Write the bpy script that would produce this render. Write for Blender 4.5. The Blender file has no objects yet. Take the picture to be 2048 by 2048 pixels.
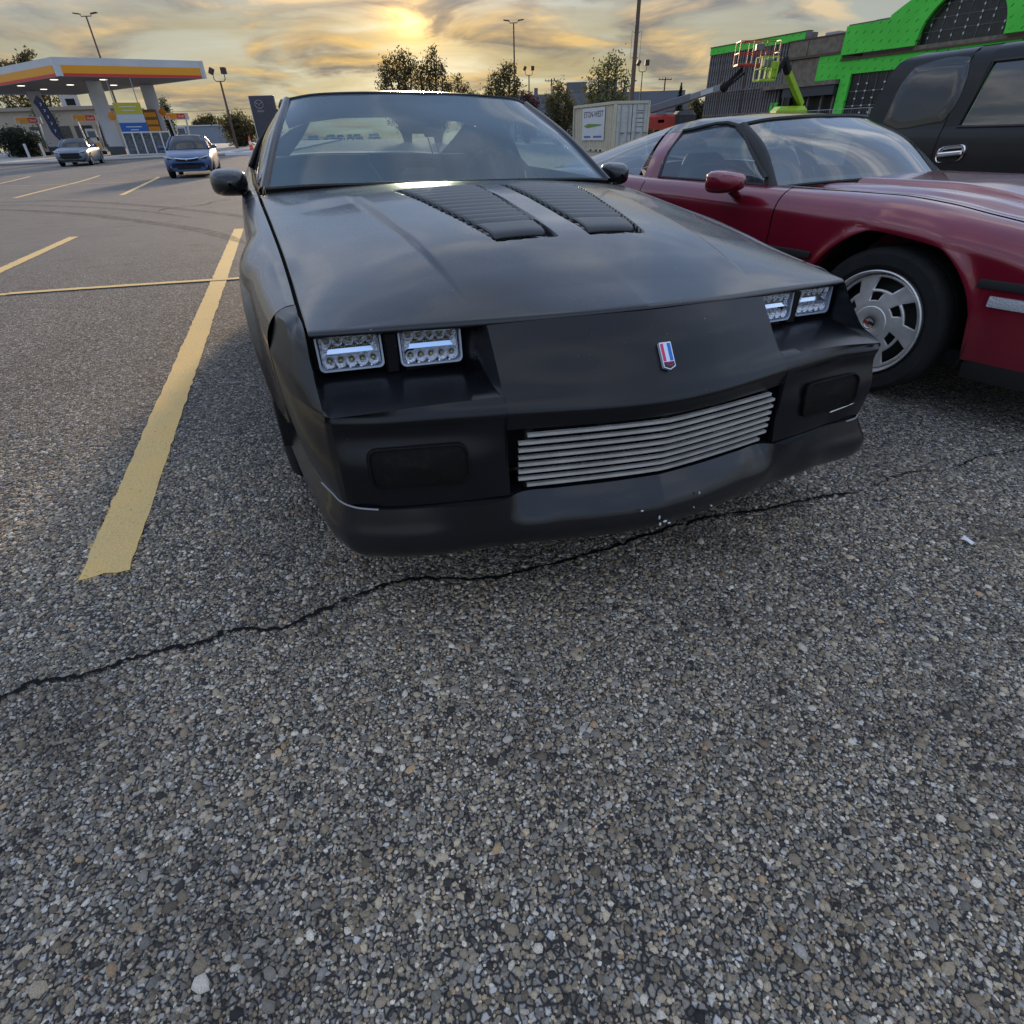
import bpy, math, random
import numpy as np
from mathutils import Matrix, Vector
PI = math.pi
rad = math.radians
random.seed(7)
RNG = np.random.default_rng(11)

# ------------------------------------------------------------------ camera, sky, sun, exposure
sc = bpy.context.scene
COL = sc.collection
cam_data = bpy.data.cameras.new("camera")
cam = bpy.data.objects.new("camera", cam_data)
COL.objects.link(cam)
cam_data.sensor_width = 36.0
cam_data.lens = 36.0 * 1104.6 / 2048.0
cam_data.clip_start = 0.02
cam_data.clip_end = 3000.0
CAM_H, PITCH, ROLL = 1.0589, rad(34.285), rad(-1.8)
_f = Vector((0, math.cos(PITCH), -math.sin(PITCH)))
_r = Vector((1, 0, 0))
_u = _r.cross(_f)
_r2 = _r * math.cos(ROLL) + _u * math.sin(ROLL)
_u2 = -_r * math.sin(ROLL) + _u * math.cos(ROLL)
cam.matrix_world = Matrix(((_r2.x, _u2.x, -_f.x, 0), (_r2.y, _u2.y, -_f.y, 0), (_r2.z, _u2.z, -_f.z, CAM_H), (0, 0, 0, 1)))
sc.camera = cam
sc.render.engine = 'CYCLES'
sc.view_settings.view_transform = 'Standard'
sc.view_settings.look = 'None'
sc.view_settings.exposure = 0.6
sc.view_settings.gamma = 1.0
sc.view_settings.use_curve_mapping = False
sc.cycles.max_bounces = 8
sc.cycles.transparent_max_bounces = 16
sc.cycles.use_denoising = True
sc.cycles.caustics_reflective = False
sc.cycles.caustics_refractive = False

SUN_EL, SUN_AZ = rad(9.0), rad(-6.6)      # azimuth from +Y towards +X
SUN_DIR = Vector((math.sin(SUN_AZ) * math.cos(SUN_EL), math.cos(SUN_AZ) * math.cos(SUN_EL), math.sin(SUN_EL)))

world = bpy.data.worlds.new("World")
sc.world = world
world.use_nodes = True
wt = world.node_tree
for n in list(wt.nodes):
    wt.nodes.remove(n)

class NT:
    """small helper that strings shader nodes together"""
    def __init__(self, tree): self.t = tree
    def n(self, typ, **kw):
        nd = self.t.nodes.new(typ)
        for k, v in kw.items(): setattr(nd, k, v)
        return nd
    def link(self, a, b): self.t.links.new(a, b)
    def put(self, sock, val):
        if hasattr(val, 'is_output') or isinstance(val, bpy.types.NodeSocket): self.t.links.new(val, sock)
        else:
            try: sock.default_value = val
            except Exception: sock.default_value = (*val, 1.0)
    def math(self, op, a, b=0.0, c=None, clamp=False):
        nd = self.n('ShaderNodeMath', operation=op, use_clamp=clamp)
        self.put(nd.inputs[0], a); self.put(nd.inputs[1], b)
        if c is not None: self.put(nd.inputs[2], c)
        return nd.outputs[0]
    def vmath(self, op, a, b=(0, 0, 0), out=0):
        nd = self.n('ShaderNodeVectorMath', operation=op)
        self.put(nd.inputs[0], a); self.put(nd.inputs[1], b)
        return nd.outputs[out]
    def mix(self, fac, a, b, blend='MIX'):
        nd = self.n('ShaderNodeMix', data_type='RGBA', blend_type=blend)
        self.put(nd.inputs[0], fac); self.put(nd.inputs[6], a); self.put(nd.inputs[7], b)
        return nd.outputs[2]
    def noise(self, vec, scale, detail=4.0, rough=0.55, dist=0.0, out=0):
        nd = self.n('ShaderNodeTexNoise')
        if vec is not None: self.link(vec, nd.inputs['Vector'])
        nd.inputs['Scale'].default_value = scale; nd.inputs['Detail'].default_value = detail
        nd.inputs['Roughness'].default_value = rough; nd.inputs['Distortion'].default_value = dist
        return nd.outputs[out]
    def vor(self, vec, scale, feature='F1', out='Distance', rand=1.0):
        nd = self.n('ShaderNodeTexVoronoi', feature=feature)
        if vec is not None: self.link(vec, nd.inputs['Vector'])
        nd.inputs['Scale'].default_value = scale; nd.inputs['Randomness'].default_value = rand
        return nd.outputs[out]
    def ramp(self, fac, stops, interp='LINEAR'):
        nd = self.n('ShaderNodeValToRGB'); r = nd.color_ramp; r.interpolation = interp
        while len(r.elements) < len(stops): r.elements.new(0.5)
        for e, (p, c) in zip(r.elements, stops):
            e.position = p
            e.color = (c, c, c, 1) if isinstance(c, (int, float)) else (*c, 1)
        self.put(nd.inputs[0], fac)
        return nd.outputs[0]
    def smooth(self, x, a, b, lo=0.0, hi=1.0):
        nd = self.n('ShaderNodeMapRange', interpolation_type='SMOOTHSTEP')
        self.put(nd.inputs[0], x); nd.inputs[1].default_value = a; nd.inputs[2].default_value = b
        nd.inputs[3].default_value = lo; nd.inputs[4].default_value = hi
        return nd.outputs[0]

W = NT(wt)
tc = W.n('ShaderNodeTexCoord')
D = W.vmath('NORMALIZE', tc.outputs['Generated'])
sky = W.n('ShaderNodeTexSky', sky_type='NISHITA')
sky.sun_disc = False
sky.sun_elevation = SUN_EL
sky.sun_rotation = SUN_AZ            # 0 = +Y, clockwise seen from above
sky.air_density = 1.0; sky.dust_density = 1.6; sky.ozone_density = 1.0; sky.altitude = 300
sep = W.n('ShaderNodeSeparateXYZ'); W.link(D, sep.inputs[0])
zc = W.math('MAXIMUM', sep.outputs[2], 0.0)
inv = W.math('DIVIDE', 1.0, W.math('ADD', zc, 0.13))
comb = W.n('ShaderNodeCombineXYZ')
W.put(comb.inputs[0], W.math('MULTIPLY', sep.outputs[0], inv))
W.put(comb.inputs[1], W.math('MULTIPLY', sep.outputs[1], inv))
Pc = comb.outputs[0]
sd = W.math('MAXIMUM', W.vmath('DOT_PRODUCT', D, tuple(SUN_DIR), out='Value'), 0.0)
wide = W.math('POWER', sd, 4.5)
high = W.smooth(sep.outputs[2], 0.09, 0.34)
glow = W.math('POWER', sd, 140.0)
core = W.math('POWER', sd, 1500.0)
n1 = W.noise(W.vmath('ADD', Pc, (1.9, 14.2, 0.0)), 1.5, 9.0, 0.55, 0.5)
n2 = W.noise(W.vmath('ADD', Pc, (1.9 + 0.04, 14.2 - 0.20, 0.0)), 1.5, 9.0, 0.55, 0.5)
n3 = W.noise(W.vmath('MULTIPLY', Pc, (0.45, 1.0, 1.0)), 1.7, 6.0, 0.55, 0.6)
dens = W.smooth(n1, 0.42, 0.62)
veil = W.smooth(n3, 0.30, 0.75, 0.65, 0.95)
rim = W.math('MULTIPLY', W.math('SUBTRACT', n1, n2), 5.0)
litf = W.math('ADD', W.math('ADD', 0.30, rim), W.math('MULTIPLY', W.smooth(n1, 0.52, 0.70), -0.28), clamp=True)
gam = W.n('ShaderNodeGamma'); W.link(sky.outputs[0], gam.inputs[0]); gam.inputs[1].default_value = 0.5     # the camera's tone curve
skyc = W.mix(1.0, gam.outputs[0], (1.15, 1.5, 2.0), 'MULTIPLY')
dark_cloud = W.mix(high, W.mix(wide, (1.9, 2.05, 2.2), (1.35, 1.18, 1.0)), (2.9, 3.6, 5.0))
lit_cloud = W.mix(high, W.mix(wide, (4.2, 3.9, 3.2), (5.8, 3.7, 1.15)), (10.5, 10.6, 10.8))
cl = W.mix(litf, dark_cloud, lit_cloud)
base = W.mix(veil, skyc, W.mix(high, W.mix(wide, (2.45, 2.65, 2.3), (3.0, 2.3, 0.92)), (3.3, 4.7, 7.4)))
col = W.mix(W.math('MULTIPLY', dens, 0.88), base, cl)
thin = W.math('SUBTRACT', 1.0, W.math('MULTIPLY', W.smooth(n1, 0.50, 0.66), 0.85))
gl = W.math('MULTIPLY', W.math('ADD', W.math('MULTIPLY', glow, 2.8), W.math('MULTIPLY', core, 14.0)), thin)
glc = W.mix(1.0, (1.0, 0.58, 0.13), gl, 'MULTIPLY')
col = W.mix(1.0, col, glc, 'ADD')
bg = W.n('ShaderNodeBackground'); W.link(col, bg.inputs[0]); bg.inputs[1].default_value = 0.10
wo = W.n('ShaderNodeOutputWorld'); W.link(bg.outputs[0], wo.inputs[0])

sun_data = bpy.data.lights.new("sun", 'SUN')
sun_data.energy = 3.4
sun_data.angle = rad(4)
sun_data.color = (1.0, 0.74, 0.46)
sun = bpy.data.objects.new("sun", sun_data)
COL.objects.link(sun)
sun.rotation_euler = SUN_DIR.to_track_quat('Z', 'Y').to_euler()

# ------------------------------------------------------------------ materials
MATS = {}
def mat(name, color=(0.5, 0.5, 0.5), rough=0.5, metal=0.0, var=0.0, vscale=3.0, bump=0.0, bscale=60.0, spec=0.5, coat=0.0,
        emit=None, estr=0.0, rvar=0.0, dirt=None):
    if name in MATS: return MATS[name]
    m = bpy.data.materials.new(name); m.use_nodes = True
    t = m.node_tree; b = t.nodes['Principled BSDF']; N = NT(t)
    b.inputs['Base Color'].default_value = (*color, 1); b.inputs['Roughness'].default_value = rough
    b.inputs['Metallic'].default_value = metal; b.inputs['Specular IOR Level'].default_value = spec
    b.inputs['Coat Weight'].default_value = coat
    if coat: b.inputs['Coat Roughness'].default_value = 0.06
    if var or bump or rvar or dirt:
        co = N.n('ShaderNodeTexCoord').outputs['Object']
    if var or dirt:
        nz = N.noise(co, vscale, 6.0, 0.6)
        c = N.mix(N.smooth(nz, 0.3, 0.7), tuple(x * (1 - var) for x in color), tuple(min(1, x * (1 + var)) for x in color))
        if dirt:
            dcol, amt, ds = dirt
            c = N.mix(N.math('MULTIPLY', N.smooth(N.noise(co, ds, 8.0, 0.7), 0.50, 0.68), amt), c, dcol)
        t.links.new(c, b.inputs['Base Color'])
    if rvar:
        t.links.new(N.math('ADD', rough - rvar, N.math('MULTIPLY', N.noise(co, vscale * 1.7, 5.0, 0.6), 2 * rvar)), b.inputs['Roughness'])
    if bump:
        bp = N.n('ShaderNodeBump'); bp.inputs['Strength'].default_value = bump; bp.inputs['Distance'].default_value = 0.01
        t.links.new(N.noise(co, bscale, 4.0, 0.6), bp.inputs['Height']); t.links.new(bp.outputs[0], b.inputs['Normal'])
    if emit is not None:
        b.inputs['Emission Color'].default_value = (*emit, 1); b.inputs['Emission Strength'].default_value = estr
    MATS[name] = m
    return m

def glass(name, tint=(0.75, 0.82, 0.82), rough=0.02, ior=1.5, haze=0.0, hazecol=(0.5, 0.5, 0.5)):
    """pane: fresnel mirror over a tinted see-through sheet, with an optional diffuse film that paints in haze"""
    if name in MATS: return MATS[name]
    m = bpy.data.materials.new(name); m.use_nodes = True
    t = m.node_tree; t.nodes.remove(t.nodes['Principled BSDF']); N = NT(t)
    out = t.nodes['Material Output']
    tr = N.n('ShaderNodeBsdfTransparent'); tr.inputs[0].default_value = (*tint, 1)
    gl_ = N.n('ShaderNodeBsdfGlossy'); gl_.inputs['Roughness'].default_value = rough
    ge = N.n('ShaderNodeNewGeometry'); f0 = ((ior - 1) / (ior + 1)) ** 2
    cs = N.math('ABSOLUTE', N.vmath('DOT_PRODUCT', ge.outputs['Incoming'], ge.outputs['Normal'], out='Value'))
    fr = N.math('ADD', f0, N.math('MULTIPLY', N.math('POWER', N.math('SUBTRACT', 1.0, cs, clamp=True), 5.0), 1.0 - f0))
    mx = N.n('ShaderNodeMixShader'); t.links.new(fr, mx.inputs[0]); t.links.new(tr.outputs[0], mx.inputs[1]); t.links.new(gl_.outputs[0], mx.inputs[2])
    last = mx.outputs[0]
    if haze:
        df = N.n('ShaderNodeBsdfDiffuse'); df.inputs[0].default_value = (*hazecol, 1)
        m2 = N.n('ShaderNodeMixShader')
        co = N.n('ShaderNodeTexCoord').outputs['Object']
        N.put(m2.inputs[0], N.math('MULTIPLY', N.smooth(N.noise(co, 2.2, 3.0, 0.5), 0.2, 0.8, 0.75, 1.2), haze))
        t.links.new(last, m2.inputs[1]); t.links.new(df.outputs[0], m2.inputs[2]); last = m2.outputs[0]
    t.links.new(last, out.inputs[0])
    MATS[name] = m
    return m

# ------------------------------------------------------------------ mesh helpers
def tag(o, label=None, cat=None, group=None, kind=None):
    if label: o["label"] = label
    if cat: o["category"] = cat
    if group: o["group"] = group
    if kind: o["kind"] = kind
    return o

def empty(name, loc=(0, 0, 0), rz=0.0, label=None, cat=None, group=None, rho=0.0):
    o = bpy.data.objects.new(name, None); COL.objects.link(o)
    o.empty_display_size = 0.1
    o.matrix_world = Matrix.Translation(loc) @ Matrix.Rotation(rz, 4, 'Z') @ Matrix.Rotation(rho, 4, 'Y')
    return tag(o, label, cat, group)

def copy_tree(o, parent=None, keep=True):
    c = o.copy(); COL.objects.link(c)
    if parent is not None: c.parent = parent
    for ch in list(o.children): copy_tree(ch, c)
    return c

def arr(x): return np.asarray(x, float)

def full(P):
    """mirror the columns of a half grid whose first column lies on the centre line"""
    P = arr(P); return np.concatenate([(P * arr((-1, 1, 1)))[:, ::-1], P[:, 1:]], 1)

class MB:
    def __init__(self): self.v = []; self.f = []; self.m = []; self.n = 0; self.mi = 0
    def add(self, V, F):
        V = arr(V).reshape(-1, 3); self.v.append(V)
        self.f += [tuple(int(i) + self.n for i in q) for q in F]
        self.m += [self.mi] * len(F); self.n += len(V)
        return self
    def grid(self, P, flip=False, close=False, mask=None):
        P = arr(P); a, b = P.shape[:2]; F = []
        for i in range(a - 1):
            for j in range(b if close else b - 1):
                if mask is not None and not mask(i, j): continue
                j2 = (j + 1) % b
                q = (i * b + j, i * b + j2, (i + 1) * b + j2, (i + 1) * b + j)
                F.append(q[::-1] if flip else q)
        return self.add(P, F)
    def sym(self, P, **k):
        P = arr(P); self.grid(P, **k); Q = P.copy(); Q[..., 0] *= -1
        k['flip'] = not k.get('flip', False)
        return self.grid(Q, **k)
    def box(self, c, s, R=None, bev=0.0):
        c = arr(c); h = arr(s) / 2
        if bev > 0:
            b = min(bev, h.min() * 0.95); V = []; ids = {}
            for sx in (-1, 1):
                for sy in (-1, 1):
                    for sz in (-1, 1):
                        sg = arr((sx, sy, sz))
                        for ax in range(3):
                            p = sg * (h - b); p[ax] = sg[ax] * h[ax]
                            ids[(sx, sy, sz, ax)] = len(V); V.append(p)
            F = []
            for ax in range(3):
                o1, o2 = [(1, 2), (2, 0), (0, 1)][ax]
                for s_ in (-1, 1):
                    q = []
                    for (a1, a2) in ((-1, -1), (1, -1), (1, 1), (-1, 1)):
                        k = [0, 0, 0]; k[ax] = s_; k[o1] = a1; k[o2] = a2; q.append(ids[(*k, ax)])
                    F.append(q if s_ > 0 else q[::-1])
            for ax in range(3):
                o1, o2 = [(1, 2), (2, 0), (0, 1)][ax]
                for a1 in (-1, 1):
                    for a2 in (-1, 1):
                        k0 = [0, 0, 0]; k0[o1] = a1; k0[o2] = a2; k1 = list(k0); k0[ax] = -1; k1[ax] = 1
                        q = [ids[(*k0, o1)], ids[(*k1, o1)], ids[(*k1, o2)], ids[(*k0, o2)]]
                        F.append(q if a1 * a2 < 0 else q[::-1])
            for k, _ in list(ids.items()):
                if k[3] == 0:
                    q = [ids[(*k[:3], i)] for i in range(3)]
                    F.append(q if k[0] * k[1] * k[2] > 0 else q[::-1])
            V = arr(V)
        else:
            V = arr([(x, y, z) for x in (-1, 1) for y in (-1, 1) for z in (-1, 1)]) * h
            F = [(0, 1, 3, 2), (4, 6, 7, 5), (0, 4, 5, 1), (2, 3, 7, 6), (0, 2, 6, 4), (1, 5, 7, 3)]
        if R is not None: V = V @ arr(R).T
        return self.add(V + c, F)
    def bar(self, a, b, w, h=None, up=(0, 0, 1), bev=0.0):
        a, b = Vector(a), Vector(b); d = b - a; L = d.length; d.normalize(); up = Vector(up)
        if abs(d.dot(up)) > 0.98: up = Vector((0, 1, 0))
        s = d.cross(up).normalized(); u = s.cross(d)
        return self.box((a + b) / 2, (L, w, h or w), arr([d, s, u]).T, bev)
    def tube(self, path, r, seg=10, caps=True, closed=False):
        path = [Vector(p) for p in path]; k = len(path)
        rs = r if hasattr(r, '__len__') else [r] * k
        P = np.zeros((k, seg, 3)); ref = None
        for i, p in enumerate(path):
            if closed: d = (path[(i + 1) % k] - path[i - 1]).normalized()
            else: d = (path[min(i + 1, k - 1)] - path[max(i - 1, 0)]).normalized()
            if ref is None: ref = Vector((0, 0, 1)) if abs(d.z) < 0.9 else Vector((1, 0, 0))
            s = d.cross(ref).normalized(); u = s.cross(d); ref = u
            for j in range(seg):
                a = 2 * PI * j / seg
                P[i, j] = p + (s * math.cos(a) + u * math.sin(a)) * rs[i]
        if closed: P = np.concatenate([P, P[:1]])
        n0 = self.n; self.grid(P, close=True, flip=True)
        if caps and not closed:
            self.f.append(tuple(n0 + j for j in range(seg))); self.m.append(self.mi)
            self.f.append(tuple(n0 + (k - 1) * seg + j for j in range(seg))[::-1]); self.m.append(self.mi)
        return self
    def lathe(self, prof, seg=32, c=(0, 0, 0), axis='z', mask=None):
        P = np.zeros((len(prof), seg, 3))
        for i, (r, h) in enumerate(prof):
            for j in range(seg):
                a = 2 * PI * j / seg
                if axis == 'z': P[i, j] = (r * math.cos(a), r * math.sin(a), h)
                elif axis == 'x': P[i, j] = (h, r * math.cos(a), r * math.sin(a))
                else: P[i, j] = (r * math.sin(a), h, r * math.cos(a))
        return self.grid(P + arr(c), close=True, mask=mask)
    def prism(self, poly, a, b, axis='y'):
        """polygon in the plane across `axis`, extruded from a to b"""
        k = len(poly); V = []
        for h in (a, b):
            for (p, q) in poly:
                V.append({'x': (h, p, q), 'y': (p, h, q), 'z': (p, q, h)}[axis])
        F = [tuple(range(k)), tuple(range(2 * k - 1, k - 1, -1))]
        for i in range(k):
            j = (i + 1) % k; F.append((i, k + i, k + j, j))
        return self.add(V, F)
    def build(self, name, material, parent=None, smooth=35, solid=0.0, label=None, cat=None, group=None, kind=None, off=-1.0):
        me = bpy.data.meshes.new(name)
        V = np.concatenate(self.v) if self.v else np.zeros((0, 3))
        me.from_pydata(V.tolist(), [], self.f)
        ms = material if isinstance(material, (list, tuple)) else [material]
        for m_ in ms: me.materials.append(m_)
        if len(ms) > 1: me.polygons.foreach_set('material_index', arr(self.m).astype(int))
        if smooth:
            me.polygons.foreach_set('use_smooth', [True] * len(me.polygons))
            try: me.set_sharp_from_angle(angle=rad(smooth))
            except Exception: pass
        me.update()
        o = bpy.data.objects.new(name, me); COL.objects.link(o)
        if parent is not None: o.parent = parent
        if solid:
            md = o.modifiers.new('solid', 'SOLIDIFY'); md.thickness = abs(solid); md.offset = off if solid > 0 else -off
        return tag(o, label, cat, group, kind)

def cr(P, n, brk=()):
    """smooth curve through the points along axis 0, n samples to an interval, corners at brk"""
    P = arr(P); k = len(P)
    if k == 2:
        t = np.linspace(0, 1, n + 1).reshape((-1,) + (1,) * (P.ndim - 1)); return P[0] * (1 - t) + P[1] * t
    d = np.maximum(np.linalg.norm(np.diff(P, axis=0), axis=-1), 1e-6)[..., None]
    s = np.diff(P, axis=0) / d
    T = np.zeros_like(P); T[0] = s[0]; T[-1] = s[-1]
    T[1:-1] = (s[:-1] * d[1:] + s[1:] * d[:-1]) / (d[:-1] + d[1:])
    out = []
    for i in range(k - 1):
        a = s[i] if i in brk else T[i]; b = s[i] if (i + 1) in brk else T[i + 1]
        t = np.linspace(0, 1, n + 1)
        if i < k - 2: t = t[:-1]
        t = t.reshape((-1,) + (1,) * (P.ndim - 1))
        h = d[i][None]
        out.append((2 * t**3 - 3 * t**2 + 1) * P[i] + (t**3 - 2 * t**2 + t) * h * a + (-2 * t**3 + 3 * t**2) * P[i + 1] + (t**3 - t**2) * h * b)
    return np.concatenate(out)

def patch(P, nr=4, nc=4, br=(), bc=()):
    Q = cr(P, nr, br)
    return np.swapaxes(cr(np.swapaxes(Q, 0, 1), nc, bc), 0, 1)

def f1(xs, ys):
    """smooth 1-D curve through (xs, ys)"""
    xs, ys = arr(xs), arr(ys); h = np.diff(xs); s = np.diff(ys) / h
    T = np.zeros_like(ys); T[0] = s[0]; T[-1] = s[-1]
    for i in range(1, len(xs) - 1): T[i] = 0 if s[i - 1] * s[i] <= 0 else 2 * s[i - 1] * s[i] / (s[i - 1] + s[i])
    def F(x):
        x = np.clip(arr(x), xs[0], xs[-1]); i = np.clip(np.searchsorted(xs, x, side='right') - 1, 0, len(h) - 1)
        t = (x - xs[i]) / h[i]
        return (2*t**3-3*t**2+1)*ys[i] + (t**3-2*t**2+t)*h[i]*T[i] + (-2*t**3+3*t**2)*ys[i+1] + (t**3-t**2)*h[i]*T[i+1]
    return F

def sstep(x, a, b):
    t = np.clip((arr(x) - a) / (b - a), 0, 1); return t * t * (3 - 2 * t)

def roundrect(w, h, r, n=4):
    p = []
    for cx, cy, a0 in ((w/2-r, h/2-r, 0), (-w/2+r, h/2-r, 90), (-w/2+r, -h/2+r, 180), (w/2-r, -h/2+r, 270)):
        for i in range(n + 1):
            a = rad(a0 + 90 * i / n); p.append((cx + r * math.cos(a), cy + r * math.sin(a)))
    return p

def text(name, s, size, material, parent, M, depth=0.004, bold=0.0, align='CENTER', sx=1.0):
    c = bpy.data.curves.new(name, 'FONT'); c.body = s; c.size = size; c.extrude = depth; c.align_x = align; c.align_y = 'CENTER'
    c.offset = bold; c.resolution_u = 2
    tmp = bpy.data.objects.new(name, c); COL.objects.link(tmp)
    dg = bpy.context.evaluated_depsgraph_get(); me = bpy.data.meshes.new_from_object(tmp.evaluated_get(dg))
    bpy.data.objects.remove(tmp); bpy.data.curves.remove(c)
    me.name = name; me.materials.clear(); me.materials.append(material)
    me.transform(M @ Matrix.Diagonal((sx, 1, 1, 1)))
    o = bpy.data.objects.new(name, me); COL.objects.link(o)
    if parent is not None: o.parent = parent
    return o

def wallM(p, right, up=(0, 0, 1)):
    """matrix for text lying on a wall: x along `right`, y along `up`"""
    r = Vector(right).normalized(); u = Vector(up).normalized(); n = r.cross(u)
    return Matrix(((r.x, u.x, n.x, p[0]), (r.y, u.y, n.y, p[1]), (r.z, u.z, n.z, p[2]), (0, 0, 0, 1)))

# ------------------------------------------------------------------ the lie of the land
CAR_X, CAR_Y, CAR_YAW, CAR_RHO = 0.362, 1.178, rad(19.651), rad(1.4)
def gz(x, y):
    x, y = arr(x), arr(y)
    q = (x - CAR_X) * math.cos(CAR_YAW) + (y - CAR_Y) * math.sin(CAR_YAW)
    r = np.hypot(x - CAR_X, y - CAR_Y - 2)
    near = -math.tan(CAR_RHO) * 3.2 * np.tanh(q / 3.2) * (1 - sstep(r, 8, 19))
    k = sstep(x, -12, 4)
    a = 0.019 * (1 - k) + 0.010 * k; y0 = 25 * (1 - k) + 38 * k
    d = np.maximum(y - y0, 0); far = a * (np.minimum(d, 60.0) - 3 * (1 - np.exp(-np.minimum(d, 60.0) / 3)))
    return near + far
def G(x, y, dz=0.0): return (x, y, float(gz(x, y)) + dz)

# ------------------------------------------------------------------ ground
def ground_material():
    m = bpy.data.materials.new('worn_asphalt'); m.use_nodes = True
    t = m.node_tree; b = t.nodes['Principled BSDF']; N = NT(t)
    co = N.n('ShaderNodeTexCoord').outputs['Object']
    warp = N.vmath('ADD', co, N.vmath('MULTIPLY', N.noise(co, 60.0, 2.0, 0.5, out=1), (0.006, 0.006, 0.0)))
    cells = N.vor(warp, 88.0, 'F1', 'Color'); d1 = N.vor(warp, 88.0, 'F1', 'Distance')
    edge = N.vor(warp, 88.0, 'DISTANCE_TO_EDGE', 'Distance')
    sp = N.n('ShaderNodeSeparateColor'); t.links.new(cells, sp.inputs[0])
    pick = sp.outputs[0]
    stone = N.ramp(pick, [(0.0, (0.045, 0.042, 0.042)), (0.22, (0.17, 0.145, 0.115)), (0.45, (0.28, 0.245, 0.20)), (0.66, (0.23, 0.22, 0.21)),
                          (0.84, (0.40, 0.36, 0.31)), (0.95, (0.55, 0.54, 0.52)), (1.0, (0.40, 0.29, 0.19))])
    tar = (0.040, 0.038, 0.038)
    c = N.mix(N.smooth(edge, 0.02, 0.16), tar, stone)
    far = N.mix(N.noise(co, 240.0, 3.0, 0.7), (0.145, 0.132, 0.122), (0.25, 0.23, 0.21))
    dist = N.vmath('LENGTH', N.vmath('SUBTRACT', co, (0.0, 0.4, 0.0)), out='Value')
    c = N.mix(N.smooth(dist, 4.0, 11.0), c, far)
    big = N.noise(co, 0.55, 6.0, 0.6)
    mid = N.noise(co, 2.3, 6.0, 0.66)
    c = N.mix(N.smooth(big, 0.35, 0.68), c, N.mix(1.0, c, (0.86, 0.88, 0.93), 'MULTIPLY'))
    c = N.mix(N.math('MULTIPLY', N.smooth(mid, 0.50, 0.72), 0.55), c, N.mix(1.0, c, (0.62, 0.58, 0.55), 'MULTIPLY'))
    c = N.mix(N.math('MULTIPLY', N.smooth(N.noise(co, 0.09, 5.0, 0.6), 0.45, 0.7), 0.35), c, N.mix(1.0, c, (0.72, 0.72, 0.74), 'MULTIPLY'))
    t.links.new(c, b.inputs['Base Color'])
    b.inputs['Roughness'].default_value = 0.85; b.inputs['Specular IOR Level'].default_value = 0.25
    h = N.math('ADD', N.math('MULTIPLY', N.smooth(edge, 0.0, 0.22), 1.0), N.math('MULTIPLY', N.noise(co, 300.0, 3.0, 0.6), 0.35))
    bp = N.n('ShaderNodeBump'); bp.inputs['Strength'].default_value = 0.9; bp.inputs['Distance'].default_value = 0.005
    t.links.new(h, bp.inputs['Height']); t.links.new(bp.outputs[0], b.inputs['Normal'])
    return m
M_ASPH = ground_material()

def nonuni(n, near, far):
    t = np.linspace(-1, 1, n); return np.sign(t) * (np.abs(t) * near + (far - near) * np.abs(t) ** 5)
gx = nonuni(141, 22, 700); gy = np.concatenate([-np.geomspace(40, 0.6, 10), np.linspace(-0.4, 20, 60), np.geomspace(20.6, 1500, 60)])
X, Y = np.meshgrid(gx, gy)
mb = MB(); mb.grid(np.stack([X, Y, gz(X, Y)], -1))
ground = mb.build('ground', M_ASPH, smooth=60, kind='structure', label='worn grey asphalt parking lot with exposed pebbles')

# painted bay lines
M_LINE = bpy.data.materials.new('yellow_line_paint'); M_LINE.use_nodes = True
_t = M_LINE.node_tree; _b = _t.nodes['Principled BSDF']; _N = NT(_t)
_co = _N.n('ShaderNodeTexCoord').outputs['Object']
_c = _N.mix(_N.smooth(_N.noise(_co, 5.0, 6.0, 0.65), 0.3, 0.72), (0.70, 0.45, 0.15), (0.62, 0.43, 0.17))
_chip = _N.math('MULTIPLY', _N.smooth(_N.noise(_co, 95.0, 3.0, 0.6), 0.60, 0.72), _N.smooth(_N.noise(_co, 1.6, 3.0, 0.5), 0.30, 0.62))
_c = _N.mix(_chip, _c, (0.10, 0.095, 0.09))
_t.links.new(_c, _b.inputs['Base Color']); _b.inputs['Roughness'].default_value = 0.7
_bp = _N.n('ShaderNodeBump'); _bp.inputs['Strength'].default_value = 0.5; _bp.inputs['Distance'].default_value = 0.004
_t.links.new(_N.vor(_co, 90.0), _bp.inputs['Height']); _t.links.new(_bp.outputs[0], _b.inputs['Normal'])

LINES = []
def line(a, b, w, dz=0.004, rough=0.003):
    a, b = arr(a), arr(b); d = b - a; L = np.linalg.norm(d); d /= L; s = arr((d[1], -d[0])); n = max(8, int(L / 0.05)); n = min(n, 400)
    t = np.linspace(0, 1, n); P = np.zeros((n, 5, 3))
    jl = RNG.normal(0, rough, n); jr = RNG.normal(0, rough, n)
    for k, q in enumerate((-1, -0.5, 0, 0.5, 1)):
        off = q * w / 2 + (jl if k == 0 else jr if k == 4 else 0)
        xy = a + np.outer(t * L, d) + np.outer(np.broadcast_to(off, n), s)
        if k in (0, 2, 4): xy[0] += d * RNG.normal(0, 0.012); xy[-1] += d * RNG.normal(0, 0.012)
        P[:, k, :2] = xy; P[:, k, 2] = gz(xy[:, 0], xy[:, 1]) + dz
    LINES.append((a, d, L, w))
    return MB().grid(P).build('parking_line', M_LINE, ground, smooth=60)
line((-1.188, 1.240), (-3.862, 9.077), 0.132)
line((-4.20, 4.975), (-2.05, 5.59), 0.085, dz=0.008)
line((-4.20, 4.975), (-30.0, -2.4), 0.085)
line((-5.89, 8.50), (-3.4, 0.9), 0.12)
line((-10.2, 17.2), (-14.19, 26.99), 0.13)
line((-13.25, 17.47), (-18.13, 29.5), 0.13)
line((-18.0, 21.5), (-21.95, 30.46), 0.13)
line((-18.30, 23.67), (-12.6, 23.35), 0.09, dz=0.008)
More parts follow.
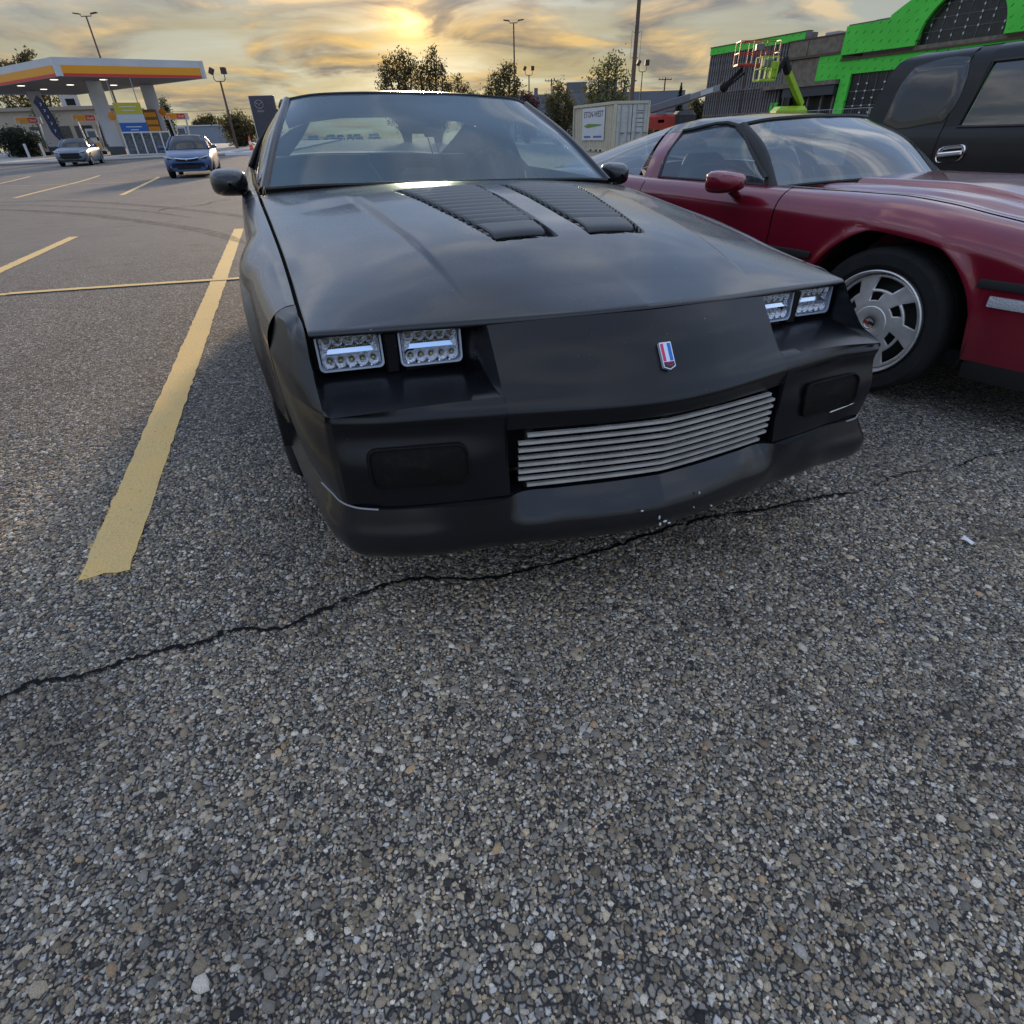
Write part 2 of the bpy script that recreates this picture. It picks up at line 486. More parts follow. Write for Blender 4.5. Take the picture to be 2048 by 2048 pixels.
line((-18.9, 36.9), (-16.2, 37.9), 0.10)

# tyre marks
M_SKID = bpy.data.materials.new('tyre_rubber_mark'); M_SKID.use_nodes = True
_t = M_SKID.node_tree; _N = NT(_t); _b = _t.nodes['Principled BSDF']
_b.inputs['Base Color'].default_value = (0.045, 0.043, 0.045, 1); _b.inputs['Roughness'].default_value = 0.8
_co = _N.n('ShaderNodeTexCoord').outputs['Object']
_t.links.new(_N.smooth(_N.noise(_co, 9.0, 5.0, 0.7), 0.30, 0.75, 0.05, 0.6), _b.inputs['Alpha'])
def ribbon(name, pts, w, material, dz, n=10, jit=0.0, taper=True, parent=None):
    C = cr(arr([(p[0], p[1], 0) for p in pts]), n)[:, :2]; k = len(C)
    T = np.gradient(C, axis=0); T /= np.linalg.norm(T, axis=1)[:, None]; S = np.stack([T[:, 1], -T[:, 0]], 1)
    ww = w * (np.minimum(1, np.minimum(np.arange(k), np.arange(k)[::-1]) / 6.0) * 0.85 + 0.15 if taper else 1.0) * np.ones(k)
    A = C + S * (ww / 2 * (1 + RNG.normal(0, jit, k)))[:, None]; B = C - S * (ww / 2 * (1 + RNG.normal(0, jit, k)))[:, None]
    P = np.zeros((k, 2, 3)); P[:, 0, :2] = A; P[:, 1, :2] = B; P[..., 2] = gz(P[..., 0], P[..., 1]) + dz
    return MB().grid(P).build(name, material, parent, smooth=0)
ribbon('tyre_mark', [(-16.5, 15.9), (-12.57, 16.02), (-11.26, 15.94), (-9.32, 14.78), (-7.35, 13.25), (-5.67, 11.83), (-4.5, 10.8), (-2.5, 8.6)], 0.22, M_SKID, 0.005, parent=ground)
ribbon('tyre_mark', [(-15.0, 14.6), (-10.78, 13.63), (-8.99, 12.59), (-7.25, 11.35), (-5.67, 10.06), (-4.4, 9.0), (-3.0, 7.4)], 0.22, M_SKID, 0.005, parent=ground)
ribbon('tyre_mark', [(-13.5, 15.1), (-11.5, 14.9), (-9.2, 13.7), (-7.0, 12.2), (-5.0, 10.4)], 0.10, M_SKID, 0.009, parent=ground)

# cracks
M_CRACK = mat('crack_shadowed_tar', (0.010, 0.010, 0.011), 0.95, spec=0.1)
CR1 = [(-1.6, 0.60), (-1.35, 0.74), (-1.172, 0.814), (-1.13, 0.849), (-1.091, 0.862), (-0.992, 0.888), (-0.94, 0.924), (-0.867, 0.947), (-0.772, 0.981), (-0.723, 1.015), (-0.607, 1.015),
       (-0.521, 1.078), (-0.428, 1.142), (-0.325, 1.193), (-0.213, 1.203), (-0.04, 1.208), (0.108, 1.263), (0.265, 1.32), (0.437, 1.406), (0.622, 1.486), (0.83, 1.53), (1.027, 1.591), (1.113, 1.62), (1.22, 1.635)]
CR2 = [(1.30, 1.675), (1.333, 1.693), (1.428, 1.745), (1.538, 1.785), (1.608, 1.789)]
CR3 = [(1.70, 1.815), (1.741, 1.83), (1.851, 1.887), (1.947, 1.91), (2.061, 1.933), (2.5, 2.02)]
CR4 = [(1.232, 1.577), (1.341, 1.599), (1.40, 1.625)]
CR5 = [(-6.15, 14.6), (-6.3, 13.9), (-6.2, 13.2), (-6.6, 12.4), (-6.5, 11.9)]
CRK = []
for pts, w in ((CR1, 0.010), (CR2, 0.0045), (CR3, 0.005), (CR4, 0.0035), (CR5, 0.03)):
    q = cr(arr([(p[0], p[1], 0) for p in pts]), 7)[:, :2]; q = q + RNG.normal(0, 0.0035, q.shape); q[0] = pts[0]; q[-1] = pts[-1]
    CRK.append((q, w))
    ribbon('crack', [tuple(p) for p in q], w, M_CRACK, 0.0052, n=2, jit=0.55, parent=ground)

# the pebbles of the near ground as real stones
def stones():
    pts = []; rr = []
    for y0, y1, s in ((0.10, 0.95, 0.0070), (0.95, 1.55, 0.0088), (1.55, 2.45, 0.0118)):
        ys = np.arange(y0, y1, s * 0.87)
        for k, y in enumerate(ys):
            hw = 0.72 + 0.72 * y + 0.06
            xs = np.arange(-hw, hw, s) + (k % 2) * s / 2
            pts.append(np.stack([xs, np.full_like(xs, y)], 1)); rr.append(np.full(len(xs), s))
    P = np.concatenate(pts); S = np.concatenate(rr)
    P = P + RNG.normal(0, 1, P.shape) * S[:, None] * 0.30
    R = S * RNG.lognormal(-0.80, 0.33, len(S)); R = np.clip(R, 0.0018, 0.0085)
    big = RNG.random((3400, 2)); by = 0.1 + 2.2 * big[:, 1] ** 0.9; bx = (big[:, 0] * 2 - 1) * (0.78 + 0.72 * by)
    B = np.stack([bx, by], 1); BR = np.clip(RNG.lognormal(math.log(0.0070), 0.25, len(B)), 0.0045, 0.013)
    # leave out small stones under the big ones
    cell = {}
    for i, (x, y) in enumerate(B): cell.setdefault((int(x // 0.02), int(y // 0.02)), []).append(i)
    keep = np.ones(len(P), bool)
    ix = np.floor(P / 0.02).astype(int)
    for k in range(len(P)):
        a, b = ix[k]
        for da in (-1, 0, 1):
            for db in (-1, 0, 1):
                for i in cell.get((a + da, b + db), ()):
                    if (P[k, 0] - B[i, 0]) ** 2 + (P[k, 1] - B[i, 1]) ** 2 < (BR[i] * 0.92) ** 2: keep[k] = False
    P = np.concatenate([P[keep], B]); R = np.concatenate([R[keep], BR])
    keep = RNG.random(len(P)) < 0.93 - 0.25 * (np.sin(P[:, 0] * 3.1 + 1.2) * np.cos(P[:, 1] * 2.3) > 0.55)
    keep &= RNG.random(len(P)) < 1 - sstep(P[:, 1] + 0.05 * np.sin(P[:, 0] * 5), 1.55, 2.45)
    for q, w in CRK[:4]:
        for i in range(len(q)):
            keep &= ~(((P - q[i]) ** 2).sum(1) < (w * 0.62) ** 2)
    P, R = P[keep], R[keep]
    n = len(P); K = 6
    ang = np.linspace(0, 2 * PI, K, endpoint=False)[None] + RNG.random((n, 1)) * 7
    rad_ = R[:, None] * (1 + RNG.normal(0, 0.17, (n, K)))
    th = RNG.random(n) * PI; asp = 1 + np.abs(RNG.normal(0, 0.33, n)); c, s = np.cos(th), np.sin(th)
    def ring(f, h):
        lx = np.cos(ang) * rad_ * f * asp[:, None] ** 0.5; ly = np.sin(ang) * rad_ * f / asp[:, None] ** 0.5
        x = P[:, :1] + lx * c[:, None] - ly * s[:, None]; y = P[:, 1:] + lx * s[:, None] + ly * c[:, None]
        return np.stack([x, y, np.broadcast_to(h, x.shape)], -1)
    g0 = gz(P[:, 0], P[:, 1])
    h = np.minimum(R * (0.34 + 0.3 * RNG.random(n)), 0.0045); sink = RNG.random(n) * h * 0.35
    tilt = RNG.normal(0, 0.10, (n, 2))
    r0 = ring(1.0, (g0 - 0.001)[:, None]); r1 = ring(0.86, (g0 + h * 0.72 - sink)[:, None]); top = np.stack([P[:, 0], P[:, 1], g0 + h - sink], -1)[:, None]
    r1 = r1.copy(); r1[..., 2] += (r1[..., 0] - P[:, :1]) * tilt[:, :1] + (r1[..., 1] - P[:, 1:]) * tilt[:, 1:]
    V = np.concatenate([r0, r1, top], 1); m = 2 * K + 1
    F = []
    for j in range(K):
        j2 = (j + 1) % K; F += [(j, j2, K + j2), (j, K + j2, K + j), (K + j, K + j2, 2 * K)]
    F = arr(F).astype(np.int64)
    idx = (F[None] + (np.arange(n) * m)[:, None, None]).reshape(-1)
    me = bpy.data.meshes.new('aggregate'); nv = n * m; nf = len(idx) // 3
    me.vertices.add(nv); me.vertices.foreach_set('co', V.reshape(-1))
    me.loops.add(len(idx)); me.loops.foreach_set('vertex_index', idx.astype(np.int32))
    me.polygons.add(nf); me.polygons.foreach_set('loop_start', (np.arange(nf) * 3).astype(np.int32))
    me.polygons.foreach_set('use_smooth', np.ones(nf, bool))
    me.update(calc_edges=True)
    pal = arr([(0.125, 0.108, 0.088), (0.21, 0.185, 0.15), (0.17, 0.165, 0.16), (0.12, 0.118, 0.118), (0.30, 0.27, 0.225), (0.40, 0.395, 0.385), (0.28, 0.205, 0.14), (0.028, 0.027, 0.03), (0.20, 0.165, 0.125), (0.24, 0.245, 0.26)])
    pal = pal * arr((1.66, 1.49, 1.24))
    pick = RNG.choice(len(pal), n, p=[0.14, 0.19, 0.14, 0.11, 0.16, 0.11, 0.02, 0.06, 0.04, 0.03])
    colr = pal[pick] * (1 + RNG.normal(0, 0.16, (n, 1)))
    for (a, d, L, w) in LINES[:1]:
        q = P - a; al = q @ d; ac = q @ arr((d[1], -d[0]))
        ins = (al > RNG.normal(0, 0.01, n)) & (al < L) & (np.abs(ac) < w / 2 + RNG.normal(0, 0.004, n))
        colr[ins] = arr((0.67, 0.44, 0.15)) * (1 + RNG.normal(0, 0.07, (ins.sum(), 1)))
    fade = sstep(P[:, 1], 1.2, 2.3)[:, None] * 0.45; colr = colr * (1 - fade) + arr((0.225, 0.205, 0.18)) * fade
    for (a, d, L, w) in LINES[:1]: colr[ins] = colr[ins] * 0 + arr((0.67, 0.44, 0.15)) * (1 + RNG.normal(0, 0.06, (ins.sum(), 1)))
    colr = np.clip(colr, 0.012, 0.9)
    at = me.color_attributes.new('Col', 'FLOAT_COLOR', 'POINT')
    at.data.foreach_set('color', np.repeat(np.concatenate([colr, np.ones((n, 1))], 1), m, 0).reshape(-1))
    mt = bpy.data.materials.new('river_pebble'); mt.use_nodes = True
    t = mt.node_tree; b = t.nodes['Principled BSDF']; N = NT(t)
    ca = N.n('ShaderNodeVertexColor', layer_name='Col').outputs[0]
    co = N.n('ShaderNodeTexCoord').outputs['Object']
    cc = N.mix(N.smooth(N.noise(co, 420.0, 3.0, 0.6), 0.35, 0.7), ca, N.mix(1.0, ca, (0.66, 0.64, 0.62), 'MULTIPLY'))
    cc = N.mix(N.math('MULTIPLY', N.smooth(N.noise(co, 2.3, 6.0, 0.66), 0.47, 0.70), 0.75), cc, N.mix(1.0, cc, (0.50, 0.48, 0.47), 'MULTIPLY'))
    big = N.noise(co, 0.9, 4.0, 0.6)
    cc = N.mix(N.smooth(big, 0.38, 0.66), cc, N.mix(1.0, cc, (0.86, 0.89, 0.95), 'MULTIPLY'))
    t.links.new(cc, b.inputs['Base Color']); b.inputs['Roughness'].default_value = 0.62; b.inputs['Specular IOR Level'].default_value = 0.3
    me.materials.append(mt)
    o = bpy.data.objects.new('aggregate', me); COL.objects.link(o); o.parent = ground; o['kind'] = 'stuff'
    return o
stones()

# a scrap of white paper on the asphalt
mb = MB(); mb.grid(patch(arr([[(-0.012, -0.035, 0.004), (0.0, -0.034, 0.007), (0.012, -0.036, 0.005)], [(-0.011, 0.0, 0.010), (0.001, 0.0, 0.014), (0.012, 0.001, 0.011)], [(-0.013, 0.022, 0.006), (0.0, 0.021, 0.010), (0.011, 0.023, 0.016)]]), 3, 3))
lit = mb.build('paper_scrap', mat('white_paper', (0.72, 0.72, 0.75), 0.8), solid=0.001, label='small folded scrap of white paper lying on the asphalt', cat='litter')
lit.location = G(1.408, 1.344, 0.003); lit.rotation_euler = (0, 0, rad(28)); lit.scale = (.75, .62, .8)

# ------------------------------------------------------------------ shared car stuff
M_TYRE = mat('tyre_rubber', (0.016, 0.016, 0.017), 0.82, bump=0.25, bscale=180, spec=0.3, var=0.2, vscale=9)
M_RUB = mat('black_rubber_trim', (0.012, 0.012, 0.013), 0.6)
M_DARK = mat('unlit_black_plastic', (0.010, 0.010, 0.011), 0.75, spec=0.3)
M_CHROME = mat('polished_chrome', (0.78, 0.79, 0.82), 0.08, 1.0)
M_CABIN = mat('charcoal_cabin_plastic', (0.022, 0.021, 0.021), 0.7)
M_SEAT = mat('charcoal_seat_cloth', (0.020, 0.019, 0.020), 0.9, bump=0.3, bscale=300)

def tyre(mb, c, R, rw, w, seg=56, side=1):
    """tyre of radius R round a rim of radius rw, width w, axis along x"""
    h = w / 2
    prof = [(rw, -h * 0.80), (rw + 0.25 * (R - rw), -h * 0.98), (R - 0.25 * (R - rw), -h), (R - 0.010, -h * 0.90), (R, -h * 0.78), (R, -h * 0.30), (R - 0.008, -h * 0.29), (R - 0.008, -h * 0.25), (R, -h * 0.24),
            (R, h * 0.24), (R - 0.008, h * 0.25), (R - 0.008, h * 0.29), (R, h * 0.30), (R, h * 0.78), (R - 0.010, h * 0.90), (R - 0.25 * (R - rw), h), (rw + 0.25 * (R - rw), h * 0.98), (rw, h * 0.80)]
    mb.lathe(prof, seg, c, 'x')
    return mb

def simple_wheel(parent, c, R, rw, w, rim_mat, side, spokes=5):
    """road wheel: tyre with a spoked rim; side = +1 when the face looks to +x"""
    t_ = tyre(MB(), c, R, rw, w).build('wheel', M_TYRE, parent)
    m = MB(); x0 = w / 2 * 0.70 * side
    m.lathe([(rw, -w / 2 * 0.8), (rw * 0.97, w / 2 * 0.78), (rw, w / 2 * 0.86), (rw * 0.985, w / 2 * 0.90), (rw * 0.93, w / 2 * 0.80), (rw * 0.92, 0)] if side > 0 else
            [(rw, w / 2 * 0.8), (rw * 0.97, -w / 2 * 0.78), (rw, -w / 2 * 0.86), (rw * 0.985, -w / 2 * 0.90), (rw * 0.93, -w / 2 * 0.80), (rw * 0.92, 0)], 40, c, 'x')
    m.lathe([(0.001, x0), (rw * 0.22, x0), (rw * 0.27, x0 - 0.015 * side), (rw * 0.27, x0 - 0.05 * side)], 20, c, 'x')
    for k in range(spokes):
        a = 2 * PI * k / spokes
        d = arr((0, math.cos(a), math.sin(a)))
        p0 = arr(c) + d * rw * 0.18 + arr((x0 - 0.01 * side, 0, 0)); p1 = arr(c) + d * rw * 0.95 + arr((x0 - 0.02 * side, 0, 0))
        m.bar(p0, p1, 0.03, rw * 0.26, up=(-math.sin(a) * 0 + 0, -math.sin(a), math.cos(a)), bev=0.006)
    m.build('rim', rim_mat, t_)
    d_ = MB(); d_.lathe([(0.02, 0), (rw * 0.9, 0)], 24, arr(c) + arr((0.01 * side, 0, 0)), 'x'); d_.build('brake_disc', M_DARK, t_)
    return t_

def ellipsoid(mb, c, r, nu=16, nv=12, e=1.0, R=None):
    P = np.zeros((nv + 1, nu, 3))
    for i in range(nv + 1):
        a = -PI / 2 + PI * i / nv
        for j in range(nu):
            b = 2 * PI * j / nu
            s = lambda x: math.copysign(abs(x) ** e, x)
            P[i, j] = (s(math.cos(a)) * s(math.cos(b)) * r[0], s(math.cos(a)) * s(math.sin(b)) * r[1], s(math.sin(a)) * r[2])
    if R is not None: P = P @ arr(R).T
    return mb.grid(P + arr(c), close=True)

# ------------------------------------------------------------------ the matte black coupe
def satin(name, c, rough, lo=0.14, sp=0.42, ct=0.12):
    m = bpy.data.materials.new(name); m.use_nodes = True
    t = m.node_tree; b = t.nodes['Principled BSDF']; N = NT(t)
    co = N.n('ShaderNodeTexCoord').outputs['Object']
    cc = N.mix(N.smooth(N.noise(co, 1.8, 6.0, 0.65), 0.3, 0.7), tuple(x * 0.75 for x in c), tuple(x * 1.3 for x in c))
    chips = N.math('MULTIPLY', N.smooth(N.noise(co, 160.0, 2.0, 0.5), 0.735, 0.77), N.smooth(N.noise(co, 5.0, 3.0, 0.5), 0.50, 0.60))
    cc = N.mix(N.math('MULTIPLY', chips, 0.7), cc, (0.30, 0.30, 0.30))
    t.links.new(cc, b.inputs['Base Color'])
    t.links.new(N.math('ADD', rough - 0.07, N.math('MULTIPLY', N.noise(co, 3.5, 7.0, 0.68), 0.14)), b.inputs['Roughness'])
    b.inputs['Specular IOR Level'].default_value = sp; b.inputs['Coat Weight'].default_value = ct; b.inputs['Coat Roughness'].default_value = lo
    h = N.math('ADD', N.math('MULTIPLY', N.noise(co, 5.0, 2.0, 0.5), 1.0), N.math('MULTIPLY', N.noise(co, 420.0, 2.0, 0.6), 0.02))
    bp = N.n('ShaderNodeBump'); bp.inputs['Strength'].default_value = 0.10; bp.inputs['Distance'].default_value = 0.03
    t.links.new(h, bp.inputs['Height']); t.links.new(bp.outputs[0], b.inputs['Normal'])
    return m
M_BLK = satin('satin_black_paint', (0.0080, 0.0085, 0.0120), 0.27, sp=0.32, ct=0.42, lo=0.08)
M_BUMP = satin('satin_black_bumper', (0.0062, 0.0066, 0.0092), 0.30, sp=0.33, ct=0.06)
M_LOUV = mat('grained_black_louvre', (0.022, 0.024, 0.028), 0.36, bump=0.15, bscale=400, spec=0.6)
M_WSCR = glass('hazy_windscreen', (0.50, 0.63, 0.69), 0.03, 1.5, 0.20, (0.36, 0.50, 0.60))  # bluish haze of the sky is put into the film's colour
M_SGLS = glass('side_glass', (0.70, 0.80, 0.82), 0.02, 1.45, 0.02)

car = empty('sports_coupe', (CAR_X, CAR_Y, 0), CAR_YAW, 'matte black vintage coupe with twin hood louvres and square LED headlights, nearest the camera', 'car', rho=CAR_RHO)

ug = f1([.272, .44, .62, .817, 1.185, 1.68, 1.80], [.755, .760, .764, .771, .788, .812, .815])
wg = f1([.272, .44, .62, .817, 1.185, 1.68, 1.80], [.703, .722, .743, .773, .815, .862, .870])
hc = f1([.13, .25, .4, .6, .9, 1.22, 1.5, 1.70], [.724, .752, .789, .832, .867, .897, .907, .906])
vfr = f1([0, .2, .384, .757, .9], [.137, .158, .199, .276, .31])
vre = f1([0, .4, .65, .78, .9], [1.60, 1.645, 1.705, 1.745, 1.76])
hedge = f1([0, .2, .384, .60, .757, .9], [.7245, .719, .711, .7065, .7035, .70])
def hood_w(u, v):
    a = np.abs(u); e = ug(v)
    c = hc(v); w = c - (c - wg(v)) * (a / e) ** 2.6
    f_e = vfr(a); c_e = hc(f_e); w_e = c_e - (c_e - wg(f_e)) * np.minimum(a / ug(f_e), 1.0) ** 2.6
    w = w + (hedge(a) - w_e) * np.exp(-np.maximum(v - f_e, 0) / .13)      # front lip follows the shut line
    uc = .394 + .1024 * (v - .277); hw = .006 + .012 * np.clip((v - .28) / .9, 0, 1)
    hh = .019 * np.clip((v - .27) / .75, 0, 1) * (1 - sstep(v, 1.25, 1.42))
    w = w + hh * (1 - sstep(a, uc - hw, uc + hw)) - hh * .55 * (1 - sstep(a / e, .72, .97))
    return w
def louv_uo(v): return .224 + (v - .615) * (.115 / .651)
def louv_ui(v): return .066 - (v - .587) * (.006 / .636)
def in_louv(u, v):
    a = np.abs(u); b = .008
    return sstep(a, louv_ui(v) - .012 - b, louv_ui(v) - .012) * (1 - sstep(a, louv_uo(v) + .010, louv_uo(v) + .010 + b)) * sstep(v, .545, .553) * (1 - sstep(v, 1.275, 1.283))
nt, ns = 261, 331
tt = np.linspace(0, 1, nt); ss = np.linspace(-1, 1, ns)
ve = .278 + (1.742 - .278) * tt
U = ss[None] * (ug(ve) - .004)[:, None]; V = vfr(np.abs(U)) + (vre(np.abs(U)) - vfr(np.abs(U))) * tt[:, None]
Wd = hood_w(U, V) - .019 * in_louv(U, V)
edge = np.minimum(tt * 1.45, 1) ; Wd = Wd - .006 * (1 - np.clip(edge / .012, 0, 1))[:, None] ** 2
hood = MB().grid(np.stack([U, V, Wd], -1)).build('hood', M_BLK, car, smooth=40, solid=.012)
NSL = 13
for sgn in (-1, 1):
    for k in range(NSL):
        v1 = 1.262 - (1.262 - .70) * k / (NSL - 1.0); dv = .047
        if k == NSL - 1: v0 = .592; dv = v1 - v0
        v0 = v1 - dv * 1.0 - (.004 if k < NSL - 1 else 0)
        TS = (0.0, .12, .3, .55, .8, .95, 1.0); P = np.zeros((len(TS), 15, 3)); last = k == NSL - 1
        for i, t_ in enumerate(TS):
            for j in range(15):
                s = j / 14
                v = v0 + (v1 - v0) * t_; vv = v - .016 * (1 - (2 * s - 1) ** 2) * (1 if not last else t_)
                u = louv_ui(v) + (louv_uo(v) - louv_ui(v)) * s
                z = (-.011, -.002, .0008, .0015, .002, .0018, .0)[i] if last else -.0085 + .0120 * math.sin(t_ * PI / 2) - (.0015 if i == 6 else 0)
                P[i, j] = (u * sgn, vv, float(hood_w(arr(u), arr(v))) + z + .002 * (1 - (2 * s - 1) ** 4))
        MB().grid(P, flip=sgn < 0).build('louvre_slat', M_LOUV, hood, smooth=50, solid=.005)

# nose between the headlights, down to the grille
A0 = arr([[(0, .133, .7185), (.13, .1455, .717), (.26, .1675, .7125), (.378, .193, .7055)],
          [(0, .078, .668), (.13, .090, .667), (.26, .118, .662), (.378, .150, .656)],
          [(0, .030, .605), (.13, .043, .604), (.26, .072, .601), (.379, .100, .599)],
          [(0, -.003, .566), (.13, .009, .566), (.26, .034, .566), (.382, .062, .567)],
          [(0, -.013, .552), (.13, -.001, .552), (.26, .025, .552), (.382, .053, .552)],
          [(0, -.008, .536), (.13, .003, .536), (.26, .029, .536), (.382, .056, .536)],
          [(0, .002, .512), (.13, .012, .512), (.26, .035, .512), (.382, .060, .512)],
          [(0, .060, .508), (.13, .065, .508), (.26, .085, .508), (.382, .110, .508)],
          [(0, .170, .508), (.13, .170, .508), (.26, .170, .508), (.382, .170, .508)]])
nose = MB().grid(patch(full(A0), 6, 10, br=(6,)), flip=True)
# headlight recess, bumper face and corner cap (half), rows run down, columns outward
def vl(u): return .262 + .045 * (u - .42) / .32
cols = []
for u, lip, fold, mid, seam, ub in ((.382, (.080, .583), .054, .052, .038, .425), (.47, (.092, .580), .071, .058, .050, .47), (.56, (.104, .577), .090, .072, .066, .56), (.65, (.114, .573), .109, .088, .088, .65), (.742, (.126, .570), .140, .124, .132, .752)):
    cols.append([(ub, vl(u) + .045, .688), (ub, vl(u) + .040, .602), (u * .5 + ub * .5, vl(u) + .012, .599), (u, lip[0], lip[1]), (u, fold + .006, .564), (u, fold, .550), (u, fold + .004, .533), (u, mid, .45), (u, seam, .356), (u, seam + .03, .350)])
cols.append([(.757, .284, .702), (.759, .245, .655), (.757, .190, .605), (.754, .140, .572), (.754, .146, .560), (.756, .158, .546), (.756, .162, .532), (.757, .150, .45), (.751, .146, .356), (.735, .17, .350)])
cols.append([(.759, .345, .711), (.783, .300, .672), (.787, .240, .607), (.782, .205, .572), (.781, .208, .560), (.780, .212, .546), (.779, .214, .532), (.782, .208, .45), (.775, .218, .356), (.755, .235, .350)])
cols.append([(.760, .395, .717), (.800, .375, .690), (.812, .340, .615), (.812, .318, .572), (.812, .318, .560), (.812, .318, .546), (.812, .318, .532), (.812, .318, .45), (.797, .330, .356), (.775, .33, .350)])
cols.append([(.761, .440, .721), (.806, .452, .700), (.832, .455, .625), (.842, .455, .572), (.843, .455, .560), (.845, .455, .546), (.846, .455, .532), (.848, .455, .45), (.826, .455, .356), (.80, .455, .350)])
cols.append([(.7612, .443, .7205), (.8062, .456, .6995), (.832, .46, .625), (.842, .46, .572), (.843, .46, .560), (.845, .46, .546), (.846, .46, .532), (.848, .46, .45), (.826, .46, .356), (.80, .46, .350)])
def fend_u(v, w, U_):
    u0, w0 = float(ug(v)) + .005, float(wg(v)) - .001; ws_ = w0 - .095
    x = lambda q: U_ - .055 * max(0, (.62 - q) / .42) ** 1.8 - .012 * max(0, (q - .62) / .2) ** 2
    if w <= ws_: return x(w)
    return u0 + (x(ws_) - u0) * max(0.0, 1 - ((min(w, w0) - ws_) / (w0 - ws_)) ** 2.1) ** (1 / 2.1)
for k_c, v_c, U_c in ((-3, .385, .826), (-2, .452, .843), (-1, .460, .8435)):
    new = []
    for r_i, p in enumerate(cols[k_c]):
        if r_i == 0: new.append((float(ug(v_c)) + .004, v_c, float(wg(v_c)) - .001))
        elif r_i == 1: new.append((fend_u(v_c, .705, U_c), v_c - (.01 if k_c == -3 else 0), .705))
        elif r_i == 9: new.append((fend_u(v_c, p[2], U_c) - .03, v_c, p[2]))
        else: new.append((fend_u(v_c, p[2], U_c) if k_c > -3 else (p[0] + fend_u(v_c, p[2], U_c)) / 2, p[1] if k_c == -3 else v_c, p[2]))
    cols[k_c] = new
for k_c in range(len(cols)):
    p0, p1 = arr(cols[k_c][0]), arr(cols[k_c][1]); mid_ = (p0 + p1) / 2
    if k_c == len(cols) - 4: mid_ = mid_ + arr((.006, -.004, .005))
    if k_c >= len(cols) - 3:
        v_c, U_c = {3: (.385, .826), 2: (.452, .843), 1: (.460, .8435)}[len(cols) - k_c]; mid_ = arr((fend_u(v_c, .7165, U_c), (p0[1] + p1[1]) / 2, .7165))
    cols[k_c] = [cols[k_c][0], tuple(mid_)] + list(cols[k_c][1:])
Cg = np.swapaxes(arr(cols), 0, 1)
nose.sym(patch(Cg, 6, 6, br=(2, 3, 4, 9), bc=(4, 5)), flip=True)
# inner wall of the recess and end walls of the grille mouth
la = cr(A0[:4, 3], 6)
lb2 = cr(arr([(.392, .245, .703), (.400, .215, .652), (.392, .140, .60), (.386, .082, .583)]), 6)
nose.sym(np.swapaxes(np.stack([la, lb2]), 0, 1), flip=True)
nose.sym(np.swapaxes(np.stack([lb2, cr(arr([(.425, .30, .703), (.424, .29, .66), (.415, .262, .605), (.387, .085, .584)]), 6)]), 0, 1), flip=True)
nose.sym(arr([[(.382, .060, .514), (.386, .054, .552)], [(.385, .052, .352), (.386, .046, .352)]]), flip=True)
nose.sym(arr([[(.382, .060, .514), (.382, .17, .514)], [(.385, .052, .350), (.385, .17, .350)]]))
def corner_push(mb_, low=False):
    """the driver's corner of the old bumper sits a little further out"""
    for V_ in mb_.v:
        u, v, w = V_[:, 0].copy(), V_[:, 1].copy(), V_[:, 2].copy()
        k = sstep(u, .60, .775) * sstep(.60 - w, 0.0, .05) * (1 - sstep(v, .24, .46))
        V_[:, 1] -= .042 * k; V_[:, 0] += .016 * k + (.030 * k * sstep(.36 - w, 0, .10) if low else 0)
corner_push(nose)
fascia = nose.build('front_bumper', M_BUMP, car, smooth=38)

# air dam
dplan = f1([0, .2, .385, .434, .57, .70, .745, .773, .797, .835], [0, 0, 0, 0, 0, 0, 0, 0, 0, 0])
dam_c = []
for (u, r) in ((0, [(.10, .356), (.002, .352), (-.022, .318), (-.046, .274), (-.042, .238), (-.029, .215), (.02, .205), (.12, .215)]),
               (.13, [(.11, .356), (.014, .352), (-.012, .318), (-.035, .274), (-.030, .238), (-.016, .215), (.03, .205), (.13, .215)]),
               (.26, [(.13, .356), (.034, .352), (.008, .318), (-.012, .274), (-.007, .238), (.008, .215), (.05, .205), (.15, .215)]),
               (.36, [(.14, .356), (.046, .352), (.028, .318), (.008, .274), (.014, .238), (.028, .215), (.07, .205), (.17, .215)]),
               (.40, [(.10, .358), (.030, .350), (.026, .318), (.020, .274), (.024, .238), (.036, .215), (.08, .205), (.18, .215)])):
    dam_c.append([(u, a, b) for a, b in r])
for (u, v, du, dv) in ((.57, .058, 0, 1), (.68, .092, .1, 1), (.735, .122, .5, .8), (.765, .185, .9, .4), (.788, .29, 1, .1), (.812, .45, 1, 0), (.838, .655, 1, 0)):
    # tuck inwards is towards (-du, +dv)
    def q(o, w): return (u - du * o, v + dv * o, w)
    dam_c.append([q(.05, .358), q(.0, .352), q(-.010, .318), q(-.022, .274), q(-.016, .238), q(.002, .215), q(.05, .207), q(.14, .215)])
Dg = np.swapaxes(arr(dam_c), 0, 1)
dm = MB().sym(patch(Dg, 5, 8, br=(1,), bc=()), flip=True)
M_DAM = satin('satin_black_spoiler', (0.0095, 0.010, 0.0125), 0.24, sp=0.4, ct=0.25, lo=0.08)
corner_push(dm, True)
dm.build('air_dam', M_DAM, car, smooth=40)
# chips along the dam's lower lip
for (u, v, w, a, b) in ((-.02, -.049, .262, .004, .012), (.0, -.048, .245, .012, .006), (-.012, -.046, .238, .006, .010), (-.07, -.043, .29, .008, .003), (.10, -.036, .30, .003, .009), (.16, -.024, .24, .006, .005), (.085, -.044, .265, .003, .003), (.02, -.040, .23, .010, .004)):
    ellipsoid(MB(), (u, v - .004, w), (a / 2, .003, b / 2), 7, 5).build('paint_chip', mat('bare_primer', (0.62, 0.62, 0.64), 0.7), car)
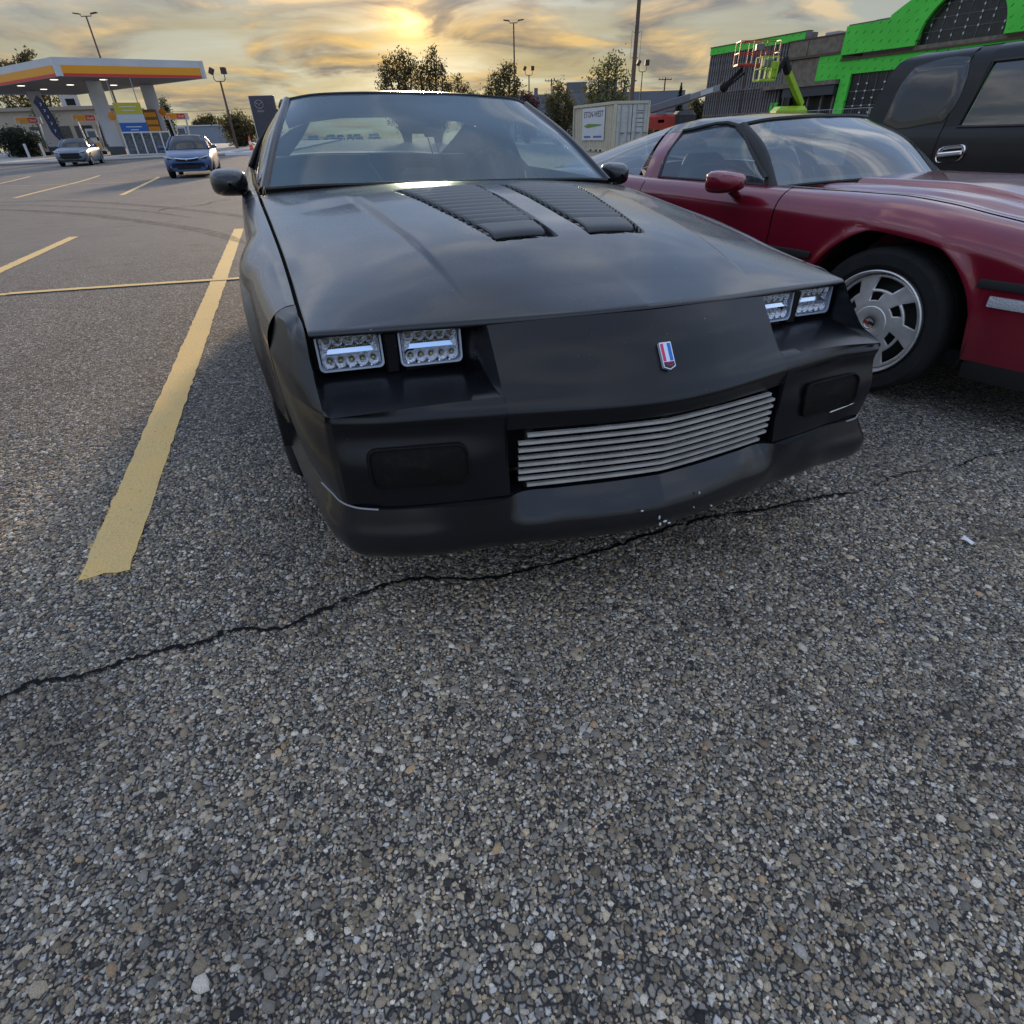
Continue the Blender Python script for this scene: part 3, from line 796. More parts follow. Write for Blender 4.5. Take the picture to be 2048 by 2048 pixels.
# grille
M_ALU = mat('brushed_aluminium_bar', (0.82, 0.80, 0.77), 0.36, 0.7, var=0.15, vscale=12)
gr = MB().box((0, .20, .43), (.80, .03, .18)).build('grille', M_DARK, car)
for k in range(8):
    w = .4985 - .0183 * k; e = .358 if 0 < k < 7 else .338
    pts = [(x, .001 + .049 * (abs(x) / .358) ** 1.25, w) for x in np.linspace(-e, e, 15)]
    m = MB()
    for a, b in zip(pts[:-1], pts[1:]): m.bar((a[0], a[1] - .012 * 0, a[2]), b, .010, .0072)
    m.build('grille_bar', M_ALU, gr, smooth=0)
for u in (-.33, -.16, .0, .16, .33): MB().box((u, .075 - .05 * (1 - abs(u) / .35) * .9, .431), (.018, .03, .15)).build('grille_bracket', M_DARK, gr)
# side lamps (smoked) and their surrounds
for sgn in (-1, 1):
    P = []
    for (x, z) in roundrect(.205, .088, .022): P.append((x, z))
    m = MB(); base = []
    for f, o in ((1.05, .003), (1.04, -.0035), (1.0, -.0045), (.985, .0015), (0.5, .001), (0.0, .001)):
        row = []
        for (x, z) in P:
            u = .580 + x * f; ww = .452 + z * f; us_ = [.47, .56, .65, .742]
            vm, vs_, vf_ = (float(np.interp(u, us_, q)) for q in ([.058, .072, .088, .124], [.050, .066, .088, .132], [.075, .094, .113, .144]))
            vv = vm + (vs_ - vm) * (.45 - ww) / .094 if ww < .45 else vm + (vf_ - vm) * (ww - .45) / .083
            kk = float(sstep(u, .60, .775)) if sgn > 0 else 0.0
            row.append(((u + .016 * kk) * sgn, vv + o - .0075 - .042 * kk, ww))
        base.append(row)
    m.grid(arr(base), close=True, flip=sgn < 0)
    m.build('parking_lamp', [mat('smoked_black_lens', (0.008, 0.007, 0.007), 0.55, spec=0.12, dirt=((0.05, 0.04, 0.03), 0.15, 40.0), var=0.2)], car, smooth=30)
m = MB().tube([(.60, .066, .398), (.66, .076, .400), (.715, .084, .405)], .0022, 6); m.build('bumper_line', M_ALU, car)  # thin pale line along the lower edge of the right-hand lamp
# thin pale grey line along the top of the air dam
for sgn in (-1, 1):
    pts = [(.79, .262, .3535), (.772, .208, .3535), (.752, .150, .3535), (.725, .118, .3535), (.68, .092, .3535)]
    MB().tube([((x + (.016 if sgn > 0 else 0) * float(sstep(x, .60, .775)) * float(1 - sstep(y, .24, .46))) * sgn, y - .003 - (.042 if sgn > 0 else 0) * float(sstep(x, .60, .775)) * float(1 - sstep(y, .24, .46)), z) for x, y, z in cr(arr(pts), 5)], .0022, 6).build('dam_edge', mat('pale_grey_edge', (0.32, 0.32, 0.33), 0.4, 0.3), car)

# four square LED headlights
M_LRIM = mat('lamp_rim_lilac_chrome', (0.62, 0.70, 0.86), 0.25, 0.4)
M_REFL = mat('lamp_reflector_chrome', (0.86, 0.88, 0.92), 0.10, 1.0, bump=0.7, bscale=130.0)
M_TROU = mat('lamp_trough_chrome', (0.80, 0.88, 0.97), 0.12, 1.0)
M_CHIP = mat('led_chip_yellow', (0.62, 0.52, 0.24), 0.45)
M_LENS = glass('lamp_lens', (0.96, 0.97, 0.99), 0.01, 1.22)
def headlight(ax, ay, az, bx, by, bz, hgt):
    """lamp between lower edge points a (outer) and b (inner); face looks to -v"""
    a, b = Vector((ax, ay, az)), Vector((bx, by, bz)); r = (b - a) if bx > ax else (a - b)
    wdt = r.length; r.normalize(); up = Vector((0, .10, 1)).normalized(); n = r.cross(up).normalized(); up = n.cross(r).normalized()
    o = (a + b) / 2 + up * hgt / 2
    Mx = Matrix(((r.x, n.x, up.x, o.x), (r.y, n.y, up.y, o.y), (r.z, n.z, up.z, o.z), (0, 0, 0, 1)))   # local: x right, y outwards (towards viewer), z up
    def T(m_): m_.v = [np.asarray([Mx @ Vector(p) for p in v_]) for v_ in m_.v]; return m_
    m = MB(); rows = []
    for f, d in ((1.0, -.03), (1.0, .004), (.985, .007), (.90, .007), (.885, .002), (.885, -.012)):
        rr = roundrect(wdt * (1 - (1 - f) * (hgt / wdt)), hgt * f, .012, 4); rows.append([(x, d, z) for x, z in rr])
    m.grid(arr(rows), close=True, flip=True)
    hl = T(m).build('headlight', M_LRIM, car, smooth=40)
    w2, h2 = wdt - .014, hgt - .014
    T(MB().box((0, -.016, 0), (w2, .006, h2))).build('reflector_plate', M_REFL, hl)
    for row, z in enumerate((.31, -.31)):
        for k in range(5):
            x = (k - 2) * w2 * .185
            m = MB(); m.lathe([(.0035, -.012), (.006, -.010), (.0115, .001), (.0125, .0015)], 12, (x, 0, z * h2), 'y')
            m.v = [v_ * arr((1, 1, 1.12)) + arr((0, 0, -.12 * z * h2)) for v_ in m.v]
            T(m).build('led_cup', M_REFL, hl, smooth=60)
            m = MB(); m.add([(x - .009, -.012, z * h2 - .004), (x + .009, -.012, z * h2 - .004), (x + .011, -.003, z * h2 - .019), (x, -.001, z * h2 - .016), (x - .011, -.003, z * h2 - .019), (x, -.012, z * h2 - .006)], [(0, 4, 3, 5), (5, 3, 2, 1)]); T(m).build('led_fan', M_TROU, hl, smooth=0)
            T(ellipsoid(MB(), (x, -.009, z * h2), (.0042, .004, .0042), 8, 6)).build('led_chip', M_CHIP, hl)
    m = MB(); m.add([(-.37 * w2, -.005, .0035), (.37 * w2, -.005, .0035), (.41 * w2, -.001, -.0065), (-.41 * w2, -.001, -.0065), (.41 * w2, -.013, -.008), (-.41 * w2, -.013, -.008)], [(0, 3, 2, 1), (3, 5, 4, 2)])
    T(m).build('reflector_trough', M_TROU, hl, smooth=0)
    m = MB()
    for k in range(22): m.box(((k - 10.5) * w2 * .031, -.006, .0075), (.0018, .006, .0040))
    T(m).build('led_strip', M_CHIP, hl, smooth=0)
    T(MB().box((0, -.0085, .0075), (w2 * .72, .004, .006))).build('strip_backing', M_DARK, hl)
    for sx in (-1, 1): T(MB().prism([(sx * .34 * w2, .010), (sx * .44 * w2, .014), (sx * .47 * w2, -.012), (sx * .40 * w2, -.006)], -.012, .0, 'y')).build('side_facet', M_REFL, hl, smooth=0)
    T(MB().prism(roundrect(wdt * .925, hgt * .885, .010), .0025, .0045, 'y')).build('lens', M_LENS, hl, smooth=0)
    return hl
for sgn in (-1, 1):
    headlight(.741 * sgn, .300, .608, .597 * sgn, .286, .611, .090)
    headlight(.563 * sgn, .268, .611, .421 * sgn, .250, .614, .090)
    for uu in (.582, .412): pass

    m = MB(); m.box((.580 * sgn, .300, .655), (.030, .06, .115), bev=.004); m.build('lamp_divider', M_BUMP, car)

# emblem on the nose
emb = empty('emblem', (0, .046, .637)); emb.parent = car
_n = Vector((0, -.075, .055)).normalized(); _up = Vector((0, .056, .0735)).normalized()
emb.matrix_local = Matrix(((1, 0, 0, 0), (0, _up.y, _n.y * -1 * -1, .0460), (0, _up.z, _n.z, .637), (0, 0, 0, 1))) @ Matrix.Identity(4)
# local axes: x right, y up the slope, z out of the surface
def epr(poly, z0, z1, name, m): return MB().prism(poly, z0, z1, 'z').build(name, m, emb, smooth=0)
epr([(-.0145, .031), (.0145, .031), (.0155, .029), (.0155, -.026), (.0, -.033), (-.0155, -.026), (-.0155, .029)], -.004, .004, 'emblem_plate', mat('emblem_silver', (0.66, 0.70, 0.80), 0.3, 0.5))
epr([(-.0130, .028), (-.0060, .028), (-.0060, -.0125), (-.0130, -.0125)], .004, .0048, 'emblem_red_stripe', mat('emblem_red', (0.62, 0.035, 0.13), 0.3))
epr([(.0045, .028), (.0125, .028), (.0125, -.0125), (.0045, -.0125)], .004, .0048, 'emblem_blue_stripe', mat('emblem_blue', (0.01, 0.16, 0.60), 0.3))
epr([(-.0132, -.0145), (.0132, -.0145), (.0132, -.0245), (0, -.0305), (-.0132, -.0245)], .004, .0047, 'emblem_black_field', mat('emblem_black', (0.012, 0.010, 0.02), 0.3))
m = MB(); bt = [(-.0100, -.0200), (-.0055, -.0225), (.0055, -.0225), (.0100, -.0200), (.0055, -.0175), (-.0055, -.0175)]
m.tube([(x, y, .0052) for x, y in bt], .0008, 5, closed=True); m.build('emblem_bowtie', mat('emblem_red', ()), emb)

# body sides
def side_grid(v0, v1, nv, top, Umax, bot, arches, u_sh=.095, nw=22, ntop=14, sq=2.1, tuck=.055, lip=.030, fl=(.002, .025)):
    vs = np.linspace(v0, v1, nv); rows = []
    for v in vs:
        u0, w0 = top(v); ws_ = w0 - u_sh; b = bot(v)
        for (cv, cw, R) in arches:
            if abs(v - cv) < R: b = max(b, cw + math.sqrt(R * R - (v - cv) ** 2))
        b = min(b, ws_ - .004)
        def uu(w):
            x = float(Umax(v)) - tuck * max(0, (.62 - w) / .42) ** 1.8 - .012 * max(0, (w - .62) / .2) ** 2
            for (cv, cw, R) in arches:
                dd = math.hypot(v - cv, w - cw) - R
                x += lip * math.exp(-(dd / .034) ** 2)
            return x
        us = uu(ws_); r = [(u0 - fl[0], v, w0 - fl[1])]
        for i in range(ntop):
            a = PI / 2 * i / (ntop - 1)
            r.append((u0 + (us - u0) * max(0.0, math.sin(a)) ** (2 / sq), v, ws_ + (w0 - ws_) * max(0.0, math.cos(a)) ** (2 / sq)))
        for i in range(1, nw + 1):
            w = ws_ + (b - ws_) * i / nw; r.append((uu(w), v, w))
        r.append((uu(b) - .012, v, b + .001)); r.append((uu(b) - .045, v, b + .002))
        rows.append(r)
    return arr(rows)
fU = f1([.44, .62, .8, 1.05, 1.3, 1.6, 2.2, 3.2, 3.6, 4.2, 4.7, 4.85], [.842, .862, .875, .884, .886, .896, .910, .917, .925, .905, .86, .82])
bu = f1([1.70, 2.2, 3.2, 4.3, 4.85], [.818, .838, .848, .81, .74]); bw = f1([1.70, 2.2, 3.2, 4.3, 4.85], [.866, .893, .915, .935, .945])
AR = [(1.05, .325, .362), (3.615, .325, .365)]
def ftop(v): return (float(ug(v)) + .005, float(wg(v)) - .001) if v < 1.75 else (float(bu(v)), float(bw(v)))
def fbot(v): return .352 if v < .70 else .24
for sgn in (-1, 1):
    for nm, a, b, n in (('front_fender', .463, 1.872, 60), ('door', 1.880, 3.155, 34), ('rear_quarter', 3.163, 4.83, 60)):
        P = side_grid(a, b, n, ftop, fU, fbot, AR); P[..., 0] *= sgn
        MB().grid(P, flip=sgn < 0).build(nm, M_BLK, car, smooth=40)
    # dark gaps between the panels
    m = MB()
    for a in (1.876, 3.159):
        P = side_grid(a - .012, a + .012, 3, ftop, fU, fbot, []); P[..., 0] -= .012; P[..., 2] -= .004; P[..., 0] *= sgn; m.grid(P, flip=sgn < 0)
    m.build('shut_line', M_DARK, car)
    MB().box((.83 * sgn, 2.33, .235), (.09, 1.85, .11), bev=.03).build('side_skirt', M_BLK, car)
    MB().box((.78 * sgn, 3.05, .24), (.05, .3, .08)).build('sill', M_DARK, car)
    # inner fender well
    for cv in (1.05, 3.615):
        m = MB(); a_ = np.linspace(-.15, PI + .15, 24)
        m.grid(arr([[((.88 if q else .55) * sgn, cv - .375 * math.cos(t), .325 + .375 * math.sin(t)) for q in (0, 1)] for t in a_]))
        m.build('wheel_well', M_DARK, car)
# shut line under the hood edge and cowl
m = MB()
vs = np.linspace(.42, 1.75, 40)
m.sym(arr([[(float(ug(v)) - .03, v, float(wg(v)) - .040), (float(ug(v)) + .02, v, float(wg(v)) - .040)] for v in vs]))
m.sym(arr([[(u, float(vre(u)) - .02, .87), (u, float(vre(u)) + .13, .875 - .03 * u)] for u in np.linspace(0, .8, 12)]))
m.build('hood_gutter', M_DARK, car)
MB().box((0, .65, .60), (1.30, .55, .10)).build('radiator_support', M_DARK, car)
MB().box((0, 2.5, .23), (1.52, 4.1, .06)).build('underbody', M_DARK, car)
MB().box((0, .33, .50), (1.1, .10, .30)).build('bumper_core', M_DARK, car)

# windscreen, pillars, roof, glass
WB = arr([(0, 1.622, .902), (.4, 1.668, .899), (.65, 1.735, .893), (.780, 1.793, .884)])
WT = arr([(0, 2.245, 1.233), (.3, 2.268, 1.231), (.5, 2.335, 1.224), (.597, 2.443, 1.213)])
WM = (WB + WT) / 2 + arr((0, -.010, .020))
mb = MB().grid(patch(full(np.stack([WB, WM, WT])), 8, 8)); mb.build('windscreen', M_WSCR, car, smooth=60)
m = MB()
for L, r in ((WB, .008), (WT, .006)):
    q = cr(L, 8); m.tube(np.concatenate([(q * arr((-1, 1, 1)))[::-1], q[1:]]) + arr((0, -.002, .001)), r, 6)
m.build('windscreen_seal', M_RUB, car)
MB().grid(full(np.stack([cr(WB, 5) + arr((0, .004, .002)), cr(WB, 5) + arr((0, -.012, -.075))]))).build('cowl', M_DARK, car)
for sgn in (-1, 1):
    path = cr(np.stack([WB[3], WM[3], WT[3]]), 8); rows = []
    for p in path:
        rows.append([p + arr(o) for o in ((-.010, -.002, .0), (.002, -.007, .007), (.014, -.004, .010), (.026, .010, .005), (.032, .036, -.010), (.028, .055, -.026))])
    P = patch(arr(rows), 1, 3); P[..., 0] *= sgn
    MB().grid(P, flip=sgn < 0).build('a_pillar', M_BLK, car)
    SB = arr([(.806, 1.93, .880), (.822, 2.17, .893), (.828, 2.47, .900), (.834, 2.75, .905), (.838, 3.12, .912)])
    ST = arr([(.765, 1.93, .925), (.700, 2.17, 1.045), (.628, 2.47, 1.196), (.632, 2.75, 1.196), (.625, 3.02, 1.178)])
    SM = (SB + ST) / 2 + arr((.02, 0, .01))
    P = patch(np.stack([SB, SM, ST]), 5, 5); P[..., 0] *= sgn
    MB().grid(P, flip=sgn > 0).build('side_window', M_SGLS, car, smooth=60)
    P = patch(arr([[(.838, 3.12, .912), (.842, 3.28, .915), (.845, 3.48, .918)], [(.745, 3.07, 1.05), (.745, 3.17, 1.05), (.745, 3.27, 1.04)], [(.625, 3.02, 1.178), (.618, 3.06, 1.178), (.610, 3.10, 1.175)]]), 5, 4); P[..., 0] *= sgn
    MB().grid(P, flip=sgn > 0).build('b_pillar', M_BLK, car, solid=.03)
    P = patch(arr([[(.845, 3.48, .918), (.83, 3.9, .928), (.81, 4.32, .936)], [(.745, 3.27, 1.04), (.735, 3.75, 1.005), (.74, 4.3, .95)], [(.610, 3.10, 1.175), (.625, 3.6, 1.085), (.66, 4.28, .962)]]), 5, 4); P[..., 0] *= sgn
    MB().grid(P, flip=sgn > 0).build('hatch_frame', M_BLK, car, solid=.02)
    m = MB(); m.tube(cr(np.stack([ST[1], ST[2] + arr((.0, 0, .004)), ST[3] + arr((.0, 0, .004)), ST[4]]), 6) * arr((sgn, 1, 1)), .012, 6); m.build('drip_rail', M_RUB, car)
RF = arr([WT + arr((0, .003, .006)), [(0, 2.42, 1.254), (.3, 2.44, 1.249), (.5, 2.48, 1.236), (.614, 2.56, 1.213)],
          [(0, 2.75, 1.264), (.32, 2.75, 1.257), (.53, 2.75, 1.238), (.636, 2.75, 1.205)], [(0, 3.06, 1.248), (.32, 3.06, 1.240), (.53, 3.06, 1.215), (.625, 3.05, 1.180)]])
MB().grid(patch(full(RF), 6, 6)).build('roof', M_BLK, car, solid=.025)
HG = arr([[(0, 3.075, 1.243), (.32, 3.075, 1.235), (.52, 3.075, 1.211), (.607, 3.09, 1.176)], [(0, 3.6, 1.150), (.32, 3.6, 1.142), (.53, 3.6, 1.118), (.622, 3.6, 1.085)], [(0, 4.34, .985), (.35, 4.33, .982), (.57, 4.30, .972), (.655, 4.28, .962)]])
MB().grid(patch(full(HG), 6, 6)).build('hatch_glass', M_SGLS, car, smooth=60)
m = MB()
m.sym(patch(arr([[(0, 4.35, .975), (.5, 4.33, .968), (.80, 4.30, .935)], [(0, 4.6, .962), (.5, 4.58, .958), (.76, 4.55, .94)], [(0, 4.84, .955), (.5, 4.83, .952), (.74, 4.80, .940)]]), 4, 4))
m.sym(patch(arr([[(0, 4.85, .955), (.5, 4.84, .952), (.74, 4.80, .940)], [(0, 4.89, .72), (.55, 4.88, .72), (.82, 4.80, .72)], [(0, 4.90, .55), (.55, 4.89, .55), (.84, 4.80, .55)], [(0, 4.86, .32), (.55, 4.85, .32), (.80, 4.78, .32)]]), 4, 4))
m.build('tail', M_BLK, car, solid=.02)
for sgn in (-1, 1):
    m = MB(); m.box((.52 * sgn, 4.885, .76), (.46, .03, .15), bev=.01); m.build('tail_lamp', mat('dark_red_lens', (0.16, 0.01, 0.012), 0.2), car)

# cabin
MB().grid(patch(full(arr([[(0, 2.27, 1.205), (.3, 2.29, 1.202), (.5, 2.36, 1.192), (.60, 2.46, 1.178)], [(0, 2.65, 1.200), (.3, 2.65, 1.194), (.5, 2.65, 1.180), (.62, 2.65, 1.155)], [(0, 3.08, 1.168), (.3, 3.08, 1.160), (.48, 3.09, 1.140), (.60, 3.10, 1.11)]])), 4, 4), flip=True).build('headliner', M_CABIN, car)
MB().grid(full(arr([[(0, 3.08, 1.168), (.3, 3.08, 1.160), (.48, 3.09, 1.140), (.60, 3.10, 1.11)], [(0, 3.07, 1.235), (.3, 3.07, 1.226), (.5, 3.07, 1.205), (.61, 3.08, 1.17)]]))).build('rear_header', M_CABIN, car)
MB().grid(full(arr([[(0, 2.262, 1.205), (.3, 2.285, 1.202), (.5, 2.35, 1.192), (.60, 2.455, 1.178)], [(0, 2.25, 1.232), (.3, 2.272, 1.230), (.5, 2.338, 1.223), (.597, 2.445, 1.212)]]))).build('front_header', M_CABIN, car)
for sgn in (-1, 1):
    P = arr([[(.470, 3.12, 1.145), (.60, 3.10, 1.10), (.73, 3.05, 1.0), (.80, 3.05, .90)], [(.50, 3.45, 1.085), (.62, 3.45, 1.06), (.74, 3.45, 1.0), (.82, 3.45, .90)], [(.585, 4.28, .96), (.66, 4.28, .955), (.74, 4.28, .95), (.80, 4.28, .93)]]); P[..., 0] *= sgn
    MB().grid(patch(P, 4, 3)).build('rear_pillar_trim', M_CABIN, car)
    P = arr([[(.80, 3.05, .90), (.80, 3.45, .90)], [(.80, 3.05, .40), (.80, 3.45, .40)]]); P[..., 0] *= sgn; MB().grid(P).build('side_trim', M_CABIN, car)
MB().sym(patch(arr([[(0, 1.66, .875), (.4, 1.70, .872), (.74, 1.80, .865)], [(0, 1.85, .885), (.4, 1.87, .882), (.74, 1.93, .872)], [(0, 2.03, .87), (.4, 2.03, .87), (.76, 2.03, .86)], [(0, 2.06, .70), (.4, 2.06, .70), (.76, 2.06, .70)]]), 4, 4)).build('dashboard', M_CABIN, car)
MB().box((0, 3.0, .36), (1.5, 2.4, .05)).build('cabin_floor', M_CABIN, car)
for sgn in (-1, 1):

    m = MB(); P = []
    for t_, hwid, th, w in ((0, .24, .09, .50), (.4, .25, .075, .66), (.75, .235, .06, .82), (.9, .20, .05, .90), (1.0, .175, .055, .935), (1.12, .17, .05, .985)):
        v = 2.66 + .16 * t_
        P.append([(sgn * .37 + hwid * math.copysign(abs(math.cos(a)) ** .5, math.cos(a)), v + th * math.copysign(abs(math.sin(a)) ** .7, math.sin(a)), w) for a in np.linspace(0, 2 * PI, 20, endpoint=False)])
    m.grid(cr(arr(P), 3), close=True); n0 = m.n; m.f.append(tuple(range(n0 - 20, n0))); m.m.append(0)
    s_ = m.build('seat_back', M_SEAT, car)
    MB().box((sgn * .37, 2.45, .46), (.50, .55, .16), bev=.05).build('seat_cushion', M_SEAT, car)
    MB().box((sgn * .33, 3.38, .72), (.52, .14, .36), R=arr(Matrix.Rotation(rad(-15), 3, 'X')), bev=.05).build('rear_seat', M_SEAT, car)
MB().box((0, 3.9, .68), (1.3, .9, .04)).build('cargo_floor', M_CABIN, car)
m = MB(); ring = [(.37 + .19 * math.cos(a), 2.19 + .075 * math.sin(a), .835 + .172 * math.sin(a)) for a in np.linspace(0, 2 * PI, 36, endpoint=False)]
m.tube(ring, .014, 8, closed=True); m.bar((.37, 2.19, .835), (.37, 2.02, .80), .05); m.bar((.19, 2.19, .835), (.55, 2.19, .835), .03, .03)
m.build('steering_wheel', M_CABIN, car)
m = MB(); P = [(x, z) for x, z in roundrect(.205, .070, .024, 5)]
m.grid(arr([[(x * f - .035, 2.195 + d, z * f + 1.111) for x, z in P] for f, d in ((.85, -.018), (.98, -.012), (1, .0), (1, .012), (.9, .016), (0, .016))]), close=True, flip=False)
m.box((-.025, 2.225, 1.16), (.05, .03, .09)); m.box((.025, 2.19, 1.078), (.085, .03, .03), bev=.006); m.build('interior_mirror', M_DARK, car)
m = MB(); m.tube([(-.005, 2.19, 1.07), (.0, 2.10, .98), (.0, 1.98, .885)], .003, 5); m.tube([(.03, 2.19, 1.07), (.03, 2.10, .98), (.035, 1.98, .885)], .002, 5); m.build('mirror_cable', M_DARK, car)
# outside mirrors
for sgn in (-1, 1):
    P = []
    for (v, wd, ht, du, dw) in ((1.885, .012, .010, .0, .0), (1.895, .060, .042, .0, .0), (1.92, .110, .074, .002, .001), (1.955, .138, .095, .004, .002), (1.99, .145, .101, .006, .003), (2.005, .138, .096, .006, .003), (2.0, .122, .083, .006, .003)):
        P.append([(sgn * (.918 + du) + x * wd, v, .900 + dw + z * ht) for x, z in [(math.copysign(abs(math.cos(a)) ** .62, math.cos(a)) * .5, math.copysign(abs(math.sin(a)) ** .62, math.sin(a)) * .5) for a in np.linspace(0, 2 * PI, 28, endpoint=False)]])
    m = MB().grid(cr(arr(P), 2), close=True)
    hd = m.build('wing_mirror', M_BLK, car, smooth=50)
    MB().prism([(sgn * .924 + x, .903 + z) for x, z in roundrect(.118, .078, .026)], 1.995, 1.999, 'y').build('mirror_glass', M_CHROME, hd, smooth=0)
    m = MB(); m.grid(arr([[(sgn * (.865 + o * .9), 1.95 + .02 * math.cos(a), .870) if False else (sgn * x0, 1.965 + .028 * math.cos(a), z0 + .022 * math.sin(a)) for a in np.linspace(0, 2 * PI, 12, endpoint=False)] for x0, z0, o in ((.83, .848, 0), (.855, .856, 0), (.885, .868, 0))]), close=True)
    m.build('mirror_arm', M_BLK, hd)
# wheels
M_RIMB = mat('dull_dark_alloy', (0.10, 0.10, 0.105), 0.4, 0.8)
for v in (1.05, 3.615):
    for sgn in (-1, 1): simple_wheel(car, (sgn * .772, v, .325), .325, .205, .235, M_RIMB, sgn)

# ------------------------------------------------------------------ the dark red sports car
def paint(name, c, rough=0.25, coat=0.6, flake=0.0, dust=0.0, spec=0.5):
    m = bpy.data.materials.new(name); m.use_nodes = True
    t = m.node_tree; b = t.nodes['Principled BSDF']; N = NT(t)
    co = N.n('ShaderNodeTexCoord').outputs['Object']
    cc = N.mix(N.smooth(N.noise(co, 2.0, 5.0, 0.6), 0.3, 0.7), tuple(x * 0.88 for x in c), tuple(x * 1.1 for x in c))
    if dust: cc = N.mix(N.math('MULTIPLY', N.smooth(N.noise(co, 3.0, 7.0, 0.7), 0.45, 0.75), dust), cc, (0.20, 0.17, 0.15))
    t.links.new(cc, b.inputs['Base Color'])
    b.inputs['Roughness'].default_value = rough; b.inputs['Coat Weight'].default_value = coat; b.inputs['Coat Roughness'].default_value = 0.05
    b.inputs['Metallic'].default_value = flake; b.inputs['Specular IOR Level'].default_value = spec
    bp = N.n('ShaderNodeBump'); bp.inputs['Strength'].default_value = 0.08; bp.inputs['Distance'].default_value = 0.02
    t.links.new(N.noise(co, 6.0, 2.0, 0.5), bp.inputs['Height']); t.links.new(bp.outputs[0], b.inputs['Normal'])
    return m
M_RED = paint('deep_red_paint', (0.18, 0.007, 0.022), 0.22, 0.8, 0.15)
M_RED2 = paint('deep_red_bumper', (0.15, 0.009, 0.016), 0.4, 0.4)
vet = empty('red_sports_car', (2.4705, 3.0364, -.044), rad(27.95), 'deep red low sports car with black roof parked beside the black coupe', 'car')
vU = f1([-.95, -.80, -.5, -.2, 0, .4, .7, 1.3, 1.7, 2.1, 2.44, 3.0, 3.3, 3.45], [.66, .80, .865, .882, .884, .876, .870, .868, .872, .89, .902, .88, .80, .70])
vw = f1([-.95, -.8, -.6, -.42, -.26, -.1, .12, .58, .85, 1.3, 1.7, 2.05, 2.44, 3.0, 3.45], [.565, .64, .715, .766, .793, .819, .838, .842, .845, .850, .855, .868, .888, .872, .80])
vu = f1([-.95, -.5, 0, .6, .85, 1.3, 1.7, 2.44, 3.0, 3.45], [.60, .705, .725, .735, .745, .757, .762, .74, .70, .55])
def vtop(v): return float(vu(v)), float(vw(v))
VAR = [(-.01, .325, .405), (2.443, .325, .39)]
for sgn in (-1, 1):
    for nm, a, b, n in (('front_fender', -.93, .650, 66), ('door', .658, 1.72, 30), ('rear_fender', 1.728, 3.44, 56)):
        P = side_grid(a, b, n, vtop, vU, lambda v: .25 if v > -.4 else .27, VAR, u_sh=.12, sq=2.0, tuck=.045, nw=26, lip=.014, fl=(.03, .004)); P[..., 0] *= sgn
        MB().grid(P, flip=sgn < 0).build(nm, M_RED, vet, smooth=40)
    m = MB()
    for a in (.654, 1.724):
        P = side_grid(a - .01, a + .01, 3, vtop, vU, lambda v: .25, [], u_sh=.12, sq=2.0, tuck=.045); P[..., 0] -= .008; P[..., 2] -= .003; P[..., 0] *= sgn; m.grid(P, flip=sgn < 0)
    m.build('shut_line', M_DARK, vet)
    def uat(v, w): return float(vU(v)) - .045 * max(0, (.62 - w) / .42) ** 1.8
    for a, b in ((-.92, -.385), (.375, 2.06), (2.84, 3.4)):
        vs = np.linspace(a, b, 16)
        P = arr([[(sgn * (uat(v, w) + o), v, w) for o, w in ((-.004, .590), (.010, .586), (.012, .572), (.010, .558), (-.004, .554))] for v in vs])
        MB().grid(P, flip=sgn < 0).build('rub_strip', M_RUB, vet)
    vs = np.linspace(-.86, -.44, 12)
    P = arr([[(sgn * (uat(v, w) + o), v, w) for o, w in ((-.003, .533), (.007, .530), (.009, .51), (.007, .492), (-.003, .489))] for v in vs])
    MB().grid(P, flip=sgn < 0).build('cornering_lamp', mat('clear_ribbed_lens', (0.50, 0.52, 0.55), 0.2, 0.3, bump=0.6, bscale=150), vet)
    vs = np.linspace(-.93, -.43, 14)
    P = arr([[(sgn * (uat(v, .27) - o), v, w) for o, w in ((.0, .272), (.006, .23), (.02, .19), (.06, .195))] for v in vs])
    MB().grid(P, flip=sgn < 0).build('air_dam', M_RUB, vet)
    vs = np.linspace(-.93, -.40, 14)
    m = MB(); a_ = np.linspace(-.2, PI + .2, 26)
    for cv in (-.01, 2.443):
        w_ = MB(); w_.grid(arr([[((.865 if q else .5) * sgn, cv - .415 * math.cos(t), .325 + .415 * math.sin(t)) for q in (0, 1)] for t in a_])); w_.build('wheel_well', M_DARK, vet)
    MB().box((.84 * sgn, 1.2, .235), (.06, 1.55, .07), bev=.02).build('sill', M_RUB, vet)
# clamshell hood
WBv = arr([(0, .50, .866), (.35, .56, .862), (.6, .68, .850), (.712, .79, .835)])
WTv = arr([(0, 1.09, 1.148), (.3, 1.115, 1.145), (.48, 1.170, 1.134), (.553, 1.22, 1.121)])
vrv = f1([0, .35, .6, .712, .9], [.49, .55, .665, .77, .80])
tt = np.linspace(0, 1, 90); ss = np.linspace(-1, 1, 121); rows = []
for t_ in tt:
    row = []
    for s in ss:
        vend = float(vrv(abs(s) * .735)); v = -.93 + (vend + .93) * t_; u = s * float(vu(v)); a = abs(u)
        w = float(vw(v)) + .020 * (1 - (a / .74) ** 2) * float(sstep(v, -.9, -.3)) - .016 * math.exp(-((a - .60) / .055) ** 2) * float(sstep(v, -.8, -.2)) + .014 * float(1 - sstep(a, .34, .40)) * float(sstep(v, -.55, .05)) - .012 * math.exp(-((a - .40) / .03) ** 2) * float(sstep(v, -.6, 0))
        row.append((u, v, w + .0015))
    rows.append(row)
MB().grid(arr(rows)).build('hood', M_RED, vet, smooth=40)
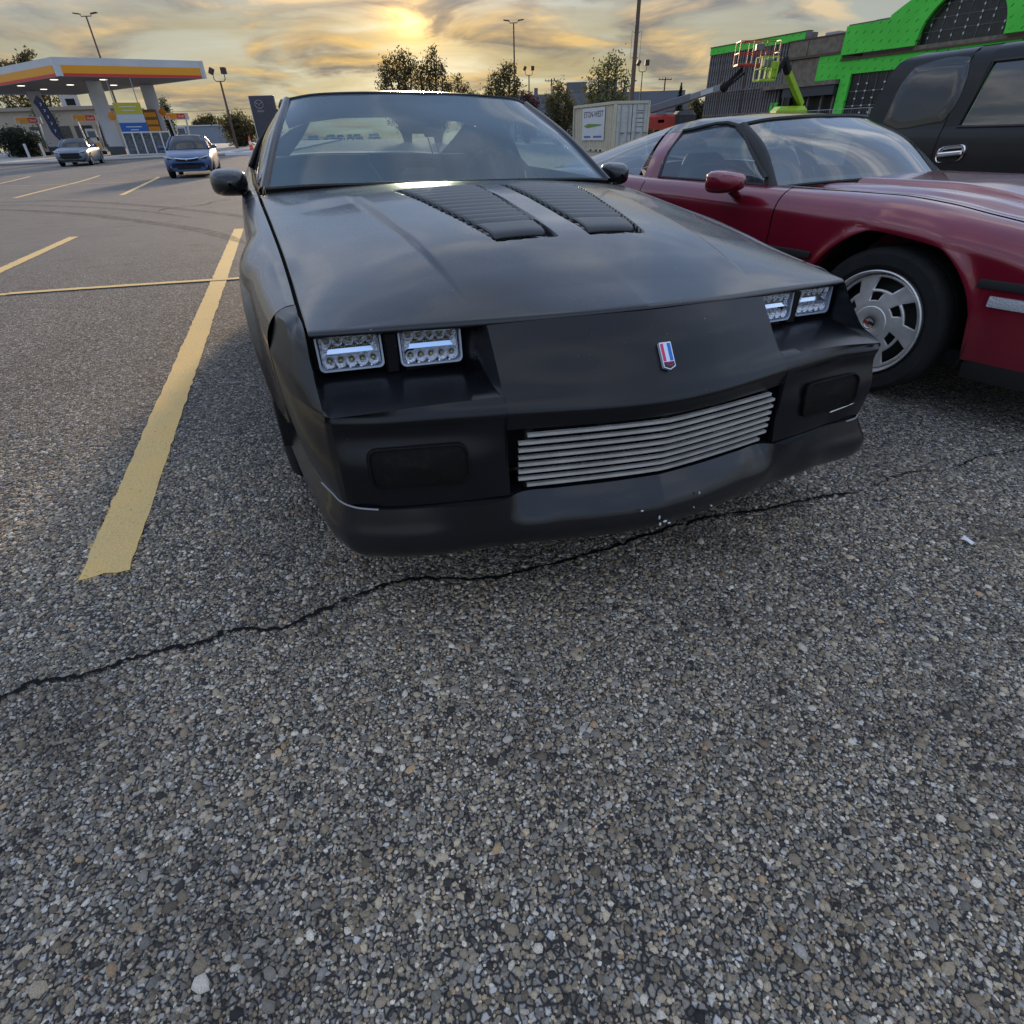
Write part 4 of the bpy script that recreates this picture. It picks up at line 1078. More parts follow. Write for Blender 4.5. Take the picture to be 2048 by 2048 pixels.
m = MB(); m.sym(patch(arr([[(0, -1.0, .57), (.4, -.98, .57), (.60, -.93, .565)], [(0, -1.06, .47), (.42, -1.03, .47), (.66, -.94, .47)], [(0, -1.05, .30), (.42, -1.02, .30), (.65, -.93, .30)], [(0, -.96, .20), (.42, -.94, .20), (.62, -.88, .20)]]), 4, 4), flip=True)
m.sym(patch(arr([[(0, -.92, .595), (.35, -.92, .59), (.60, -.92, .57)], [(0, -1.0, .57), (.4, -.98, .57), (.61, -.93, .563)]]), 3, 4), flip=True); m.build('front_bumper', M_RED2, vet)
m = MB(); m.sym(patch(arr([[(0, 3.45, .80), (.4, 3.44, .80), (.56, 3.42, .80)], [(0, 3.5, .6), (.45, 3.49, .6), (.70, 3.44, .6)], [(0, 3.46, .3), (.45, 3.45, .3), (.66, 3.42, .3)]]), 4, 4)); m.build('rear_bumper', M_RED2, vet)
MB().box((0, 1.2, .24), (1.5, 4.0, .06)).build('underbody', M_DARK, vet)
# glass house
M_VGL = glass('red_car_windscreen', (0.50, 0.60, 0.60), 0.015, 3.0, 0.03, (0.4, 0.42, 0.42))
WMv = (WBv + WTv) / 2 + arr((0, -.02, .03))
MB().grid(patch(full(np.stack([WBv, WMv, WTv])), 8, 8)).build('windscreen', M_VGL, vet, smooth=60)
m = MB()
for L, r in ((WBv, .008), (WTv, .012)):
    q = cr(L, 8); m.tube(np.concatenate([(q * arr((-1, 1, 1)))[::-1], q[1:]]), r, 6)
m.build('windscreen_seal', M_RUB, vet)
M_ROOF = mat('gloss_black_roof', (0.012, 0.012, 0.014), 0.10, spec=0.6)
for sgn in (-1, 1):
    path = cr(np.stack([WBv[3], WMv[3], WTv[3]]), 8)
    P = patch(arr([[p + arr(o) for o in ((-.012, -.004, .0), (.006, -.010, .009), (.024, -.002, .010), (.034, .018, .0), (.034, .04, -.016))] for p in path]), 1, 3); P[..., 0] *= sgn
    MB().grid(P, flip=sgn < 0).build('a_pillar', M_RUB, vet)
    SB = arr([(.748, .83, .845), (.757, 1.05, .850), (.762, 1.3, .853), (.766, 1.66, .857)])
    ST = arr([(.728, .85, .872), (.655, 1.04, .992), (.570, 1.26, 1.113), (.562, 1.70, 1.094)])
    P = patch(np.stack([SB, (SB + ST) / 2 + arr((.022, 0, .008)), ST]), 5, 5); P[..., 0] *= sgn
    MB().grid(P, flip=sgn > 0).build('side_window', glass('red_car_side_glass', (0.45, 0.56, 0.62), 0.015, 2.0, 0.10, (0.34, 0.44, 0.55)), vet, smooth=60)  # bluish reflection painted in through the film colour
    m = MB(); m.tube(cr(np.stack([ST[0], ST[1], ST[2], ST[3]]), 5) * arr((sgn, 1, 1)) + arr((.006 * sgn, 0, .004)), .011, 6); m.tube(cr(SB, 4) * arr((sgn, 1, 1)), .008, 6); m.tube([ST[3] * arr((sgn, 1, 1)), (.68 * sgn, 1.69, .985), SB[3] * arr((sgn, 1, 1))], .011, 6); m.build('window_seal', M_RUB, vet)
    P = patch(arr([[(.770, 1.675, .850), (.773, 1.74, .852), (.772, 1.80, .855)], [(.690, 1.695, .985), (.690, 1.765, .982), (.684, 1.83, .978)], [(.560, 1.71, 1.092), (.556, 1.80, 1.090), (.550, 1.88, 1.082)]]), 5, 4); P[..., 0] *= sgn
    MB().grid(P, flip=sgn > 0).build('b_pillar', M_RED, vet)
    m = MB(); prof = []
    for (f, x, dv, dw) in ((.05, -.93, .77, 0), (.55, -.93, .79, .004), (.85, -.93, .84, .006), (1.0, -.93, .90, .004), (.96, -.93, .96, -.004)):
        pass
    P = []
    for (v, wd, ht) in ((.775, .02, .012), (.785, .09, .05), (.82, .15, .085), (.87, .175, .105), (.92, .175, .108), (.95, .16, .10), (.945, .13, .08)):
        P.append([(sgn * .945 + x * wd, v + .05, .868 + z * ht) for x, z in [(math.copysign(abs(math.cos(a)) ** .6, math.cos(a)) * .5, math.copysign(abs(math.sin(a)) ** .6, math.sin(a)) * .5 - .12 * (math.sin(a) < 0) * abs(math.cos(a)) * 0) for a in np.linspace(0, 2 * PI, 26, endpoint=False)]])
    if sgn > 0: continue
    hd = MB().grid(cr(arr(P), 2), close=True).build('wing_mirror', M_RED, vet, smooth=50)
    m = MB(); m.grid(arr([[(sgn * x0, .93 + .035 * math.cos(a), z0 + .02 * math.sin(a)) for a in np.linspace(0, 2 * PI, 12, endpoint=False)] for x0, z0 in ((.84, .795), (.87, .81), (.905, .83))]), close=True); m.build('mirror_arm', M_RED, hd)
RFv = arr([WTv + arr((0, .006, .004)), [(0, 1.42, 1.176), (.3, 1.42, 1.168), (.48, 1.42, 1.150), (.566, 1.42, 1.120)], [(0, 1.71, 1.172), (.3, 1.71, 1.164), (.48, 1.71, 1.145), (.564, 1.70, 1.100)]])
MB().grid(patch(full(RFv), 6, 6)).build('roof_panel', M_ROOF, vet, solid=.02)
MB().sym(patch(arr([[(0, 1.715, 1.172), (.3, 1.715, 1.164), (.48, 1.715, 1.143)], [(0, 1.80, 1.168), (.3, 1.80, 1.16), (.475, 1.80, 1.14)], [(0, 1.88, 1.158), (.3, 1.88, 1.15), (.47, 1.88, 1.13)]]), 3, 6)).sym(arr([[(.48, 1.715, 1.143), (.558, 1.712, 1.095)], [(.475, 1.80, 1.14), (.555, 1.80, 1.092)], [(.47, 1.88, 1.13), (.55, 1.88, 1.084)]])).build('halo_bar', M_ROOF, vet)
MB().sym(patch(arr([[(0, 1.885, 1.156), (.3, 1.885, 1.148), (.47, 1.885, 1.128), (.556, 1.885, 1.084), (.683, 1.865, .974), (.770, 1.855, .860)],
                    [(0, 2.35, 1.075), (.3, 2.35, 1.066), (.46, 2.35, 1.045), (.55, 2.35, 1.01), (.66, 2.33, .945), (.745, 2.30, .885)],
                    [(0, 2.95, .93), (.3, 2.95, .925), (.45, 2.94, .918), (.54, 2.93, .91), (.63, 2.92, .90), (.70, 2.9, .878)]]), 6, 5)).build('rear_glass', M_VGL, vet, smooth=60)
MB().sym(patch(arr([[(0, 2.96, .925), (.4, 2.95, .92), (.70, 2.91, .876)], [(0, 3.2, .89), (.4, 3.2, .885), (.64, 3.18, .855)], [(0, 3.45, .80), (.4, 3.44, .80), (.55, 3.44, .80)]]), 4, 5)).build('rear_deck', M_RED, vet)
MB().sym(patch(arr([[(0, .55, .84), (.4, .62, .84), (.70, .80, .835)], [(0, .80, .855), (.4, .84, .852), (.72, .92, .84)], [(0, 1.0, .83), (.4, 1.0, .83), (.74, 1.0, .82)], [(0, 1.02, .6), (.4, 1.02, .6), (.74, 1.02, .6)]]), 4, 4)).build('dashboard', M_CABIN, vet)
MB().box((0, 1.6, .38), (1.45, 1.6, .05)).build('cabin_floor', M_CABIN, vet)
MB().box((0, 2.4, .70), (1.30, .95, .04)).build('cargo_floor', M_CABIN, vet)
M_VSEAT = mat('grey_leather_seat', (0.10, 0.10, 0.11), 0.55, var=0.2)
for sgn in (-1, 1):
    P = []
    for t_, hwid, th, w in ((0, .23, .09, .45), (.4, .25, .075, .62), (.75, .23, .06, .80), (.92, .19, .055, .90), (1.0, .15, .05, .95), (1.08, .12, .03, .975)):
        v = 1.50 + .20 * t_
        P.append([(sgn * .36 + hwid * math.copysign(abs(math.cos(a)) ** .5, math.cos(a)), v + th * math.copysign(abs(math.sin(a)) ** .7, math.sin(a)), w) for a in np.linspace(0, 2 * PI, 20, endpoint=False)])
    m = MB().grid(cr(arr(P), 3), close=True); m.f.append(tuple(range(m.n - 20, m.n))); m.m.append(0); m.build('seat_back', M_VSEAT, vet)
# wheels
M_VRIM = mat('satin_silver_alloy', (0.66, 0.64, 0.62), 0.40, 0.55, var=0.12, vscale=14)
def vette_wheel(c, sgn):
    R, rw, w = .325, .232, .25
    t_ = tyre(MB(), c, R, rw, w, 64).build('wheel', M_TYRE, vet)
    cx, cy, cz = c; x0 = w / 2
    m = MB(); m.lathe([(rw, sgn * x0 * .2), (rw * .985, sgn * x0 * .80), (rw * 1.005, sgn * x0 * .96), (rw * .985, sgn * (x0 * .99)), (rw * .955, sgn * x0 * .93), (rw * .935, sgn * x0 * .72)], 64, c, 'x'); m.build('rim_lip', M_VRIM, t_)
    rings = [.018, .06, .072, .076, .098, .102, .138, .142, .150, .200, .206, rw * .945]
    hh = [.0, .0, -.001, -.004, -.005, -.006, -.010, -.011, -.012, -.017, -.018, -.024]; n = 144
    def hole(i, j):
        a = (j * 360 / n) % 60
        if 8 <= i <= 8 or i == 9:
            return not (8 <= i <= 8 and 8 <= a < 44)
        if i == 5 or i == 4: return not (i == 5 and 10 <= a < 32)
        return True
    P = np.zeros((len(rings), n, 3))
    for i, (r, h) in enumerate(zip(rings, hh)):
        for j in range(n):
            a = (2 * PI * j / n + 2.2 * (r - .10)) * -sgn
            P[i, j] = (cx + sgn * (x0 * .78 + h + .012), cy + r * math.cos(a), cz + r * math.sin(a))
    m = MB().grid(P, close=True, mask=hole); m.build('rim_face', M_VRIM, t_, smooth=30, solid=.014)
    m = MB(); m.lathe([(.0, sgn * (x0 * .78 + .0135)), (.02, sgn * (x0 * .78 + .0125))], 24, c, 'x'); m.build('hub_cap', M_VRIM, t_)
    for yy, colr, nm in ((-.011, (0.02, 0.02, 0.02), 'cap_flag_black'), (.009, (0.30, 0.03, 0.02), 'cap_flag_red')):
        MB().prism([(cy + yy - .013, cz - .008), (cy + yy + .013, cz - .002), (cy + yy + .011, cz + .010), (cy + yy - .011, cz + .005)], cx + sgn * (x0 * .78 + .0130), cx + sgn * (x0 * .78 + .0160), 'x').build(nm, mat(nm, colr, 0.4), t_, smooth=0)
    m = MB(); m.tube([(cx + sgn * (x0 * .78 + .014), cy + .026 * math.cos(a), cz + .026 * math.sin(a)) for a in np.linspace(0, 2 * PI, 24, endpoint=False)], .0015, 5, closed=True); m.build('cap_ring', M_DARK, t_)
    m = MB(); m.lathe([(.02, sgn * .02), (.16, sgn * .02), (.20, sgn * .01)], 32, c, 'x'); m.build('brake_disc', mat('dark_brake_disc', (0.03, 0.03, 0.03), 0.6), t_)
for v in (0.0, 2.443):
    for sgn in (-1, 1): vette_wheel((sgn * .742, v, .325), sgn)

# ------------------------------------------------------------------ the black SUV behind it
M_SUV = paint('black_suv_paint', (0.006, 0.006, 0.008), 0.35, 0.15, 0.0, 0.01, 0.3)
suv = empty('black_suv', (5.581, 7.150, -.07), rad(20), 'tall black SUV with chrome door handles standing behind the red car', 'car')
M_TINT = glass('suv_tinted_glass', (0.10, 0.11, 0.12), 0.02, 1.6)
M_DGLS = glass('suv_door_glass', (0.36, 0.42, 0.42), 0.02, 2.1, 0.04)
# side section (u as function of height) and rear slope
su = f1([.30, .50, .80, 1.0, 1.08, 1.3, 1.6, 1.68, 1.72, 1.75], [.85, .90, .905, .895, .872, .845, .805, .785, .75, .66])
rv = f1([.30, .9, 1.1, 1.2, 1.6, 1.68, 1.72, 1.77], [1.32, 1.32, 1.26, 1.20, 1.08, 1.03, .95, .78])
fr = f1([.30, .9, 1.05, 1.1, 1.6, 1.70, 1.77], [-3.0, -3.0, -2.95, -1.75, -1.1, -1.0, -.95])
def suv_pt(v, w, o=0.0): return (float(su(w)) + o, v, w)
def suv_panel(nm, poly, material, o, sgn, nv=10, nw=12, parent=None, solid=0.0):
    """panel on the side: poly = [(v_bot0, v_bot1, w_bot), (v_top0, v_top1, w_top)]"""
    P = []
    for i in range(nw + 1):
        t_ = i / nw; (a0, a1, wa), (b0, b1, wb) = poly
        P.append([suv_pt((a0 + (b0 - a0) * t_) + ((a1 + (b1 - a1) * t_) - (a0 + (b0 - a0) * t_)) * j / nv, wa + (wb - wa) * t_, o) for j in range(nv + 1)])
    P = arr(P); P[..., 0] *= sgn
    return MB().grid(P, flip=sgn > 0).build(nm, material, parent or suv, smooth=50, solid=solid)
for sgn in (-1, 1):
    # rear quarter with its curved back edge
    ws = np.concatenate([np.linspace(.30, 1.0, 10), np.linspace(1.05, 1.68, 18), [1.70, 1.72, 1.735, 1.75]])
    def strip(va, vb, n=14): 
        P = arr([[suv_pt((1 - j / n) * va(w) + (j / n) * vb(w), w) for j in range(n + 1)] for w in ws]); P[..., 0] *= sgn; return P
    b_edge = lambda w: .215 if w > 1.05 else .205 - .0 * w
    MB().grid(strip(lambda w: .21, lambda w: float(rv(w))), flip=sgn > 0).build('rear_quarter', M_SUV, suv, smooth=50)
    wd = ws[ws < 1.06]; 
    def band(va, vb, wa, wb, nm):
        w_ = np.linspace(wa, wb, 14); P = arr([[suv_pt(va + (vb - va) * j / 10, w) for j in range(11)] for w in w_]); P[..., 0] *= sgn
        return MB().grid(P, flip=sgn > 0).build(nm, M_SUV, suv, smooth=50)
    dr = band(-1.05, .202, .42, 1.085, 'rear_door'); band(-2.10, -1.058, .42, 1.085, 'front_door'); band(-3.0, -2.108, .42, 1.06, 'front_fender'); band(-2.2, 1.2, .30, .415, 'sill')
    # window frames and panes
    for (b0, b1, t0, t1, nm) in ((-.99, .055, -.99, -.035, 'rear_door'), (-1.98, -1.10, -1.35, -1.10, 'front_door')):
        suv_panel('door_glass', [(b0, b1, 1.085), (t0, t1, 1.60)], M_DGLS, -.012, sgn)
        m = MB()
        for (va, wa), (vb, wb) in (((b0, 1.08), (b1, 1.08)), ((b1, 1.08), (t1, 1.605)), ((t1, 1.605), (t0, 1.605))):
            m.tube([(sgn * suv_pt(va + (vb - va) * k / 6, wa + (wb - wa) * k / 6)[0], va + (vb - va) * k / 6, wa + (wb - wa) * k / 6) for k in range(7)], .014, 6)
        m.build('window_seal', M_RUB, suv)
    suv_panel('window_pillar', [(.058, .205, 1.085), (-.03, .205, 1.74)], M_SUV, .0, sgn)
    suv_panel('door_header', [(-1.10, .0, 1.605), (-1.0, .0, 1.745)], M_SUV, .0, sgn)
    suv_panel('door_pillar', [(-1.10, -.985, 1.085), (-1.10, -.985, 1.61)], M_RUB, -.004, sgn)
    # quarter window, slightly proud, rounded corners
    m = MB(); pts = [(.26, 1.125), (.225, 1.16), (.20, 1.60), (.225, 1.655), (.27, 1.665), (.72, 1.640), (.80, 1.62), (.845, 1.57), (.94, 1.20), (.945, 1.14), (.90, 1.115)]
    cpt = arr([.55, 1.37]); rows = []
    ring_ = cr(arr([(p[0], p[1], 0) for p in pts + pts[:1]]), 4)[:-1, :2]
    for f, o in ((1.012, -.004), (1.01, .004), (.985, .006), (.7, .006), (.35, .006), (0, .006)):
        rows.append([(sgn * (float(su((cpt + (p - cpt) * f)[1])) + o), *(cpt + (p - cpt) * f)) for p in ring_])
    m.grid(arr(rows), close=True, flip=sgn > 0).build('quarter_window', mat('suv_privacy_glass', (0.006, 0.007, 0.010), 0.05, spec=0.9), suv, smooth=40)
    # door shut lines
    m = MB(); m.tube([(sgn * (suv_pt(0, w)[0] + .0005), .2055 - (.0 if w < 1.1 else 0), w) for w in np.linspace(.42, 1.73, 22)], .006, 5); m.build('shut_line', M_DARK, suv)
    m = MB(); m.tube([(sgn * (suv_pt(0, w)[0] + .0005), -1.054, w) for w in np.linspace(.42, 1.6, 16)], .005, 5); m.build('shut_line', M_DARK, suv)
    # chrome pull handles
    for v0 in (.0, -1.25):
        x = sgn * (float(su(.85)) + .004)
        m = MB(); pr = roundrect(.30, .15, .065, 6)
        m.grid(arr([[(x + sgn * d, v0 + p * f, .848 + q * f - p * .10) for p, q in pr] for f, d in ((1.02, -.012), (1.0, .012), (.93, .018), (.86, .012), (.84, -.004), (0, -.010))]), close=True, flip=sgn > 0)
        hb = m.build('door_handle', M_CHROME, suv, smooth=50)
        m = MB(); m.bar((x + sgn * .022, v0 - .13, .86), (x + sgn * .022, v0 + .125, .836), .026, .040, bev=.010); m.build('pull_bar', M_CHROME, hb)
        m = MB(); m.bar((x + sgn * .002, v0 - .09, .857), (x + sgn * .002, v0 + .09, .839), .010, .085); m.build('handle_recess', M_DARK, hb)
# roof
rws = [1.75, 1.762, 1.772, 1.778]
P = []
for v in np.concatenate([np.linspace(-1.0, .70, 14), [.80, .88, .95, 1.0]]):
    e = float(sstep(v, .7, 1.03)); P.append([(u, v, 1.75 + .03 * (1 - (u / .66) ** 2) - .055 * e * e) for u in np.linspace(-.67, .67, 21)])
MB().grid(arr(P)).build('roof', M_SUV, suv, smooth=50)
P = arr([[(s * (float(su(w)) - .01), float(rv(w)), w) for s in np.linspace(-1, 1, 15)] for w in np.concatenate([np.linspace(.35, 1.2, 8), np.linspace(1.25, 1.74, 14)])])
MB().grid(P).build('tailgate', M_SUV, suv, smooth=50)
MB().grid(arr([[(s * .60, float(rv(w)) + .006, w) for s in np.linspace(-1, 1, 9)] for w in np.linspace(1.12, 1.62, 8)])).build('rear_glass', mat('suv_privacy_glass', ()), suv)
P = arr([[(s * .80, v, w) for s in np.linspace(-1, 1, 9)] for v, w in ((-1.0, 1.76), (-1.4, 1.45), (-1.78, 1.09))]); MB().grid(P, flip=True).build('windscreen', M_DGLS, suv, smooth=60)
P = arr([[(s * .86, v, w + .03 * (1 - s * s)) for s in np.linspace(-1, 1, 13)] for v, w in ((-1.78, 1.08), (-2.4, 1.05), (-2.9, 1.0), (-3.0, .9), (-3.03, .6), (-3.0, .35))]); MB().grid(P, flip=True).build('hood', M_SUV, suv, smooth=40)
MB().box((0, -.9, .45), (1.6, 4.0, .10)).build('underbody', M_DARK, suv)
MB().box((0, -.4, .72), (1.5, .5, .5), bev=.1).build('seat_row', M_SEAT, suv); 
for s in (-.4, .4): MB().box((s, -.15, 1.10), (.42, .14, .55), bev=.05).build('seat_back', M_SEAT, suv)
MB().box((0, .6, 1.06), (1.5, 1.0, .03)).build('parcel_shelf', M_CABIN, suv)
for v in (.62, -2.25):
    for sgn in (-1, 1): simple_wheel(suv, (sgn * .80, v, .37), .37, .21, .25, mat('suv_alloy', (0.35, 0.35, 0.36), 0.35, 0.8), sgn)

# ------------------------------------------------------------------ sedans by the filling station
def sedan(name, label, x, y, yaw, body_m, kind):
    o = empty(name, G(x, y), yaw, label, 'car')
    L = 4.48
    hwv = f1([0, .06, .2, .6, 1.1, 2.0, 3.2, 4.0, 4.35, L], [.58, .70, .80, .855, .87, .875, .87, .84, .78, .68])
    topv = f1([0, .08, .3, .7, 1.12, 2.0, 3.2, 3.9, 4.3, L], [.60, .68, .77, .865, .945, .975, 1.0, 1.03, 1.02, .93]) if kind == 'a' else f1([0, .08, .3, .7, 1.12, 2.0, 3.2, 3.9, 4.3, L], [.62, .72, .83, .90, .955, .985, 1.0, 1.02, 1.0, .9])
    rows = []
    for v in np.concatenate([[0, .02, .05, .1], np.linspace(.18, 4.3, 40), [4.4, L]]):
        h, t_, b = float(hwv(v)), float(topv(v)), .24
        for cv in (.86, 3.50): pass
        r = []
        for a in np.linspace(0, 1, 9): u = h * .86 * a; r.append((u, v, t_ - .035 * a ** 2.2))
        for uu, ww in ((.95, t_ - .075), (.985, t_ - .14), (1.0, t_ - .24), (.995, .5), (.97, .36), (.93, .26), (.7, .22)):
            ww = max(ww, .22); r.append((h * uu, v, ww))
        rows.append(r)
    def near(i, j):   # wheel openings
        P = arr(rows[i][j]); return True
    P = arr(rows)
    def mask(i, j):
        p = (P[i, j] + P[i + 1, j + 1]) / 2
        return not any(math.hypot(p[1] - cv, p[2] - .31) < .345 and p[0] > .5 for cv in (.86, 3.50))
    m = MB(); m.grid(P, mask=mask); Q = P * arr((-1, 1, 1)); m.grid(Q, flip=True, mask=mask)
    m.prism([(p[0], p[2]) for p in [*P[0], *(P[0][::-1] * arr((-1, 1, 1)))]], 0, .004, 'y')
    m.build('body', body_m, o, smooth=40)
    MB().box((0, 2.2, .30), (1.45, 4.0, .14)).build('underbody', M_DARK, o)
    # greenhouse
    zr = 1.425 if kind == 'a' else 1.40
    wb = arr([(0, 1.02, .955), (.4, 1.07, .95), (.66, 1.22, .945), (.74, 1.34, .945)]); wt_ = arr([(0, 1.86, zr - .035), (.3, 1.88, zr - .04), (.48, 1.94, zr - .055), (.55, 2.0, zr - .07)])
    gl_ = glass('sedan_glass', (0.16, 0.19, 0.20), 0.03, 1.55, 0.04)
    MB().sym(patch(np.stack([wb, (wb + wt_) / 2 + arr((0, -.02, .03)), wt_]), 5, 5)).build('windscreen', gl_, o, smooth=60)
    rf = arr([wt_ + arr((0, 0, .006)), [(0, 2.4, zr), (.3, 2.4, zr - .008), (.48, 2.4, zr - .03), (.57, 2.4, zr - .06)], [(0, 3.1, zr - .03), (.3, 3.1, zr - .04), (.46, 3.1, zr - .06), (.55, 3.05, zr - .085)]])
    MB().sym(patch(rf, 5, 5)).build('roof', body_m, o)
    rb = arr([(0, 3.95, 1.02), (.35, 3.93, 1.02), (.6, 3.85, 1.01), (.70, 3.72, 1.0)])
    MB().sym(patch(np.stack([rf[2], (rf[2] + rb) / 2 + arr((0, .03, .03)), rb]), 5, 5)).build('rear_window', gl_, o, smooth=60)
    for s in (-1, 1):
        SB = arr([(.775, 1.45, .955), (.80, 1.9, .965), (.80, 2.6, .975), (.79, 3.2, .985), (.76, 3.6, 1.0)]); ST = arr([(.735, 1.5, 1.01), (.58, 2.02, zr - .085), (.585, 2.55, zr - .075), (.57, 3.02, zr - .095), (.66, 3.42, zr - .26)])
        q = patch(np.stack([SB, (SB + ST) / 2 + arr((.02, 0, .01)), ST]), 4, 4); q[..., 0] *= s; MB().grid(q, flip=s > 0).build('side_window', gl_, o, smooth=60)
        for a_, b_ in ((wb[3], wt_[3]), (rb[3], rf[2][3])):
            mm = MB(); mm.tube([a_ * arr((s, 1, 1)) + arr((.02 * s, 0, 0)), (a_ + b_) / 2 * arr((s, 1, 1)) + arr((.035 * s, 0, .02)), b_ * arr((s, 1, 1)) + arr((.012 * s, 0, 0))], .045, 8); mm.build('pillar', body_m, o)
        mm = MB(); mm.tube([(.80 * s, 2.45, .97), (.60 * s, 2.5, zr - .07)], .03, 6); mm.build('door_pillar', M_DARK, o)
        ellipsoid(MB(), (.97 * s, 1.42, 1.0), (.10, .05, .065), 12, 8, .7).build('wing_mirror', body_m, o)
        MB().bar((.84 * s, 1.42, .96), (.93 * s, 1.42, .98), .04).build('mirror_arm', M_DARK, o)
        for v in (.86, 3.50): simple_wheel(o, (s * .76, v, .31), .31, .205, .20, mat('sedan_alloy', (0.38, 0.38, 0.40), 0.35, 0.8), s)
        for v, w in ((1.9, .86), (2.9, .88)): MB().box((.885 * s, v, w), (.02, .16, .03), bev=.006).build('door_handle', body_m, o)
    lampm = mat('sedan_headlamp', (0.52, 0.56, 0.60), 0.12, 0.5)
    for s in (-1, 1):
        if kind == 'a':
            pl = [(.40 * s, .615), (.76 * s, .70), (.79 * s, .735), (.74 * s, .745), (.44 * s, .665)]
            d = (.015, .10)
        else:
            pl = [(.46 * s, .655), (.78 * s, .73), (.79 * s, .785), (.70 * s, .775), (.48 * s, .70)]
            d = (.015, .10)
        k = len(pl); V = [(p[0], .028 + .23 * max(0, (abs(p[0]) - .50)) ** 1.3 + .12 * max(0, p[1] - .62) - .012, p[1]) for p in pl]
        mm = MB(); mm.add(V + [(v[0], v[1] + .10, v[2]) for v in V], [tuple(range(k)) if s < 0 else tuple(range(k))[::-1], tuple(range(2 * k - 1, k - 1, -1))] + [(i, k + i, k + (i + 1) % k, (i + 1) % k) for i in range(k)]); mm.build('headlight', lampm, o, smooth=0)
        mm = MB(); ellipsoid(mm, (.60 * s, .055, .37), (.065, .03, .038), 10, 8); mm.build('fog_lamp', lampm, o)
        mm = MB(); mm.box((.60 * s, .070, .37), (.24, .06, .11), bev=.03); mm.build('fog_surround', M_DARK, o)
    if kind == 'a':
        MB().prism([(-.40, .635), (.40, .635), (.36, .575), (.20, .55), (-.20, .55), (-.36, .575)], -.010, .08, 'y').build('grille', M_DARK, o, smooth=0)
        MB().tube([(-.42, .0, .665), (-.22, -.016, .635), (0, -.022, .622), (.22, -.016, .635), (.42, .0, .665)], .018, 8).build('grille_bar', M_CHROME, o)
        mm = MB(); mm.tube([(-.035, -.03, .65), (-.025, -.03, .59), (.025, -.03, .59), (.035, -.03, .65)], .010, 6); mm.tube([(-.028, -.03, .622), (.028, -.03, .622)], .008, 6); mm.build('badge', M_CHROME, o)
        MB().prism([(-.44, .42), (.44, .42), (.40, .30), (-.40, .30)], -.006, .08, 'y').build('lower_intake', M_DARK, o, smooth=0)
        MB().prism([(-.80, .30), (.80, .30), (.76, .235), (-.76, .235)], .02, .3, 'y').build('lip', M_DARK, o, smooth=0)
    else:
        MB().prism([(-.50, .66), (.50, .66), (.46, .42), (.34, .36), (-.34, .36), (-.46, .42)], -.010, .08, 'y').build('grille', M_DARK, o, smooth=0)
        MB().prism([(-.70, .33), (.70, .33), (.66, .25), (-.66, .25)], -.004, .2, 'y').build('lower_intake', M_DARK, o, smooth=0)
    MB().sym(patch(arr([[(0, 1.1, .9), (.7, 1.3, .9)], [(0, 1.6, .93), (.72, 1.6, .92)]]), 2, 3)).build('dashboard', M_CABIN, o)
    for s in (-.36, .36): MB().box((s, 2.35, .95), (.42, .14, .55), bev=.06).build('seat_back', M_SEAT, o)
    return o
sedan('blue_sedan', 'blue sedan with chrome grille bar parked beyond the left-hand bay lines', -12.05, 25.35, rad(19), paint('blue_sedan_paint', (0.020, 0.062, 0.17), 0.4, 0.25), 'a')
sedan('silver_hatchback', 'pale silver car with wide black grille beside the fuel canopy', -25.1, 38.75, rad(19), paint('silver_car_paint', (0.11, 0.14, 0.19), 0.38, 0.3, 0.2), 'b')

# ------------------------------------------------------------------ filling station
M_WHT = mat('white_cladding', (0.50, 0.52, 0.55), 0.55, var=0.06, vscale=0.8)
M_CONC = mat('forecourt_concrete', (0.30, 0.29, 0.28), 0.9, var=0.15, vscale=0.5, bump=0.2, bscale=8)
M_YEL = mat('canopy_yellow', (0.72, 0.30, 0.010), 0.45)
M_REDS = mat('canopy_red', (0.55, 0.03, 0.022), 0.45)
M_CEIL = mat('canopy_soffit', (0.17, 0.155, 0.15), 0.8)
pa = [arr(q) for q in ((-44, 38), (-16, 50), (-20, 84), (-64, 78))]
gridp = arr([[(1 - a) * ((1 - b) * pa[0] + b * pa[1]) + a * ((1 - b) * pa[3] + b * pa[2]) for b in np.linspace(0, 1, 15)] for a in np.linspace(0, 1, 15)])
Z = gz(gridp[..., 0], gridp[..., 1]) + .14
m = MB(); m.grid(np.dstack([gridp, Z]))
for row in (gridp[0], gridp[:, -1], gridp[:, 0]):
    zz = gz(row[:, 0], row[:, 1]); m.grid(arr([[(p[0], p[1], z - .05), (p[0], p[1], z + .14)] for p, z in zip(row, zz)]))
m.build('forecourt', M_CONC, smooth=30, kind='structure', label='raised concrete forecourt of the filling station')
m = MB(); q = gridp[0]; m.tube([(p[0], p[1] - .05, float(gz(*p)) + .08) for p in q], .10, 6); m.build('kerb', mat('kerb_concrete', (0.36, 0.35, 0.34), 0.9), smooth=40, kind='structure', label='low concrete kerb along the forecourt')

